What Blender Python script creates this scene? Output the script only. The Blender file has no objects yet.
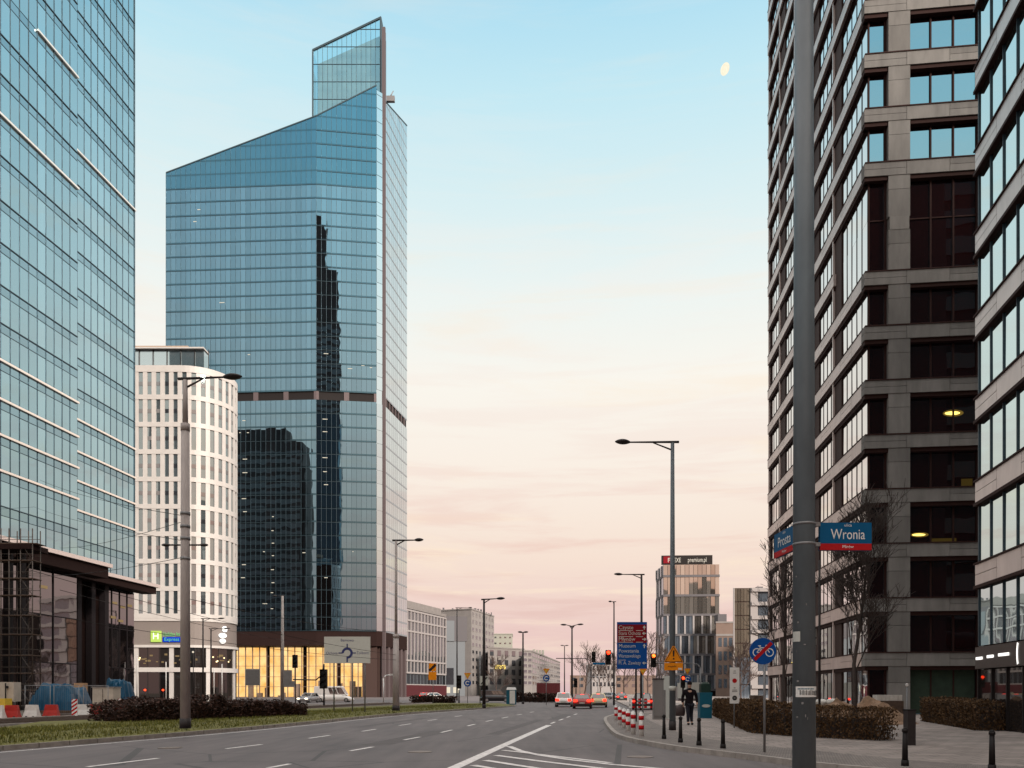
import bpy, bmesh, math, random
from mathutils import Vector, Matrix, noise as mnoise

sc = bpy.context.scene
COL = sc.collection
PI = math.pi
R = math.radians
EYE = 1.6
HOR = 692.0
FPX = 800.0

def gx(px, Y): return (px - 512.0) * Y / FPX
def gz(py, Y): return EYE + (HOR - py) * Y / FPX
def gnd(px, py, z=0.0):
    Y = (EYE - z) * FPX / (py - HOR)
    return (gx(px, Y), Y)

# ------------------------------------------------------------------ objects
WL = {}

def tag(o, label=None, cat=None, group=None, kind=None):
    if label: o['label'] = label
    if cat: o['category'] = cat
    if group: o['group'] = group
    if kind: o['kind'] = kind
    return o

def thing(name, label, cat, loc=(0, 0, 0), rz=0.0, group=None):
    o = bpy.data.objects.new(name, None)
    o.empty_display_size = 0.2
    COL.objects.link(o)
    o.location = loc
    o.rotation_euler = (0, 0, rz)
    WL[o.name] = Vector(loc)
    tag(o, label, cat, group)
    return o

def dup_tree(o, parent=None):
    c = o.copy()
    COL.objects.link(c)
    if parent is not None:
        c.parent = parent
    for ch in list(o.children):
        dup_tree(ch, c)
    return c

def dup(root, loc, rz, label, group=None):
    c = dup_tree(root)
    c.location = loc
    c.rotation_euler = (0, 0, rz)
    c['label'] = label
    if group: c['group'] = group
    return c

class Fr:
    """a vertical plane: s along (dx,dy), o outward to the right of it, z up"""
    def __init__(self, ox, oy, dx, dy):
        l = math.hypot(dx, dy)
        self.o = (ox, oy); self.d = (dx / l, dy / l); self.n = (dy / l, -dx / l)
    def pt(self, s, o, z):
        return (self.o[0] + self.d[0] * s + self.n[0] * o, self.o[1] + self.d[1] * s + self.n[1] * o, z)

class MB:
    def __init__(self):
        self.v = []; self.f = []; self.mi = []; self.sm = []
    def face(self, pts, mi=0, sm=False):
        b = len(self.v)
        self.v.extend([tuple(p) for p in pts])
        self.f.append(tuple(range(b, b + len(pts)))); self.mi.append(mi); self.sm.append(sm)
    def hexa(self, p, mi=0):
        b = len(self.v); self.v.extend([tuple(q) for q in p])
        for q in ((0, 3, 2, 1), (4, 5, 6, 7), (0, 1, 5, 4), (1, 2, 6, 5), (2, 3, 7, 6), (3, 0, 4, 7)):
            self.f.append(tuple(b + i for i in q)); self.mi.append(mi); self.sm.append(False)
    def box(self, x0, x1, y0, y1, z0, z1, mi=0):
        self.hexa([(x0, y0, z0), (x1, y0, z0), (x1, y1, z0), (x0, y1, z0), (x0, y0, z1), (x1, y0, z1), (x1, y1, z1), (x0, y1, z1)], mi)
    def cbox(self, cx, cy, sx, sy, z0, z1, a=0.0, mi=0, top=1.0):
        ca, sa = math.cos(a), math.sin(a)
        def q(x, y, z): return (cx + x * ca - y * sa, cy + x * sa + y * ca, z)
        hx, hy = sx / 2, sy / 2
        tx, ty = hx * top, hy * top
        self.hexa([q(-hx, -hy, z0), q(hx, -hy, z0), q(hx, hy, z0), q(-hx, hy, z0), q(-tx, -ty, z1), q(tx, -ty, z1), q(tx, ty, z1), q(-tx, ty, z1)], mi)
    def fbox(self, fr, s0, s1, o0, o1, z0, z1, mi=0):
        P = fr.pt
        self.hexa([P(s0, o1, z0), P(s1, o1, z0), P(s1, o0, z0), P(s0, o0, z0), P(s0, o1, z1), P(s1, o1, z1), P(s1, o0, z1), P(s0, o0, z1)], mi)
    def fquad(self, fr, s0, s1, z0, z1, o=0.0, mi=0, ta=0.0, tb=0.0):
        sc_, zc = (s0 + s1) / 2, (z0 + z1) / 2
        pts = [fr.pt(s, o + ta * (s - sc_) + tb * (z - zc), z) for s, z in ((s0, z0), (s1, z0), (s1, z1), (s0, z1))]
        self.face(pts, mi)
    def fpoly(self, fr, sz, o=0.0, mi=0):
        self.face([fr.pt(s, o, z) for s, z in sz], mi)
    def cyl(self, p0, p1, r0, r1=None, n=10, mi=0, cap=True, sm=True):
        if r1 is None: r1 = r0
        p0 = Vector(p0); p1 = Vector(p1)
        d = p1 - p0
        if d.length < 1e-6: return
        d.normalize()
        a = d.orthogonal().normalized(); b = d.cross(a)
        base = len(self.v)
        for p, r in ((p0, r0), (p1, r1)):
            for i in range(n):
                t = 2 * PI * i / n
                self.v.append(tuple(p + a * (r * math.cos(t)) + b * (r * math.sin(t))))
        for i in range(n):
            j = (i + 1) % n
            self.f.append((base + i, base + j, base + n + j, base + n + i)); self.mi.append(mi); self.sm.append(sm)
        if cap:
            self.f.append(tuple(base + i for i in reversed(range(n)))); self.mi.append(mi); self.sm.append(False)
            self.f.append(tuple(base + n + i for i in range(n))); self.mi.append(mi); self.sm.append(False)
    def tube(self, pts, r, n=6, mi=0):
        for a, b in zip(pts[:-1], pts[1:]): self.cyl(a, b, r, r, n, mi, cap=True)
    def loft(self, rings, mi=0, cap=True, sm=False):
        base = len(self.v); n = len(rings[0])
        for r in rings: self.v.extend([tuple(p) for p in r])
        for k in range(len(rings) - 1):
            for i in range(n):
                j = (i + 1) % n
                self.f.append((base + k * n + i, base + k * n + j, base + (k + 1) * n + j, base + (k + 1) * n + i)); self.mi.append(mi); self.sm.append(sm)
        if cap:
            self.f.append(tuple(base + i for i in reversed(range(n)))); self.mi.append(mi); self.sm.append(False)
            e = base + (len(rings) - 1) * n
            self.f.append(tuple(e + i for i in range(n))); self.mi.append(mi); self.sm.append(False)
    def ell(self, c, rx, ry, rz, nu=14, nv=9, mi=0, m=None):
        rings = []
        for k in range(1, nv):
            t = -PI / 2 + PI * k / nv
            ring = []
            for i in range(nu):
                u = 2 * PI * i / nu
                p = Vector((rx * math.cos(t) * math.cos(u), ry * math.cos(t) * math.sin(u), rz * math.sin(t)))
                if m is not None: p = m @ p
                ring.append((c[0] + p.x, c[1] + p.y, c[2] + p.z))
            rings.append(ring)
        self.loft(rings, mi, True, True)
    def prism(self, poly, z0, z1, mi=0):
        n = len(poly); base = len(self.v)
        for z in (z0, z1):
            self.v.extend([(p[0], p[1], z) for p in poly])
        for i in range(n):
            j = (i + 1) % n
            self.f.append((base + i, base + j, base + n + j, base + n + i)); self.mi.append(mi); self.sm.append(False)
        self.f.append(tuple(base + i for i in reversed(range(n)))); self.mi.append(mi); self.sm.append(False)
        self.f.append(tuple(base + n + i for i in range(n))); self.mi.append(mi); self.sm.append(False)
    def build(self, name, mats, parent=None, label=None, cat=None, group=None, kind=None, origin=None, recalc=False):
        if not isinstance(mats, (list, tuple)): mats = [mats]
        me = bpy.data.meshes.new(name)
        if parent is not None:
            org = WL[parent.name]
        elif origin is not None:
            org = Vector(origin)
        else:
            xs = [p[0] for p in self.v]; ys = [p[1] for p in self.v]; zs = [p[2] for p in self.v]
            org = Vector(((min(xs) + max(xs)) / 2, (min(ys) + max(ys)) / 2, min(zs)))
        me.from_pydata([(p[0] - org.x, p[1] - org.y, p[2] - org.z) for p in self.v], [], self.f)
        me.polygons.foreach_set('material_index', self.mi)
        me.polygons.foreach_set('use_smooth', self.sm)
        for m in mats: me.materials.append(m)
        me.update()
        if recalc:
            bm = bmesh.new(); bm.from_mesh(me)
            bmesh.ops.recalc_face_normals(bm, faces=bm.faces)
            bm.to_mesh(me); bm.free()
        o = bpy.data.objects.new(name, me)
        COL.objects.link(o)
        if parent is not None:
            o.parent = parent
        else:
            o.location = org
        WL[o.name] = org
        tag(o, label, cat, group, kind)
        return o

# ------------------------------------------------------------------ materials
def nmat(name):
    m = bpy.data.materials.new(name); m.use_nodes = True
    nt = m.node_tree; nt.nodes.clear()
    out = nt.nodes.new('ShaderNodeOutputMaterial')
    return m, nt, out

def L(nt, a, b): nt.links.new(a, b)

def pbr(name, col, rough=0.6, metal=0.0, var=0.25, scale=6.0, bump=0.0, bscale=40.0, spec=0.5, island=0.0, stretch=(1, 1, 1), dirt=0.0):
    m, nt, out = nmat(name)
    b = nt.nodes.new('ShaderNodeBsdfPrincipled'); L(nt, b.outputs[0], out.inputs[0])
    b.inputs['Roughness'].default_value = rough
    b.inputs['Metallic'].default_value = metal
    b.inputs['Specular IOR Level'].default_value = spec
    tc = nt.nodes.new('ShaderNodeTexCoord')
    mp = nt.nodes.new('ShaderNodeMapping'); mp.inputs['Scale'].default_value = stretch
    L(nt, tc.outputs['Object'], mp.inputs['Vector'])
    n = nt.nodes.new('ShaderNodeTexNoise'); n.inputs['Scale'].default_value = scale; n.inputs['Detail'].default_value = 6; n.inputs['Roughness'].default_value = 0.62
    L(nt, mp.outputs[0], n.inputs['Vector'])
    rmp = nt.nodes.new('ShaderNodeMapRange')
    rmp.inputs['From Min'].default_value = 0.25; rmp.inputs['From Max'].default_value = 0.75
    rmp.inputs['To Min'].default_value = 1 - var; rmp.inputs['To Max'].default_value = 1 + var
    L(nt, n.outputs['Fac'], rmp.inputs['Value'])
    val = rmp.outputs[0]
    if island:
        g = nt.nodes.new('ShaderNodeNewGeometry')
        r2 = nt.nodes.new('ShaderNodeMapRange'); r2.inputs['To Min'].default_value = 1 - island; r2.inputs['To Max'].default_value = 1 + island
        L(nt, g.outputs['Random Per Island'], r2.inputs['Value'])
        mu = nt.nodes.new('ShaderNodeMath'); mu.operation = 'MULTIPLY'
        L(nt, val, mu.inputs[0]); L(nt, r2.outputs[0], mu.inputs[1]); val = mu.outputs[0]
    mix = nt.nodes.new('ShaderNodeVectorMath'); mix.operation = 'SCALE'
    mix.inputs[0].default_value = col[:3]
    L(nt, val, mix.inputs['Scale'])
    L(nt, mix.outputs[0], b.inputs['Base Color'])
    if bump:
        n2 = nt.nodes.new('ShaderNodeTexNoise'); n2.inputs['Scale'].default_value = bscale; n2.inputs['Detail'].default_value = 4
        L(nt, mp.outputs[0], n2.inputs['Vector'])
        bp = nt.nodes.new('ShaderNodeBump'); bp.inputs['Strength'].default_value = bump; bp.inputs['Distance'].default_value = 0.02
        L(nt, n2.outputs['Fac'], bp.inputs['Height']); L(nt, bp.outputs[0], b.inputs['Normal'])
    return m

def glow(name, col, strength):
    m, nt, out = nmat(name)
    e = nt.nodes.new('ShaderNodeEmission'); e.inputs[0].default_value = (*col, 1); e.inputs[1].default_value = strength
    L(nt, e.outputs[0], out.inputs[0])
    return m

def coated_glass(name, tint, f0, inner, rough=0.015, wav=0.0, wscale=0.4, ivar=0.6, power=4.0, rvar=0.06):
    """facade glazing: a dark room behind a mirror coat"""
    m, nt, out = nmat(name)
    geo = nt.nodes.new('ShaderNodeNewGeometry')
    d = nt.nodes.new('ShaderNodeBsdfDiffuse')
    r = nt.nodes.new('ShaderNodeMapRange'); r.inputs['To Min'].default_value = 1 - ivar; r.inputs['To Max'].default_value = 1 + ivar
    L(nt, geo.outputs['Random Per Island'], r.inputs['Value'])
    s = nt.nodes.new('ShaderNodeVectorMath'); s.operation = 'SCALE'; s.inputs[0].default_value = inner
    L(nt, r.outputs[0], s.inputs['Scale']); L(nt, s.outputs[0], d.inputs['Color'])
    g = nt.nodes.new('ShaderNodeBsdfGlossy'); g.inputs['Roughness'].default_value = rough
    lw = nt.nodes.new('ShaderNodeLayerWeight'); lw.inputs['Blend'].default_value = 0.5
    pw = nt.nodes.new('ShaderNodeMath'); pw.operation = 'POWER'; pw.inputs[1].default_value = power
    L(nt, lw.outputs['Facing'], pw.inputs[0])
    # tint fades to white at grazing angles
    mc = nt.nodes.new('ShaderNodeMix'); mc.data_type = 'RGBA'
    mc.inputs['A'].default_value = (*tint, 1); mc.inputs['B'].default_value = (1, 1, 1, 1)
    L(nt, pw.outputs[0], mc.inputs['Factor'])
    rv = nt.nodes.new('ShaderNodeMapRange'); rv.inputs['To Min'].default_value = 1 - rvar; rv.inputs['To Max'].default_value = 1 + rvar * .4
    wn = nt.nodes.new('ShaderNodeTexWhiteNoise'); wn.noise_dimensions = '1D'; L(nt, geo.outputs['Random Per Island'], wn.inputs['W']); L(nt, wn.outputs['Value'], rv.inputs['Value'])
    sv = nt.nodes.new('ShaderNodeVectorMath'); sv.operation = 'SCALE'; L(nt, mc.outputs['Result'], sv.inputs[0]); L(nt, rv.outputs[0], sv.inputs['Scale']); L(nt, sv.outputs[0], g.inputs['Color'])
    mr = nt.nodes.new('ShaderNodeMapRange'); mr.inputs['To Min'].default_value = f0; mr.inputs['To Max'].default_value = 1.0
    L(nt, pw.outputs[0], mr.inputs['Value'])
    mx = nt.nodes.new('ShaderNodeMixShader')
    L(nt, mr.outputs[0], mx.inputs[0]); L(nt, d.outputs[0], mx.inputs[1]); L(nt, g.outputs[0], mx.inputs[2])
    L(nt, mx.outputs[0], out.inputs[0])
    if wav:
        n2 = nt.nodes.new('ShaderNodeTexNoise'); n2.inputs['Scale'].default_value = wscale; n2.inputs['Detail'].default_value = 1
        L(nt, geo.outputs['Position'], n2.inputs['Vector'])
        bp = nt.nodes.new('ShaderNodeBump'); bp.inputs['Strength'].default_value = 1.0; bp.inputs['Distance'].default_value = wav
        L(nt, n2.outputs['Fac'], bp.inputs['Height']); L(nt, bp.outputs[0], g.inputs['Normal'])
    return m

def clear_glass(name, tint, refl):
    m, nt, out = nmat(name)
    t = nt.nodes.new('ShaderNodeBsdfTransparent'); t.inputs[0].default_value = (*tint, 1)
    g = nt.nodes.new('ShaderNodeBsdfGlossy'); g.inputs['Roughness'].default_value = 0.02; g.inputs['Color'].default_value = (0.55, 0.76, 0.86, 1)
    lw = nt.nodes.new('ShaderNodeLayerWeight'); lw.inputs['Blend'].default_value = 0.5
    pw = nt.nodes.new('ShaderNodeMath'); pw.operation = 'POWER'; pw.inputs[1].default_value = 4
    L(nt, lw.outputs['Facing'], pw.inputs[0])
    mr = nt.nodes.new('ShaderNodeMapRange'); mr.inputs['To Min'].default_value = refl; mr.inputs['To Max'].default_value = 0.9
    L(nt, pw.outputs[0], mr.inputs['Value'])
    mx = nt.nodes.new('ShaderNodeMixShader')
    L(nt, mr.outputs[0], mx.inputs[0]); L(nt, t.outputs[0], mx.inputs[1]); L(nt, g.outputs[0], mx.inputs[2])
    L(nt, mx.outputs[0], out.inputs[0])
    return m

def foliage(name, c0, c1):
    m, nt, out = nmat(name)
    g = nt.nodes.new('ShaderNodeNewGeometry')
    cr = nt.nodes.new('ShaderNodeValToRGB')
    cr.color_ramp.elements[0].color = (*c0, 1); cr.color_ramp.elements[1].color = (*c1, 1)
    L(nt, g.outputs['Random Per Island'], cr.inputs[0])
    d = nt.nodes.new('ShaderNodeBsdfPrincipled'); d.inputs['Roughness'].default_value = 0.75; d.inputs['Specular IOR Level'].default_value = 0.2
    L(nt, cr.outputs[0], d.inputs['Base Color']); L(nt, d.outputs[0], out.inputs[0])
    return m

def asphalt_mat():
    m, nt, out = nmat('asphalt')
    b = nt.nodes.new('ShaderNodeBsdfPrincipled'); L(nt, b.outputs[0], out.inputs[0])
    tc = nt.nodes.new('ShaderNodeTexCoord')
    n1 = nt.nodes.new('ShaderNodeTexNoise'); n1.inputs['Scale'].default_value = 0.22; n1.inputs['Detail'].default_value = 7; n1.inputs['Roughness'].default_value = 0.65
    mp = nt.nodes.new('ShaderNodeMapping'); mp.inputs['Rotation'].default_value = (0, 0, R(-8)); mp.inputs['Scale'].default_value = (2.2, 0.18, 1)
    L(nt, tc.outputs['Object'], mp.inputs[0])
    n2 = nt.nodes.new('ShaderNodeTexNoise'); n2.inputs['Scale'].default_value = 0.9; n2.inputs['Detail'].default_value = 4
    L(nt, mp.outputs[0], n2.inputs['Vector']); L(nt, tc.outputs['Object'], n1.inputs['Vector'])
    n3 = nt.nodes.new('ShaderNodeTexNoise'); n3.inputs['Scale'].default_value = 55; n3.inputs['Detail'].default_value = 3
    L(nt, tc.outputs['Object'], n3.inputs['Vector'])
    a = nt.nodes.new('ShaderNodeMath'); a.operation = 'ADD'; L(nt, n1.outputs['Fac'], a.inputs[0]); L(nt, n2.outputs['Fac'], a.inputs[1])
    a2 = nt.nodes.new('ShaderNodeMath'); a2.operation = 'MULTIPLY_ADD'; a2.inputs[1].default_value = 0.5; L(nt, n3.outputs['Fac'], a2.inputs[0]); L(nt, a.outputs[0], a2.inputs[2])
    cr = nt.nodes.new('ShaderNodeValToRGB')
    e = cr.color_ramp.elements
    e[0].position = 0.75; e[0].color = (0.050, 0.042, 0.043, 1)
    e[1].position = 1.75; e[1].color = (0.150, 0.126, 0.124, 1)
    mr = nt.nodes.new('ShaderNodeMapRange'); mr.inputs['From Min'].default_value = 0.8; mr.inputs['From Max'].default_value = 1.7
    L(nt, a2.outputs[0], mr.inputs['Value']); L(nt, mr.outputs[0], cr.inputs[0])
    e[0].position = 0.0; e[1].position = 1.0
    # repair seams
    vo = nt.nodes.new('ShaderNodeTexVoronoi'); vo.feature = 'DISTANCE_TO_EDGE'; vo.inputs['Scale'].default_value = 0.16
    L(nt, tc.outputs['Object'], vo.inputs['Vector'])
    lt = nt.nodes.new('ShaderNodeMath'); lt.operation = 'LESS_THAN'; lt.inputs[1].default_value = 0.006; L(nt, vo.outputs['Distance'], lt.inputs[0])
    mx = nt.nodes.new('ShaderNodeMix'); mx.data_type = 'RGBA'; mx.inputs['B'].default_value = (0.03, 0.028, 0.028, 1)
    fm = nt.nodes.new('ShaderNodeMath'); fm.operation = 'MULTIPLY'; fm.inputs[1].default_value = 0.7; L(nt, lt.outputs[0], fm.inputs[0])
    L(nt, fm.outputs[0], mx.inputs['Factor']); L(nt, cr.outputs[0], mx.inputs['A'])
    L(nt, mx.outputs['Result'], b.inputs['Base Color'])
    b.inputs['Roughness'].default_value = 0.72
    bp = nt.nodes.new('ShaderNodeBump'); bp.inputs['Strength'].default_value = 0.35; bp.inputs['Distance'].default_value = 0.01
    L(nt, n3.outputs['Fac'], bp.inputs['Height']); L(nt, bp.outputs[0], b.inputs['Normal'])
    return m

def paver_mat(name, col, bw=0.2, bh=0.1, rot=8.0, mortar=0.5):
    m, nt, out = nmat(name)
    b = nt.nodes.new('ShaderNodeBsdfPrincipled'); L(nt, b.outputs[0], out.inputs[0]); b.inputs['Roughness'].default_value = 0.8
    tc = nt.nodes.new('ShaderNodeTexCoord')
    mp = nt.nodes.new('ShaderNodeMapping'); mp.inputs['Rotation'].default_value = (0, 0, R(rot))
    L(nt, tc.outputs['Object'], mp.inputs[0])
    br = nt.nodes.new('ShaderNodeTexBrick')
    br.inputs['Color1'].default_value = (*[c * 1.16 for c in col], 1); br.inputs['Color2'].default_value = (*[c * 0.82 for c in col], 1)
    br.inputs['Mortar'].default_value = (*[c * mortar for c in col], 1)
    br.inputs['Scale'].default_value = 1.0; br.inputs['Mortar Size'].default_value = 0.012
    br.inputs['Brick Width'].default_value = bw; br.inputs['Row Height'].default_value = bh
    L(nt, mp.outputs[0], br.inputs['Vector'])
    n = nt.nodes.new('ShaderNodeTexNoise'); n.inputs['Scale'].default_value = 0.5; n.inputs['Detail'].default_value = 6; n.inputs['Roughness'].default_value = 0.7
    L(nt, tc.outputs['Object'], n.inputs['Vector'])
    mr = nt.nodes.new('ShaderNodeMapRange'); mr.inputs['From Min'].default_value = 0.3; mr.inputs['From Max'].default_value = 0.7; mr.inputs['To Min'].default_value = 0.75; mr.inputs['To Max'].default_value = 1.2
    L(nt, n.outputs['Fac'], mr.inputs['Value'])
    s = nt.nodes.new('ShaderNodeVectorMath'); s.operation = 'SCALE'
    L(nt, br.outputs['Color'], s.inputs[0]); L(nt, mr.outputs[0], s.inputs['Scale'])
    L(nt, s.outputs[0], b.inputs['Base Color'])
    bp = nt.nodes.new('ShaderNodeBump'); bp.inputs['Strength'].default_value = 0.3; bp.inputs['Distance'].default_value = 0.01; bp.invert = True
    L(nt, br.outputs['Fac'], bp.inputs['Height']); L(nt, bp.outputs[0], b.inputs['Normal'])
    return m

def lobby_mat():
    m, nt, out = nmat('lobby_wall_painted_glow')
    tc = nt.nodes.new('ShaderNodeTexCoord')
    n = nt.nodes.new('ShaderNodeTexNoise'); n.inputs['Scale'].default_value = 0.35; n.inputs['Detail'].default_value = 4
    L(nt, tc.outputs['Object'], n.inputs['Vector'])
    cr = nt.nodes.new('ShaderNodeValToRGB')
    cr.color_ramp.elements[0].position = 0.3; cr.color_ramp.elements[0].color = (0.80, 0.40, 0.10, 1)
    cr.color_ramp.elements[1].position = 0.7; cr.color_ramp.elements[1].color = (1.0, 0.66, 0.28, 1)
    L(nt, n.outputs['Fac'], cr.inputs[0])
    e = nt.nodes.new('ShaderNodeEmission'); e.inputs[1].default_value = 1.5  # the wall itself emits: the lobby's lamplight is put into its colour
    L(nt, cr.outputs[0], e.inputs[0]); L(nt, e.outputs[0], out.inputs[0])
    return m

M = {}
M['asphalt'] = asphalt_mat()
M['paver'] = paver_mat('concrete_pavers', (0.25, 0.208, 0.188), .5, .5, 8, .35)
M['setts'] = paver_mat('granite_setts', (0.19, 0.16, 0.145), 0.12, 0.11, 20, 0.4)
M['kerb'] = pbr('granite_kerb', (0.30, 0.265, 0.24), 0.8, var=0.3, scale=3, bump=0.2)
M['ground'] = pbr('bare_ground', (0.11, 0.095, 0.08), 0.9, var=0.4, scale=0.6)
M['paint'] = pbr('road_paint', (0.64, 0.60, 0.585), 0.75, var=0.4, scale=7)
M['turf'] = pbr('turf', (0.105, 0.098, 0.022), 0.95, var=0.5, scale=2.5, bump=0.4, bscale=60)
M['grass'] = foliage('grass_blades', (0.065, 0.076, 0.014), (0.195, 0.182, 0.045))
M['ballast'] = pbr('track_ballast', (0.075, 0.06, 0.052), 0.95, var=0.5, scale=12, bump=0.6)
M['rail'] = pbr('rail_steel', (0.16, 0.12, 0.10), 0.45, 0.7, var=0.3)
M['dirt'] = pbr('site_dirt', (0.10, 0.08, 0.065), 0.95, var=0.45, scale=1.5, bump=0.4)
M['steel'] = pbr('galvanised_pole', (0.20, 0.195, 0.20), 0.5, 0.35, var=0.15, scale=4)
M['polegrey'] = pbr('grey_painted_pole', (0.105, 0.125, 0.14), 0.48, 0.0, var=0.28, scale=3, spec=.35, bump=.12, bscale=18, stretch=(1, 1, .35))
M['polelt'] = pbr('pale_grey_pole', (0.36, 0.315, 0.30), 0.6, 0.0, var=0.25, scale=4, spec=.3, stretch=(1, 1, .3))
M['darkmetal'] = pbr('dark_metal', (0.030, 0.024, 0.024), 0.55, 0.0, var=0.2, spec=.25)
M['black'] = pbr('black_paint', (0.014, 0.011, 0.011), 0.6, var=0.2, spec=.2)
M['rubber'] = pbr('rubber', (0.02, 0.02, 0.02), 0.85, var=0.2)
M['white'] = pbr('white_paint', (0.70, 0.68, 0.66), 0.5, var=0.1)
M['whiteplastic'] = pbr('white_plastic', (0.58, 0.55, 0.52), 0.5, var=0.2, scale=4)
M['redplastic'] = pbr('red_plastic', (0.36, 0.022, 0.016), 0.45, var=0.25, scale=4, spec=.25)
M['red'] = pbr('red_film', (0.42, 0.008, 0.012), 0.5, var=0.08, spec=.15)
M['darkred'] = pbr('dark_red_film', (0.20, 0.005, 0.012), 0.5, var=0.1, spec=.12)
M['blue'] = pbr('sign_blue', (0.003, 0.065, 0.27), 0.5, var=0.08, spec=.12)
M['mblue'] = pbr('street_plate_blue', (0.002, 0.085, 0.20), 0.45, var=0.08, spec=.12)
M['orange'] = pbr('orange_film', (0.75, 0.24, 0.006), 0.5, var=0.08, spec=.15)
M['yellow'] = pbr('yellow_paint', (0.62, 0.40, 0.03), 0.5, var=0.15)
M['signwhite'] = pbr('sign_white', (0.50, 0.50, 0.46), 0.45, var=0.06)
M['navy'] = pbr('sign_navy', (0.012, 0.02, 0.12), 0.5, var=0.05)
M['signback'] = pbr('sign_back', (0.16, 0.16, 0.16), 0.5, 0.5, var=0.15)
M['teal'] = pbr('teal_plastic', (0.006, 0.095, 0.15), 0.45, var=0.15, spec=.25)
M['dgreen'] = pbr('dark_green', (0.010, 0.028, 0.022), 0.6, var=0.2, spec=.2)
M['tarp'] = pbr('blue_tarpaulin', (0.002, 0.05, 0.105), 0.38, var=0.3, scale=2, spec=.25)
M['ply'] = pbr('plywood', (0.38, 0.22, 0.12), 0.75, var=0.2, stretch=(1, 1, .2))
M['beige'] = pbr('beige_cabinet', (0.42, 0.36, 0.30), 0.6, var=0.15, scale=2)
M['cabinet'] = pbr('grey_cabinet', (0.20, 0.185, 0.18), 0.6, var=0.2, scale=2)
M['contain'] = pbr('dark_red_container', (0.12, 0.012, 0.016), 0.55, var=0.2)
M['bark'] = pbr('bark', (0.040, 0.028, 0.024), 0.9, var=0.35, scale=8)
M['twig'] = pbr('far_twigs', (0.085, 0.058, 0.05), 0.9, var=0.3)
M['hedge'] = foliage('hedge_leaves', (0.042, 0.022, 0.010), (0.115, 0.062, 0.026))
M['shrub'] = foliage('shrub_leaves', (0.020, 0.012, 0.010), (0.075, 0.038, 0.028))
M['sand'] = pbr('sand_heap', (0.20, 0.122, 0.075), 0.95, var=0.4, scale=4, bump=0.7, bscale=14)
M['bagwhite'] = pbr('white_sacks', (0.55, 0.52, 0.48), 0.8, var=0.2, scale=4, bump=0.5, bscale=8)
M['scaf'] = pbr('scaffold_tube', (0.075, 0.058, 0.05), 0.6, 0.2, var=0.3)
M['deck'] = pbr('scaffold_plank', (0.075, 0.045, 0.03), 0.85, var=0.3, stretch=(1, .2, 1))
# buildings
M['hubglass'] = coated_glass('hub_glass', (0.42, 0.68, 0.79), 0.74, (0.02, 0.045, 0.06), 0.012, 0.010, 0.5, power=2.5, rvar=.12)
M['hubspan'] = coated_glass('hub_spandrel_glass', (0.40, 0.63, 0.74), 0.62, (0.05, 0.075, 0.09), 0.04)
M['hubframe'] = pbr('hub_mullion', (0.028, 0.055, 0.075), 0.45, 0.3)
M['cream'] = pbr('cream_ledge', (0.95, 0.87, 0.80), 0.35, 0.75, var=0.06)
M['canopy'] = pbr('canopy_fascia', (0.85, 0.76, 0.73), 0.35, 0.75, var=0.1)
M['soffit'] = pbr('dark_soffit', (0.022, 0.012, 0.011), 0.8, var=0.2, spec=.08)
M['podglass'] = coated_glass('podium_glass', (0.72, 0.67, 0.69), 0.27, (0.012, 0.011, 0.012), 0.02, 0.006, 0.5, power=3.0)
M['column'] = pbr('dark_column', (0.020, 0.016, 0.018), 0.7, var=0.2, spec=.12)
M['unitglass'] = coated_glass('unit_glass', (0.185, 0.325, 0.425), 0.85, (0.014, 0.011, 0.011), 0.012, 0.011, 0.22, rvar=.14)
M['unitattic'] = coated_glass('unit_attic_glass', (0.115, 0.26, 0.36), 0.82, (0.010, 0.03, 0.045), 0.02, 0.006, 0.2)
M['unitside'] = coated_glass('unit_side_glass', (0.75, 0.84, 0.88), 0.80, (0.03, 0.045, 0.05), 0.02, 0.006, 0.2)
M['unitline'] = pbr('unit_mullion', (0.03, 0.055, 0.07), 0.45, 0.3)
M['unitslab'] = coated_glass('unit_floor_edge', (0.085, 0.185, 0.25), 0.75, (0.012, 0.014, 0.016), 0.06)
M['chamfer'] = coated_glass('pale_corner_glass', (0.56, 0.72, 0.82), 0.75, (0.10, 0.12, 0.13), 0.05)
M['fin'] = pbr('bronze_fin', (0.115, 0.088, 0.092), 0.5, 0.3, var=0.12)
M['crownglass'] = clear_glass('crown_glass', (0.50, 0.72, 0.80), 0.36)
M['crowncore'] = pbr('crown_core', (0.46, 0.36, 0.28), 0.6, var=0.45, scale=0.22)
M['lobby'] = lobby_mat()
M['lobbyglass'] = clear_glass('lobby_pane', (0.95, 0.94, 0.92), 0.08)
M['unitsideline'] = pbr('unit_side_mullion', (0.26, 0.29, 0.32), 0.4, 0.4)  # paler copy of the mullions: the side face's brightness is in the colour
M['lampwarm'] = glow('warm_lamp', (1.0, 0.74, 0.38), 3.0)
M['lampwhite'] = glow('office_lamp', (1.0, 0.88, 0.68), 0.9)
M['lampyellow'] = glow('yellow_office_lamp', (1.0, 0.72, 0.16), 2.2)
M['dimlamp'] = glow('dim_lit_window', (0.62, 0.42, 0.20), 0.45)
M['dimyellow'] = glow('dim_yellow_painted_glow', (0.50, 0.32, 0.06), 0.30)
M['faintyellow'] = glow('faint_yellow_painted_glow', (0.4, 0.26, 0.06), 0.10)
M['redlight'] = glow('red_light', (1.0, 0.045, 0.012), 5.0)
M['amberlight'] = glow('red_amber_light', (1.0, 0.14, 0.02), 5.0)
M['tail'] = glow('tail_light', (1.0, 0.025, 0.012), 4.5)
M['headlight'] = glow('headlight', (1.0, 0.85, 0.6), 8.0)
M['limesign'] = glow('lit_lime_sign', (0.62, 0.85, 0.16), 1.0)
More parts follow.
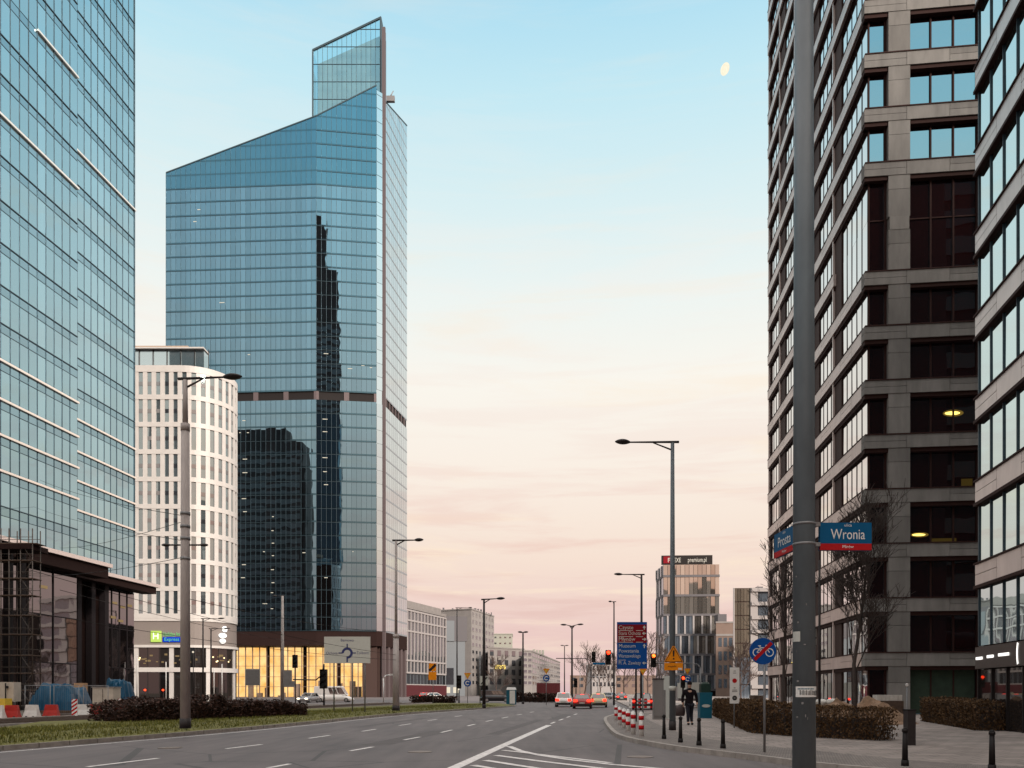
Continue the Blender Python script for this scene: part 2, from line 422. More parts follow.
M['limetext'] = glow('lit_green_letters', (0.20, 0.70, 0.22), 1.0)
M['bluesign'] = glow('lit_blue_sign', (0.005, 0.06, 0.62), 1.0)
M['whitesign'] = glow('lit_white_sign', (1.0, 0.96, 0.90), 1.6)
M['hotel'] = pbr('hotel_white_panel', (0.53, 0.51, 0.495), 0.5, var=0.07, scale=1)
M['hotelglass'] = coated_glass('hotel_glass', (0.52, 0.64, 0.68), 0.40, (0.09, 0.11, 0.12), 0.02, 0.004, 0.4, ivar=0.5)
M['penthouse'] = coated_glass('penthouse_glass', (0.60, 0.74, 0.80), 0.60, (0.16, 0.20, 0.22), 0.03)
M['hotelgrey'] = pbr('hotel_fascia', (0.20, 0.172, 0.16), 0.6, var=0.06)
M['brownpar'] = pbr('beige_parapet', (0.36, 0.27, 0.205), 0.6, var=0.12)
M['shopglass'] = coated_glass('shop_glass', (0.60, 0.58, 0.56), 0.13, (0.016, 0.013, 0.012), 0.02)
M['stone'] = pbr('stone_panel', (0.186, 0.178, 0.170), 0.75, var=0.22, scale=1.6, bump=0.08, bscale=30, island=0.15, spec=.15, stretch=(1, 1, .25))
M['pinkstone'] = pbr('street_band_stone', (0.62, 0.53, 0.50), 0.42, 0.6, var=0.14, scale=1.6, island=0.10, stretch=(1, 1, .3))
M['btframe'] = pbr('brown_window_frame', (0.034, 0.015, 0.013), 0.7, 0.0, var=0.15, spec=.12)
M['btpier'] = pbr('brown_pier', (0.060, 0.038, 0.034), 0.7, var=0.15, spec=.15)
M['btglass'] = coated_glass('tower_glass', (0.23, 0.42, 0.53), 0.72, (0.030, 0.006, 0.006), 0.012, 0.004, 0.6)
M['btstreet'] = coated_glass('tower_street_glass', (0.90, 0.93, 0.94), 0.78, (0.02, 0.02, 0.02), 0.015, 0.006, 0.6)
M['nbglass'] = coated_glass('right_block_glass', (0.66, 0.90, 0.95), 0.74, (0.02, 0.03, 0.03), 0.012, 0.008, 0.6)
M['nbpanel'] = pbr('right_block_panel', (0.62, 0.555, 0.535), 0.40, 0.6, var=0.12, scale=1.6, island=.06, stretch=(1, 1, .3))
M['signboard'] = pbr('dark_fascia_board', (0.035, 0.026, 0.024), 0.5, var=0.15)
M['greenhoard'] = pbr('green_netting', (0.018, 0.035, 0.022), 0.9, var=0.3, scale=2)
M['conc'] = pbr('grey_render', (0.20, 0.185, 0.18), 0.8, var=0.14, scale=0.4)
M['conc2'] = pbr('pale_render', (0.23, 0.215, 0.21), 0.8, var=0.12, scale=0.4)
M['darkslab'] = pbr('dark_slab', (0.10, 0.095, 0.105), 0.7, var=0.12)
M['bluegrey'] = pbr('bluegrey_panel', (0.13, 0.15, 0.17), 0.5, var=0.1)
M['palegreen'] = pbr('pale_green_render', (0.30, 0.305, 0.265), 0.8, var=0.1)
M['wframe'] = pbr('white_frame', (0.30, 0.28, 0.28), 0.6, var=0.08)
M['farwin'] = coated_glass('far_window', (0.70, 0.72, 0.75), 0.30, (0.04, 0.042, 0.05), 0.03)
M['offglass'] = coated_glass('far_office_glass', (0.66, 0.62, 0.58), 0.50, (0.15, 0.14, 0.13), 0.03, 0.02, 0.18)
M['offdark'] = coated_glass('far_office_dark_glass', (0.50, 0.60, 0.70), 0.50, (0.12, 0.145, 0.18), 0.04, 0.02, 0.18)
M['brownfac'] = pbr('brown_facade', (0.17, 0.115, 0.092), 0.6, var=0.15, scale=0.4)
M['maroon'] = pbr('maroon_facade', (0.075, 0.018, 0.022), 0.7, var=0.2, spec=.2)
M['resglass'] = coated_glass('brown_balcony_glass', (0.66, 0.60, 0.54), 0.40, (0.15, 0.125, 0.10), 0.04)
M['mirrorwall'] = pbr('mirrored_tower_wall', (0.060, 0.052, 0.050), 0.8, var=.4, scale=.15, spec=.1)
M['mirrorglass'] = coated_glass('mirrored_tower_glass', (0.32, 0.34, 0.36), 0.35, (0.03, 0.026, 0.025), 0.05)
M['railglass'] = clear_glass('rail_glass', (0.86, 0.92, 0.93), 0.0)
M['hiddenglass'] = coated_glass('dark_tower_glass', (0.22, 0.18, 0.17), 0.12, (0.008, 0.005, 0.005), 0.05)
M['hiddenframe'] = pbr('dark_tower_frame', (0.012, 0.007, 0.006), 0.8, spec=.1)
M['carglass'] = coated_glass('car_glass', (0.9, 0.9, 0.9), 0.12, (0.012, 0.012, 0.014), 0.02)
M['carwhite'] = pbr('car_white', (0.74, 0.71, 0.69), 0.28, var=0.06)
M['carred'] = pbr('car_red', (0.34, 0.018, 0.014), 0.25, var=0.08)
M['caryellow'] = pbr('car_pale_yellow', (0.62, 0.50, 0.27), 0.3, var=0.06)
M['cardark'] = pbr('car_dark', (0.03, 0.028, 0.032), 0.25, var=0.1)
M['carsilver'] = pbr('car_silver', (0.28, 0.27, 0.28), 0.3, 0.5, var=0.06)
M['rim'] = pbr('wheel_rim', (0.30, 0.30, 0.31), 0.35, 0.7)
M['skin'] = pbr('skin', (0.42, 0.24, 0.17), 0.6)
M['coat'] = pbr('dark_coat', (0.010, 0.007, 0.009), 0.9, var=0.25, scale=8, spec=.1)
M['jeans'] = pbr('dark_jeans', (0.020, 0.020, 0.028), 0.9, var=0.25, scale=8, spec=.1)
M['bag'] = pbr('dark_bag', (0.028, 0.014, 0.014), 0.6, var=0.2)

# ------------------------------------------------------------------ text
def text_mesh(mb, fr, s, z, o, txt, size, mi=0, align='CENTER', maxw=None):
    cu = bpy.data.curves.new('lettering', 'FONT'); cu.body = txt; cu.size = size; cu.align_x = align; cu.align_y = 'CENTER'
    cu.resolution_u = 3
    ob = bpy.data.objects.new('lettering_tmp', cu); COL.objects.link(ob)
    dg = bpy.context.evaluated_depsgraph_get()
    me = bpy.data.meshes.new_from_object(ob.evaluated_get(dg))
    xs = [v.co.x for v in me.vertices] or [0]
    k = 1.0
    if maxw and (max(xs) - min(xs)) > maxw: k = maxw / (max(xs) - min(xs))
    b = len(mb.v)
    for v in me.vertices: mb.v.append(fr.pt(s + v.co.x * k, o, z + v.co.y))
    for p in me.polygons:
        mb.f.append(tuple(b + i for i in p.vertices)); mb.mi.append(mi); mb.sm.append(False)
    COL.objects.unlink(ob); bpy.data.objects.remove(ob); bpy.data.curves.remove(cu); bpy.data.meshes.remove(me)

def disc(mb, fr, s, z, o, r, mi=0, n=28, r_in=0.0, a0=0.0, a1=2 * PI):
    if r_in <= 0 and a1 - a0 > 6.28:
        mb.fpoly(fr, [(s + r * math.cos(2 * PI * i / n), z + r * math.sin(2 * PI * i / n)) for i in range(n)], o, mi)
    else:
        for i in range(n):
            t0 = a0 + (a1 - a0) * i / n; t1 = a0 + (a1 - a0) * (i + 1) / n
            mb.fpoly(fr, [(s + r_in * math.cos(t0), z + r_in * math.sin(t0)), (s + r * math.cos(t0), z + r * math.sin(t0)), (s + r * math.cos(t1), z + r * math.sin(t1)), (s + r_in * math.cos(t1), z + r_in * math.sin(t1))], o, mi)

def plate_disc(mb, fr, s, z, o, r, th=0.03, mi=0, n=28):
    mb.cyl(fr.pt(s, o - th, z), fr.pt(s, o, z), r, r, n, mi, True, False)

def plate_poly(mb, fr, sz, o, th=0.02, mi=0):
    f = [fr.pt(s, o, z) for s, z in sz]; b = [fr.pt(s, o - th, z) for s, z in sz]
    mb.loft([b, f], mi, True, False)

U = (0.1087, 0.9941)           # the street's direction
def facing(px, Y, z=0):        # a plane facing the camera side (-Y), s to the right
    return Fr(gx(px, Y), Y, 1, 0)

# ------------------------------------------------------------------ ground
m = MB(); m.face([(-1500, -600, -0.02), (1500, -600, -0.02), (1500, 2500, -0.02), (-1500, 2500, -0.02)])
m.build('ground', M['ground'], kind='structure', label='bare city ground spreading out to the horizon', cat='ground')
m = MB(); m.face([(-160, -60, 0), (90, -60, 0), (90, 420, 0), (-160, 420, 0)])
m.build('road', M['asphalt'], kind='structure', label='wide grey asphalt avenue with worn lanes', cat='road')

def strip(poly_in, w, z0, z1, left=False):
    """a kerb along a polyline, offset w to its right (or left)"""
    mb = MB()
    n = len(poly_in)
    offs = []
    for i in range(n):
        a = Vector(poly_in[max(i - 1, 0)]); b = Vector(poly_in[min(i + 1, n - 1)])
        d = (b - a).normalized()
        nn = Vector((d.y, -d.x)) * (w if not left else -w)
        offs.append((poly_in[i][0] + nn.x, poly_in[i][1] + nn.y))
    for i in range(n - 1):
        a, b = poly_in[i], poly_in[i + 1]; c, d = offs[i + 1], offs[i]
        L_ = math.hypot(b[0] - a[0], b[1] - a[1]); k = max(1, int(L_ / 1.0))
        for j in range(k):
            t0 = j / k + (0.006 / max(L_ / k, .1)); t1 = (j + 1) / k - (0.006 / max(L_ / k, .1))
            def lp(p, q, t): return (p[0] + (q[0] - p[0]) * t, p[1] + (q[1] - p[1]) * t)
            q = [lp(a, b, t0), lp(a, b, t1), lp(d, c, t1), lp(d, c, t0)]
            mb.prism(q if not left else q[::-1], z0, z1)
    return mb

def smooth(poly, it=2):
    for _ in range(it):
        out = [poly[0]]
        for a, b in zip(poly[:-1], poly[1:]):
            out.append((a[0] * .75 + b[0] * .25, a[1] * .75 + b[1] * .25))
            out.append((a[0] * .25 + b[0] * .75, a[1] * .25 + b[1] * .75))
        out.append(poly[-1]); poly = out
    return poly

kerbR = smooth([(40, 66), (14, 64), (8.6, 60), (6.6, 52), (5.3, 45.7), (3.95, 31.0), (3.75, 26.5), (4.5, 22.0), (5.3, 20.0), (5.95, 18.3), (6.4, 16.6), (8.2, 14.2), (12, 13.0), (40, 11.5)])
m = MB(); m.prism(kerbR[::-1], -0.01, 0.12)
m.build('pavement', M['paver'], kind='structure', label='grey concrete paved corner of the pavement on the right', cat='pavement', recalc=True)
strip(kerbR, 0.16, -0.01, 0.135).build('kerb', M['kerb'], kind='structure', label='granite kerb curving round the right pavement corner', cat='kerb', recalc=True)
# sett border behind the kerb
inn = [(p[0] + (Vector(kerbR[min(i + 1, len(kerbR) - 1)]) - Vector(kerbR[max(i - 1, 0)])).normalized().y * -2.2, p[1] - (Vector(kerbR[min(i + 1, len(kerbR) - 1)]) - Vector(kerbR[max(i - 1, 0)])).normalized().x * -2.2) for i, p in enumerate(kerbR)]
m = MB()
for i in range(len(kerbR) - 1):
    if not (3 < kerbR[i][0] < 14 and kerbR[i][1] < 58): continue
    a, b = kerbR[i], kerbR[i + 1]
    m.face([(a[0], a[1], 0.124), (b[0], b[1], 0.124), (inn[i + 1][0], inn[i + 1][1], 0.124), (inn[i][0], inn[i][1], 0.124)])
m.build('sett_border', M['setts'], kind='structure', label='darker granite sett border along the curved kerb', cat='pavement', recalc=True)
# far pavement behind the side lane
far = [(11.5, 78), (90, 78), (90, 418), (48, 418)]
mm = MB(); mm.prism(far, -0.01, 0.12); mm.build('pavement', M['paver'], kind='structure', label='paved ground in front of the far right offices', cat='pavement', recalc=True)
near = smooth([(-4, -30), (1.2, 2), (2.0, 8.2), (3.2, 9.9), (6, 10.0), (40, 8.2)])
mm = MB(); mm.prism(near + [(40, -30)], -0.01, 0.12); mm.build('pavement', M['paver'], kind='structure', label='near pavement corner under the thick grey pole', cat='pavement', recalc=True)

# median / left side
kerbL = smooth([(-24, -20), (-18, 6), (-13.9, 21.7), (-10.8, 33.7), (-8.1, 55.7), (-3.2, 73.0), (0.2, 86), (0.6, 92), (-2.5, 95), (-14, 97)])
m = MB()
def kx(y):  # x of the left kerb at a depth
    for a, b in zip(kerbL[:-1], kerbL[1:]):
        if a[1] <= y <= b[1] and b[1] > a[1]: return a[0] + (b[0] - a[0]) * (y - a[1]) / (b[1] - a[1])
    return -3
rows = []
ys = [-20 + 2.0 * i for i in range(57)]
random.seed(3)
TRK = lambda y: -20.6 + (y - 32.2) * 0.157      # near edge of the tram bed
def turf_z(t): return 0.13 + 0.2 * min(1.0, t / 1.6) if t < 1.6 else 0.33
for y in ys:
    x0 = kx(y); x1 = TRK(y) + 0.3
    row = []
    for t in (0, 0.16, 0.5, 1.0, 1.6, 3.0, 5.0, 9.0):
        xx = x0 - t
        if xx < x1: xx = x1
        z = turf_z(t) if t >= 0.16 else 0.13
        if xx == x1: z = 0.2
        row.append((xx, y, z + (random.uniform(-.02, .03) if t > .3 else 0)))
    rows.append(row)
b = 0
for r0, r1 in zip(rows[:-1], rows[1:]):
    for k in range(7):
        m.face([r0[k], r1[k], r1[k + 1], r0[k + 1]], 0, True)
m.build('grass_verge', M['turf'], kind='structure', label='strip of olive turf between the avenue and tram track', cat='grass verge', recalc=True)
strip(kerbL, 0.2, -0.01, 0.14, left=True).build('kerb', M['kerb'], kind='structure', label='granite kerb along the left grass strip', cat='kerb', recalc=True)
# blades of grass
m = MB(); rnd = random.Random(5)
for i in range(26000):
    y = 19 + 62 * rnd.random() ** 1.6
    t = rnd.uniform(0.2, 5.2)
    x = kx(y) - t
    if x < TRK(y) + .4: continue
    z = turf_z(t); h = rnd.uniform(.05, .13); a = rnd.uniform(0, PI); w = rnd.uniform(.012, .03)
    dx, dy = math.cos(a) * w, math.sin(a) * w; lx, ly = rnd.uniform(-.05, .05), rnd.uniform(-.05, .05)
    m.face([(x - dx, y - dy, z - .02), (x + dx, y + dy, z - .02), (x + lx, y + ly, z + h)])
m.build('grass', M['grass'], kind='stuff', label='short olive winter grass on the median strip', cat='grass')

# tram track bed
m = MB()
for y0, y1 in [(-20, 40), (40, 100)]:
    m.prism([(TRK(y0), y0), (TRK(y0) - 6.2, y0), (TRK(y1) - 6.2, y1), (TRK(y1), y1)], 0.0, 0.16 if y0 < 0 else 0.155)
m.build('track_bed', M['ballast'], kind='structure', label='dark ballast bed of the tram line', cat='track bed', recalc=True)
m = MB()
for off in (0.02, 6.0):
    a = (TRK(-20) - off, -20); bb = (TRK(100) - off, 100)
    m.prism([a, (a[0] - .18, a[1]), (bb[0] - .18, bb[1]), bb], 0, 0.30)
m.build('track_kerb', M['kerb'], kind='structure', label='low concrete edging of the tram bed', cat='kerb', recalc=True)
for k, off in enumerate((0.9, 2.34, 3.8, 5.24)):
    m = MB(); a = (TRK(-20) - off, -20); bb = (TRK(100) - off, 100)
    m.prism([a, (a[0] - .07, a[1]), (bb[0] - .07, bb[1]), bb], 0.15, 0.29)
    lab = ['first tram rail from the grass strip', 'second tram rail from the grass strip', 'third tram rail, on the building site side', 'fourth tram rail, nearest the building site'][k]
    m.build('tram_rail', M['rail'], label=lab, cat='rail', group='rails of the tram line', recalc=True)
m = MB(); m.prism([(TRK(20) - 6.4, 20), (-75, 20), (-75, 100), (TRK(100) - 6.4, 100)], -0.005, 0.06)
m.build('building_site_ground', M['dirt'], kind='structure', label='brown dirt of the building site by the glass tower', cat='ground', recalc=True)

# road markings
m = MB()
def line(pts, w, z=0.005):
    P = [Vector(gnd(*p)) for p in pts]
    for i, (a, b) in enumerate(zip(P[:-1], P[1:])):
        d = (b - a).normalized(); n_ = Vector((-d.y, d.x)) * (w / 2)
        m.face([(a.x - n_.x, a.y - n_.y, z), (b.x - n_.x, b.y - n_.y, z), (b.x + n_.x, b.y + n_.y, z), (a.x + n_.x, a.y + n_.y, z)])
line([(440, 775), (455, 767.5), (510, 742.5), (549, 725.2)], 0.27)
line([(509, 746.5), (520, 751), (540, 755.5), (570, 760), (610, 764.5), (650, 768), (720, 774)], 0.19, 0.009)
line([(496, 755.6), (545, 762), (600, 768.5), (640, 773)], 0.20, 0.009)
line([(485, 760.5), (520, 766), (560, 772)], 0.20, 0.009)
line([(473, 765.5), (500, 770)], 0.20, 0.009)
line([(503, 750.5), (560, 757.2), (610, 763.2)], 0.17, 0.0115)
for a, b in [((86.7, 767), (158.5, 758.3)), ((226, 748.8), (262, 744.5)), ((309, 738.4), (330, 735.4)), ((362, 731.4), (376, 729.2)), ((399, 725.6), (411, 723.8)), ((428, 720.6), (437, 719.4)), ((455, 716.6), (462, 715.6)),
             ((268, 768), (290, 764)), ((350, 751), (373, 747)), ((404, 740), (420, 737)), ((441, 732.6), (452, 730)), ((467.5, 726), (475, 724.2)), ((486, 721.5), (493, 720)), ((502, 718.2), (508, 717)), ((517, 715), (522, 714.2)), ((530, 712.4), (534, 711.8)),
             ((551, 723.6), (555, 722)), ((559, 720.4), (563, 719)), ((567, 717.4), (570, 716.4)), ((574, 714.8), (577, 713.8))]:
    line([a, b], 0.13)
prev = None
for y in range(16, 74, 2):
    a = (kx(y) + .45, y); b2 = (kx(y + 2) + .45, y + 2)
    m.face([(a[0], a[1], .005), (a[0] + .11, a[1], .005), (b2[0] + .11, b2[1], .005), (b2[0], b2[1], .005)])
m.build('lane_markings', M['paint'], kind='structure', label='white lane dashes, solid line and hatching on the avenue', cat='road markings', recalc=True)

for lab, px, py in (('round iron manhole cover in the middle lane, left of the solid line', 420, 752), ('round iron manhole cover near the left kerb', 170, 748), ('round iron manhole cover right of the hatching, near the pavement', 640, 757)):
    x, y = gnd(px, py); mb = MB(); mb.cyl((x, y, 0.001), (x, y, 0.012), .33, .33, 24); mb.build('manhole_cover', M['rail'], label=lab, cat='manhole cover', group='manhole covers in the road')

M['patch'] = pbr('asphalt_patch', (0.078, 0.067, 0.067), 0.8, var=0.3, scale=1.5, bump=0.3, bscale=50)
m = MB()
for (x0, y0, ln, w_) in ((-4.6, 24, 9, .9), (-1.0, 30, 16, .5), (-7.4, 36, 14, .6), (2.0, 46, 12, .7)):
    a = Vector((x0, y0)); d = Vector((.145, .99)); n_ = Vector((.99, -.145))
    q = [a, a + n_ * w_, a + n_ * w_ + d * ln, a + d * ln]
    m.face([(p.x, p.y, .0022) for p in q])
m.build('road_patches', M['patch'], kind='structure', label='darker repaired strips in the asphalt lanes', cat='road', recalc=True)

# ------------------------------------------------------------------ left glass tower
rng = random.Random(11)
A0 = (gx(134.3, 98.0), 98.0)
FH = Fr(A0[0], A0[1], *U)
hub = thing('glass_office_tower', 'blue glass office tower at far left with white ledges, scaffold at its foot', 'office tower', (A0[0] - 14, 84, 0))
ZF = [15.4, 18.3, 21.4, 24.6, 27.8, 31.3, 34.7, 38.1, 41.9, 45.7, 49.7, 53.3, 57.0, 60.6, 64.7, 68.4, 72.3, 76.0, 79.8, 83.5, 87.3]
while ZF[-1] < 129: ZF.append(ZF[-1] + 3.75)
secs = [(-18.0, 0.0, 0.0, 15, (2, 3, 4, 5, 13)), (-45.0, -15.5, 3.3, 25, (2, 3, 4, 5, 11, 14))]
for si, (s0, s1, o, n, creams) in enumerate(secs):
    w = (s1 - s0) / n
    for k in range(len(ZF) - 1):
        z0, z1 = ZF[k], ZF[k + 1]
        mb = MB()
        zs = z1 - 0.85
        for i in range(n):
            a = s0 + i * w
            mb.fquad(FH, a + .03, a + w - .03, z0 + .05, zs - .03, o, 0, rng.gauss(0, .004), rng.gauss(0, .0025))
            mb.fbox(FH, a - .022, a + .022, o - .12, o + .045, z0, z1, 1)
        mb.fbox(FH, s0, s1, o - .1, o + .03, zs - .025, zs + .025, 1)
        mb.build('window_band', [M['hubglass'], M['hubframe']], hub)
        mb = MB()
        for i in range(n):
            a = s0 + i * w
            mb.fquad(FH, a + .03, a + w - .03, zs + .03, z1 - .03, o - .01, 0, rng.gauss(0, .003), 0)
        if k + 1 not in creams:
            mb.fbox(FH, s0, s1, o - .1, o + .07, z1 - .05, z1 + .03, 1)
        mb.build('spandrel_band', [M['hubspan'], M['hubframe']], hub)
    for c in creams:
        mb = MB()
        if si == 1 and c == 14: sa, sb = -26.0 + 4.5, s1
        else: sa, sb = s0, s1 + (.12 if si == 0 else .05)
        mb.fbox(FH, sa, sb, o + .02, o + .20, ZF[c] - .08, ZF[c] + .12)
        mb.build('ledge', M['cream'], hub)
mb = MB()
mb.fbox(FH, -18, -.02, -24, -.13, 0, ZF[-1] - .2); mb.fbox(FH, -45, -15.52, -24.01, 3.17, 0.01, ZF[-1])
mb.build('core', M['hubspan'], hub)
mb = MB(); mb.fbox(FH, -.06, .05, -24, .09, 14.0, ZF[-1]); mb.build('corner_trim', M['hubframe'], hub)
# canopies and podium
mb = MB(); mb.fbox(FH, -15.0, 2.0, .1, 2.2, 14.55, 14.95); mb.build('canopy', M['canopy'], hub)
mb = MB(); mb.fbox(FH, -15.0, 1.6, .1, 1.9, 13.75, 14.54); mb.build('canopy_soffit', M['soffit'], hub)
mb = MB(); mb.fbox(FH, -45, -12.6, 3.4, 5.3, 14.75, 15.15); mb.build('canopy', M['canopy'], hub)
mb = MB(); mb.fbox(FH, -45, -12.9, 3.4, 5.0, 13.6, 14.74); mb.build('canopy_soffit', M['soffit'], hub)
for (s0, s1, o, n) in [(-6.2, -.1, .05, 4), (-30, -15.6, 3.3, 4)]:
    mb = MB(); w = (s1 - s0) / n
    for i in range(n):
        a = s0 + i * w
        for (z0, z1) in ((0.1, 4.4), (4.5, 9.0), (9.1, 13.6)):
            mb.fquad(FH, a + .04, a + w - .04, z0, z1, o, 0, rng.gauss(0, .004), rng.gauss(0, .003))
        mb.fbox(FH, a - .05, a + .05, o - .1, o + .08, 0, 13.7, 1)
    for z in (4.45, 9.05): mb.fbox(FH, s0, s1, o - .1, o + .05, z - .05, z + .05, 1)
    mb.build('podium_glazing', [M['podglass'], M['column']], hub)
for s in (-14.2, -11.8, -9.4, -7.0):
    mb = MB(); mb.fbox(FH, s - .35, s + .35, .3, 1.0, 0, 13.75); mb.build('portico_column', M['column'], hub)
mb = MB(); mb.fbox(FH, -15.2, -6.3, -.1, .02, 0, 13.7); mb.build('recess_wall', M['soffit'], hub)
mb = MB()
for s, z in ((-21.0, 11.6), (-24.2, 11.9), (-4.6, 11.9), (-3.0, 11.6), (-3.4, 9.9), (-1.6, 11.9), (-4.9, 10.2)):
    mb.fbox(FH, s, s + .9, (3.36 if s < -15 else .11), (3.40 if s < -15 else .15), z, z + .28)
mb.build('lit_ceiling_lamp', M['dimlamp'], hub)

# ------------------------------------------------------------------ hotel
HY = 130.0
hot = thing('hotel_building', 'white rounded hotel block of narrow windows with a lime and blue lit sign', 'hotel', (-65, 140, 0))
hc = (-53.9, HY + 6.5); hr = 6.5
def hplan(t):
    """point and outward normal at arc length t from the right end of the flat wall (negative = flat)"""
    if t <= 0: return (hc[0] + t, HY), (0, -1)
    a = t / hr
    return (hc[0] + hr * math.sin(a), hc[1] - hr * math.cos(a)), (math.sin(a), -math.cos(a))
def hp(t, o, z):
    p, n = hplan(t); return (p[0] + n[0] * o, p[1] + n[1] * o, z)
def hstrip(mb, t0, t1, o0, o1, z0, z1, mi=0, step=.7):
    k = max(1, int(round((t1 - t0) / step)))
    if t1 <= 0: k = 1
    for i in range(k):
        a = t0 + (t1 - t0) * i / k; b2 = t0 + (t1 - t0) * (i + 1) / k
        mb.hexa([hp(a, o1, z0), hp(b2, o1, z0), hp(b2, o0, z0), hp(a, o0, z0), hp(a, o1, z1), hp(b2, o1, z1), hp(b2, o0, z1), hp(a, o0, z1)], mi)
hz0, hz1 = gz(616, HY), gz(370, HY)
nrow = 9; rs = (hz1 - hz0) / nrow
mod = 1.41
cols = [-25.4 + mod * i for i in range(31)]
mb = MB()
for k in range(nrow + 1):
    z = hz0 + rs * k
    hstrip(mb, -40, 17, -.2, .22, z - .38, z + .38)
hstrip(mb, -40, 17, -.2, .22, hz1 + .38, hz1 + .7); hstrip(mb, -40, 17, -.2, .2, gz(621, HY), hz0 - .38)
for c in cols:
    for (pa, pb) in ((c - .35, c + .35),):
        hstrip(mb, pa, pb, -.15, .18, hz0 + .3, hz1 - .3, 0, .3)
mb.fbox(Fr(-90, HY, 1, 0), 0, 24, -1, .2, hz0, hz1)
mb.build('facade_frame', M['hotel'], hot)
cnt = 0; rest = MB(); hrnd = random.Random(4)
for k in range(nrow - 1, -1, -1):
    for ci, c in enumerate(cols[:-1]):
        t0, t1 = c + .34, c + mod - .34
        mbw = MB(); z0 = hz0 + rs * k + .38; z1 = hz0 + rs * (k + 1) - .38
        tgt = mbw if (t0 > -8.5 and t0 < 8.3 and cnt < 100) else rest
        tl = hrnd.gauss(0, .02)
        tgt.face([hp(t0, 0 + tl * .3, z0), hp(t1, -tl * .3, z0), hp(t1, -tl * .3, z1), hp(t0, tl * .3, z1)], 0)
        zm = z0 + (z1 - z0) * .5
        hstrip(tgt, t0, t1, -.02, .05, zm - .32, zm + .32, 1, 5) if hrnd.random() < .85 else None
        if tgt is mbw:
            mbw.build('window', [M['hotelglass'], M['farwin']], hot); cnt += 1
rest.build('window', [M['hotelglass'], M['farwin']], hot, kind='stuff')
mb = MB(); mb.prism([(-90, HY + .3)] + [(hc[0] + (hr - .3) * math.sin(a), hc[1] - (hr - .3) * math.cos(a)) for a in [PI * i / 14 for i in range(15)]] + [(-90, hc[1] + hr - .3)], 0, hz1 + .4)
mb.build('core', M['hiddenframe'], hot, recalc=True)
mb = MB(); hstrip(mb, -40, 17, -.2, .05, gz(645, HY), gz(621, HY)); mb.build('grey_fascia', M['hotelgrey'], hot)
mb = MB(); hstrip(mb, -40, 17, -.2, .35, gz(647.5, HY), gz(645, HY)); mb.build('white_band', M['hotel'], hot)
mb = MB(); hstrip(mb, -40, 17, -.2, .3, gz(672, HY), gz(667.5, HY)); mb.build('white_band', M['hotel'], hot)
mb = MB()
for z0, z1 in ((gz(667.5, HY), gz(647.5, HY)), (0.1, gz(672, HY))):
    for i in range(25):
        t = -30 + i * 1.9
        mb.face([hp(t, -.02, z0), hp(t + 1.86, -.02, z0), hp(t + 1.86, -.02, z1), hp(t, -.02, z1)], 0)
        if i % 3 == 0: hstrip(mb, t - .25, t + .45, -.1, .15, z0, z1, 1, 5)
        else: hstrip(mb, t - .04, t + .04, -.1, .06, z0, z1, 2, 5)
mb.build('shop_glazing', [M['shopglass'], M['hotel'], M['darkmetal']], hot)
mb = MB()
for i in range(26):
    t = hrnd.uniform(-14, 9); z = gz(hrnd.uniform(655, 664), HY); w = hrnd.uniform(.25, .9)
    hstrip(mb, t, t + w, .0, .04, z, z + hrnd.uniform(.15, .35), 0, 5)
mb.build('lit_shop_lamp', M['dimlamp'], hot)
mb = MB()
for i in range(10):
    t = hrnd.uniform(-13, 9); z = gz(hrnd.uniform(656, 662), HY)
    hstrip(mb, t, t + .22, .02, .06, z, z + .2, 0, 5)
mb.build('lit_shop_lamp', M['lampwarm'], hot)
mb = MB()
zt = hz1 + .7
mb.fbox(Fr(-90, HY + 2.2, 1, 0), 0, 90 + gx(204, HY + 2.2), -2.0, 0, zt, gz(349.5, HY + 2)); mb.build('penthouse_glazing', M['penthouse'], hot)
mb = MB(); fr_ = Fr(-90, HY + 2.0, 1, 0)
for i in range(14): mb.fbox(fr_, 10 + i * 2.3, 10.05 + i * 2.3, -.2, .04, zt, gz(349.5, HY + 2))
mb.build('penthouse_mullion', M['darkmetal'], hot)
mb = MB(); mb.fbox(Fr(-90, HY + 1.7, 1, 0), 0, 90 + gx(204.5, HY + 2), -2.4, .15, gz(349.5, HY + 2), gz(348, HY + 2)); mb.build('roof_edge', M['hotel'], hot)
mb = MB(); mb.fbox(Fr(-90, HY + 4, 1, 0), 0, 90 + gx(188, HY + 4), -2, 0, gz(348, HY + 2), gz(340.5, HY + 2)); mb.build('roof_plant_screen', M['brownpar'], hot)
mb = MB()
for i in range(13):
    t = -2 + i * .95
    mb.face([hp(t, -.5, zt), hp(t + .9, -.5, zt), hp(t + .9, -.5, zt + 1.9 + .35 * math.sin(i * 1.3)), hp(t, -.5, zt + 1.9 + .35 * math.sin(i * 1.3))], 0)
mb.build('terrace_glass_rail', M['railglass'], hot)
frh = Fr(0, HY, 1, 0)
def sx(px): return gx(px, HY)
mb = MB(); mb.fbox(frh, sx(151.5), sx(161.7), .06, .3, gz(642, HY), gz(631, HY)); sg = mb.build('lit_logo_square', M['limesign'], hot)
mb = MB(); text_mesh(mb, frh, sx(156.6), gz(636.5, HY), .32, 'H', 1.5); mb.build('logo_letter', M['whitesign'], sg)
mb = MB(); mb.fbox(frh, sx(163.4), sx(181.5), .06, .25, gz(642, HY), gz(637.1, HY)); sg = mb.build('lit_blue_bar', M['bluesign'], hot)
mb = MB(); text_mesh(mb, frh, sx(172.4), gz(639.5, HY), .27, 'Express', .78, maxw=2.6); mb.build('lettering', M['limetext'], sg)
mb = MB(); text_mesh(mb, frh, sx(172.4), gz(634.4, HY), .2, 'Holiday Inn', .95, maxw=2.9); mb.build('lettering', M['limetext'], hot)
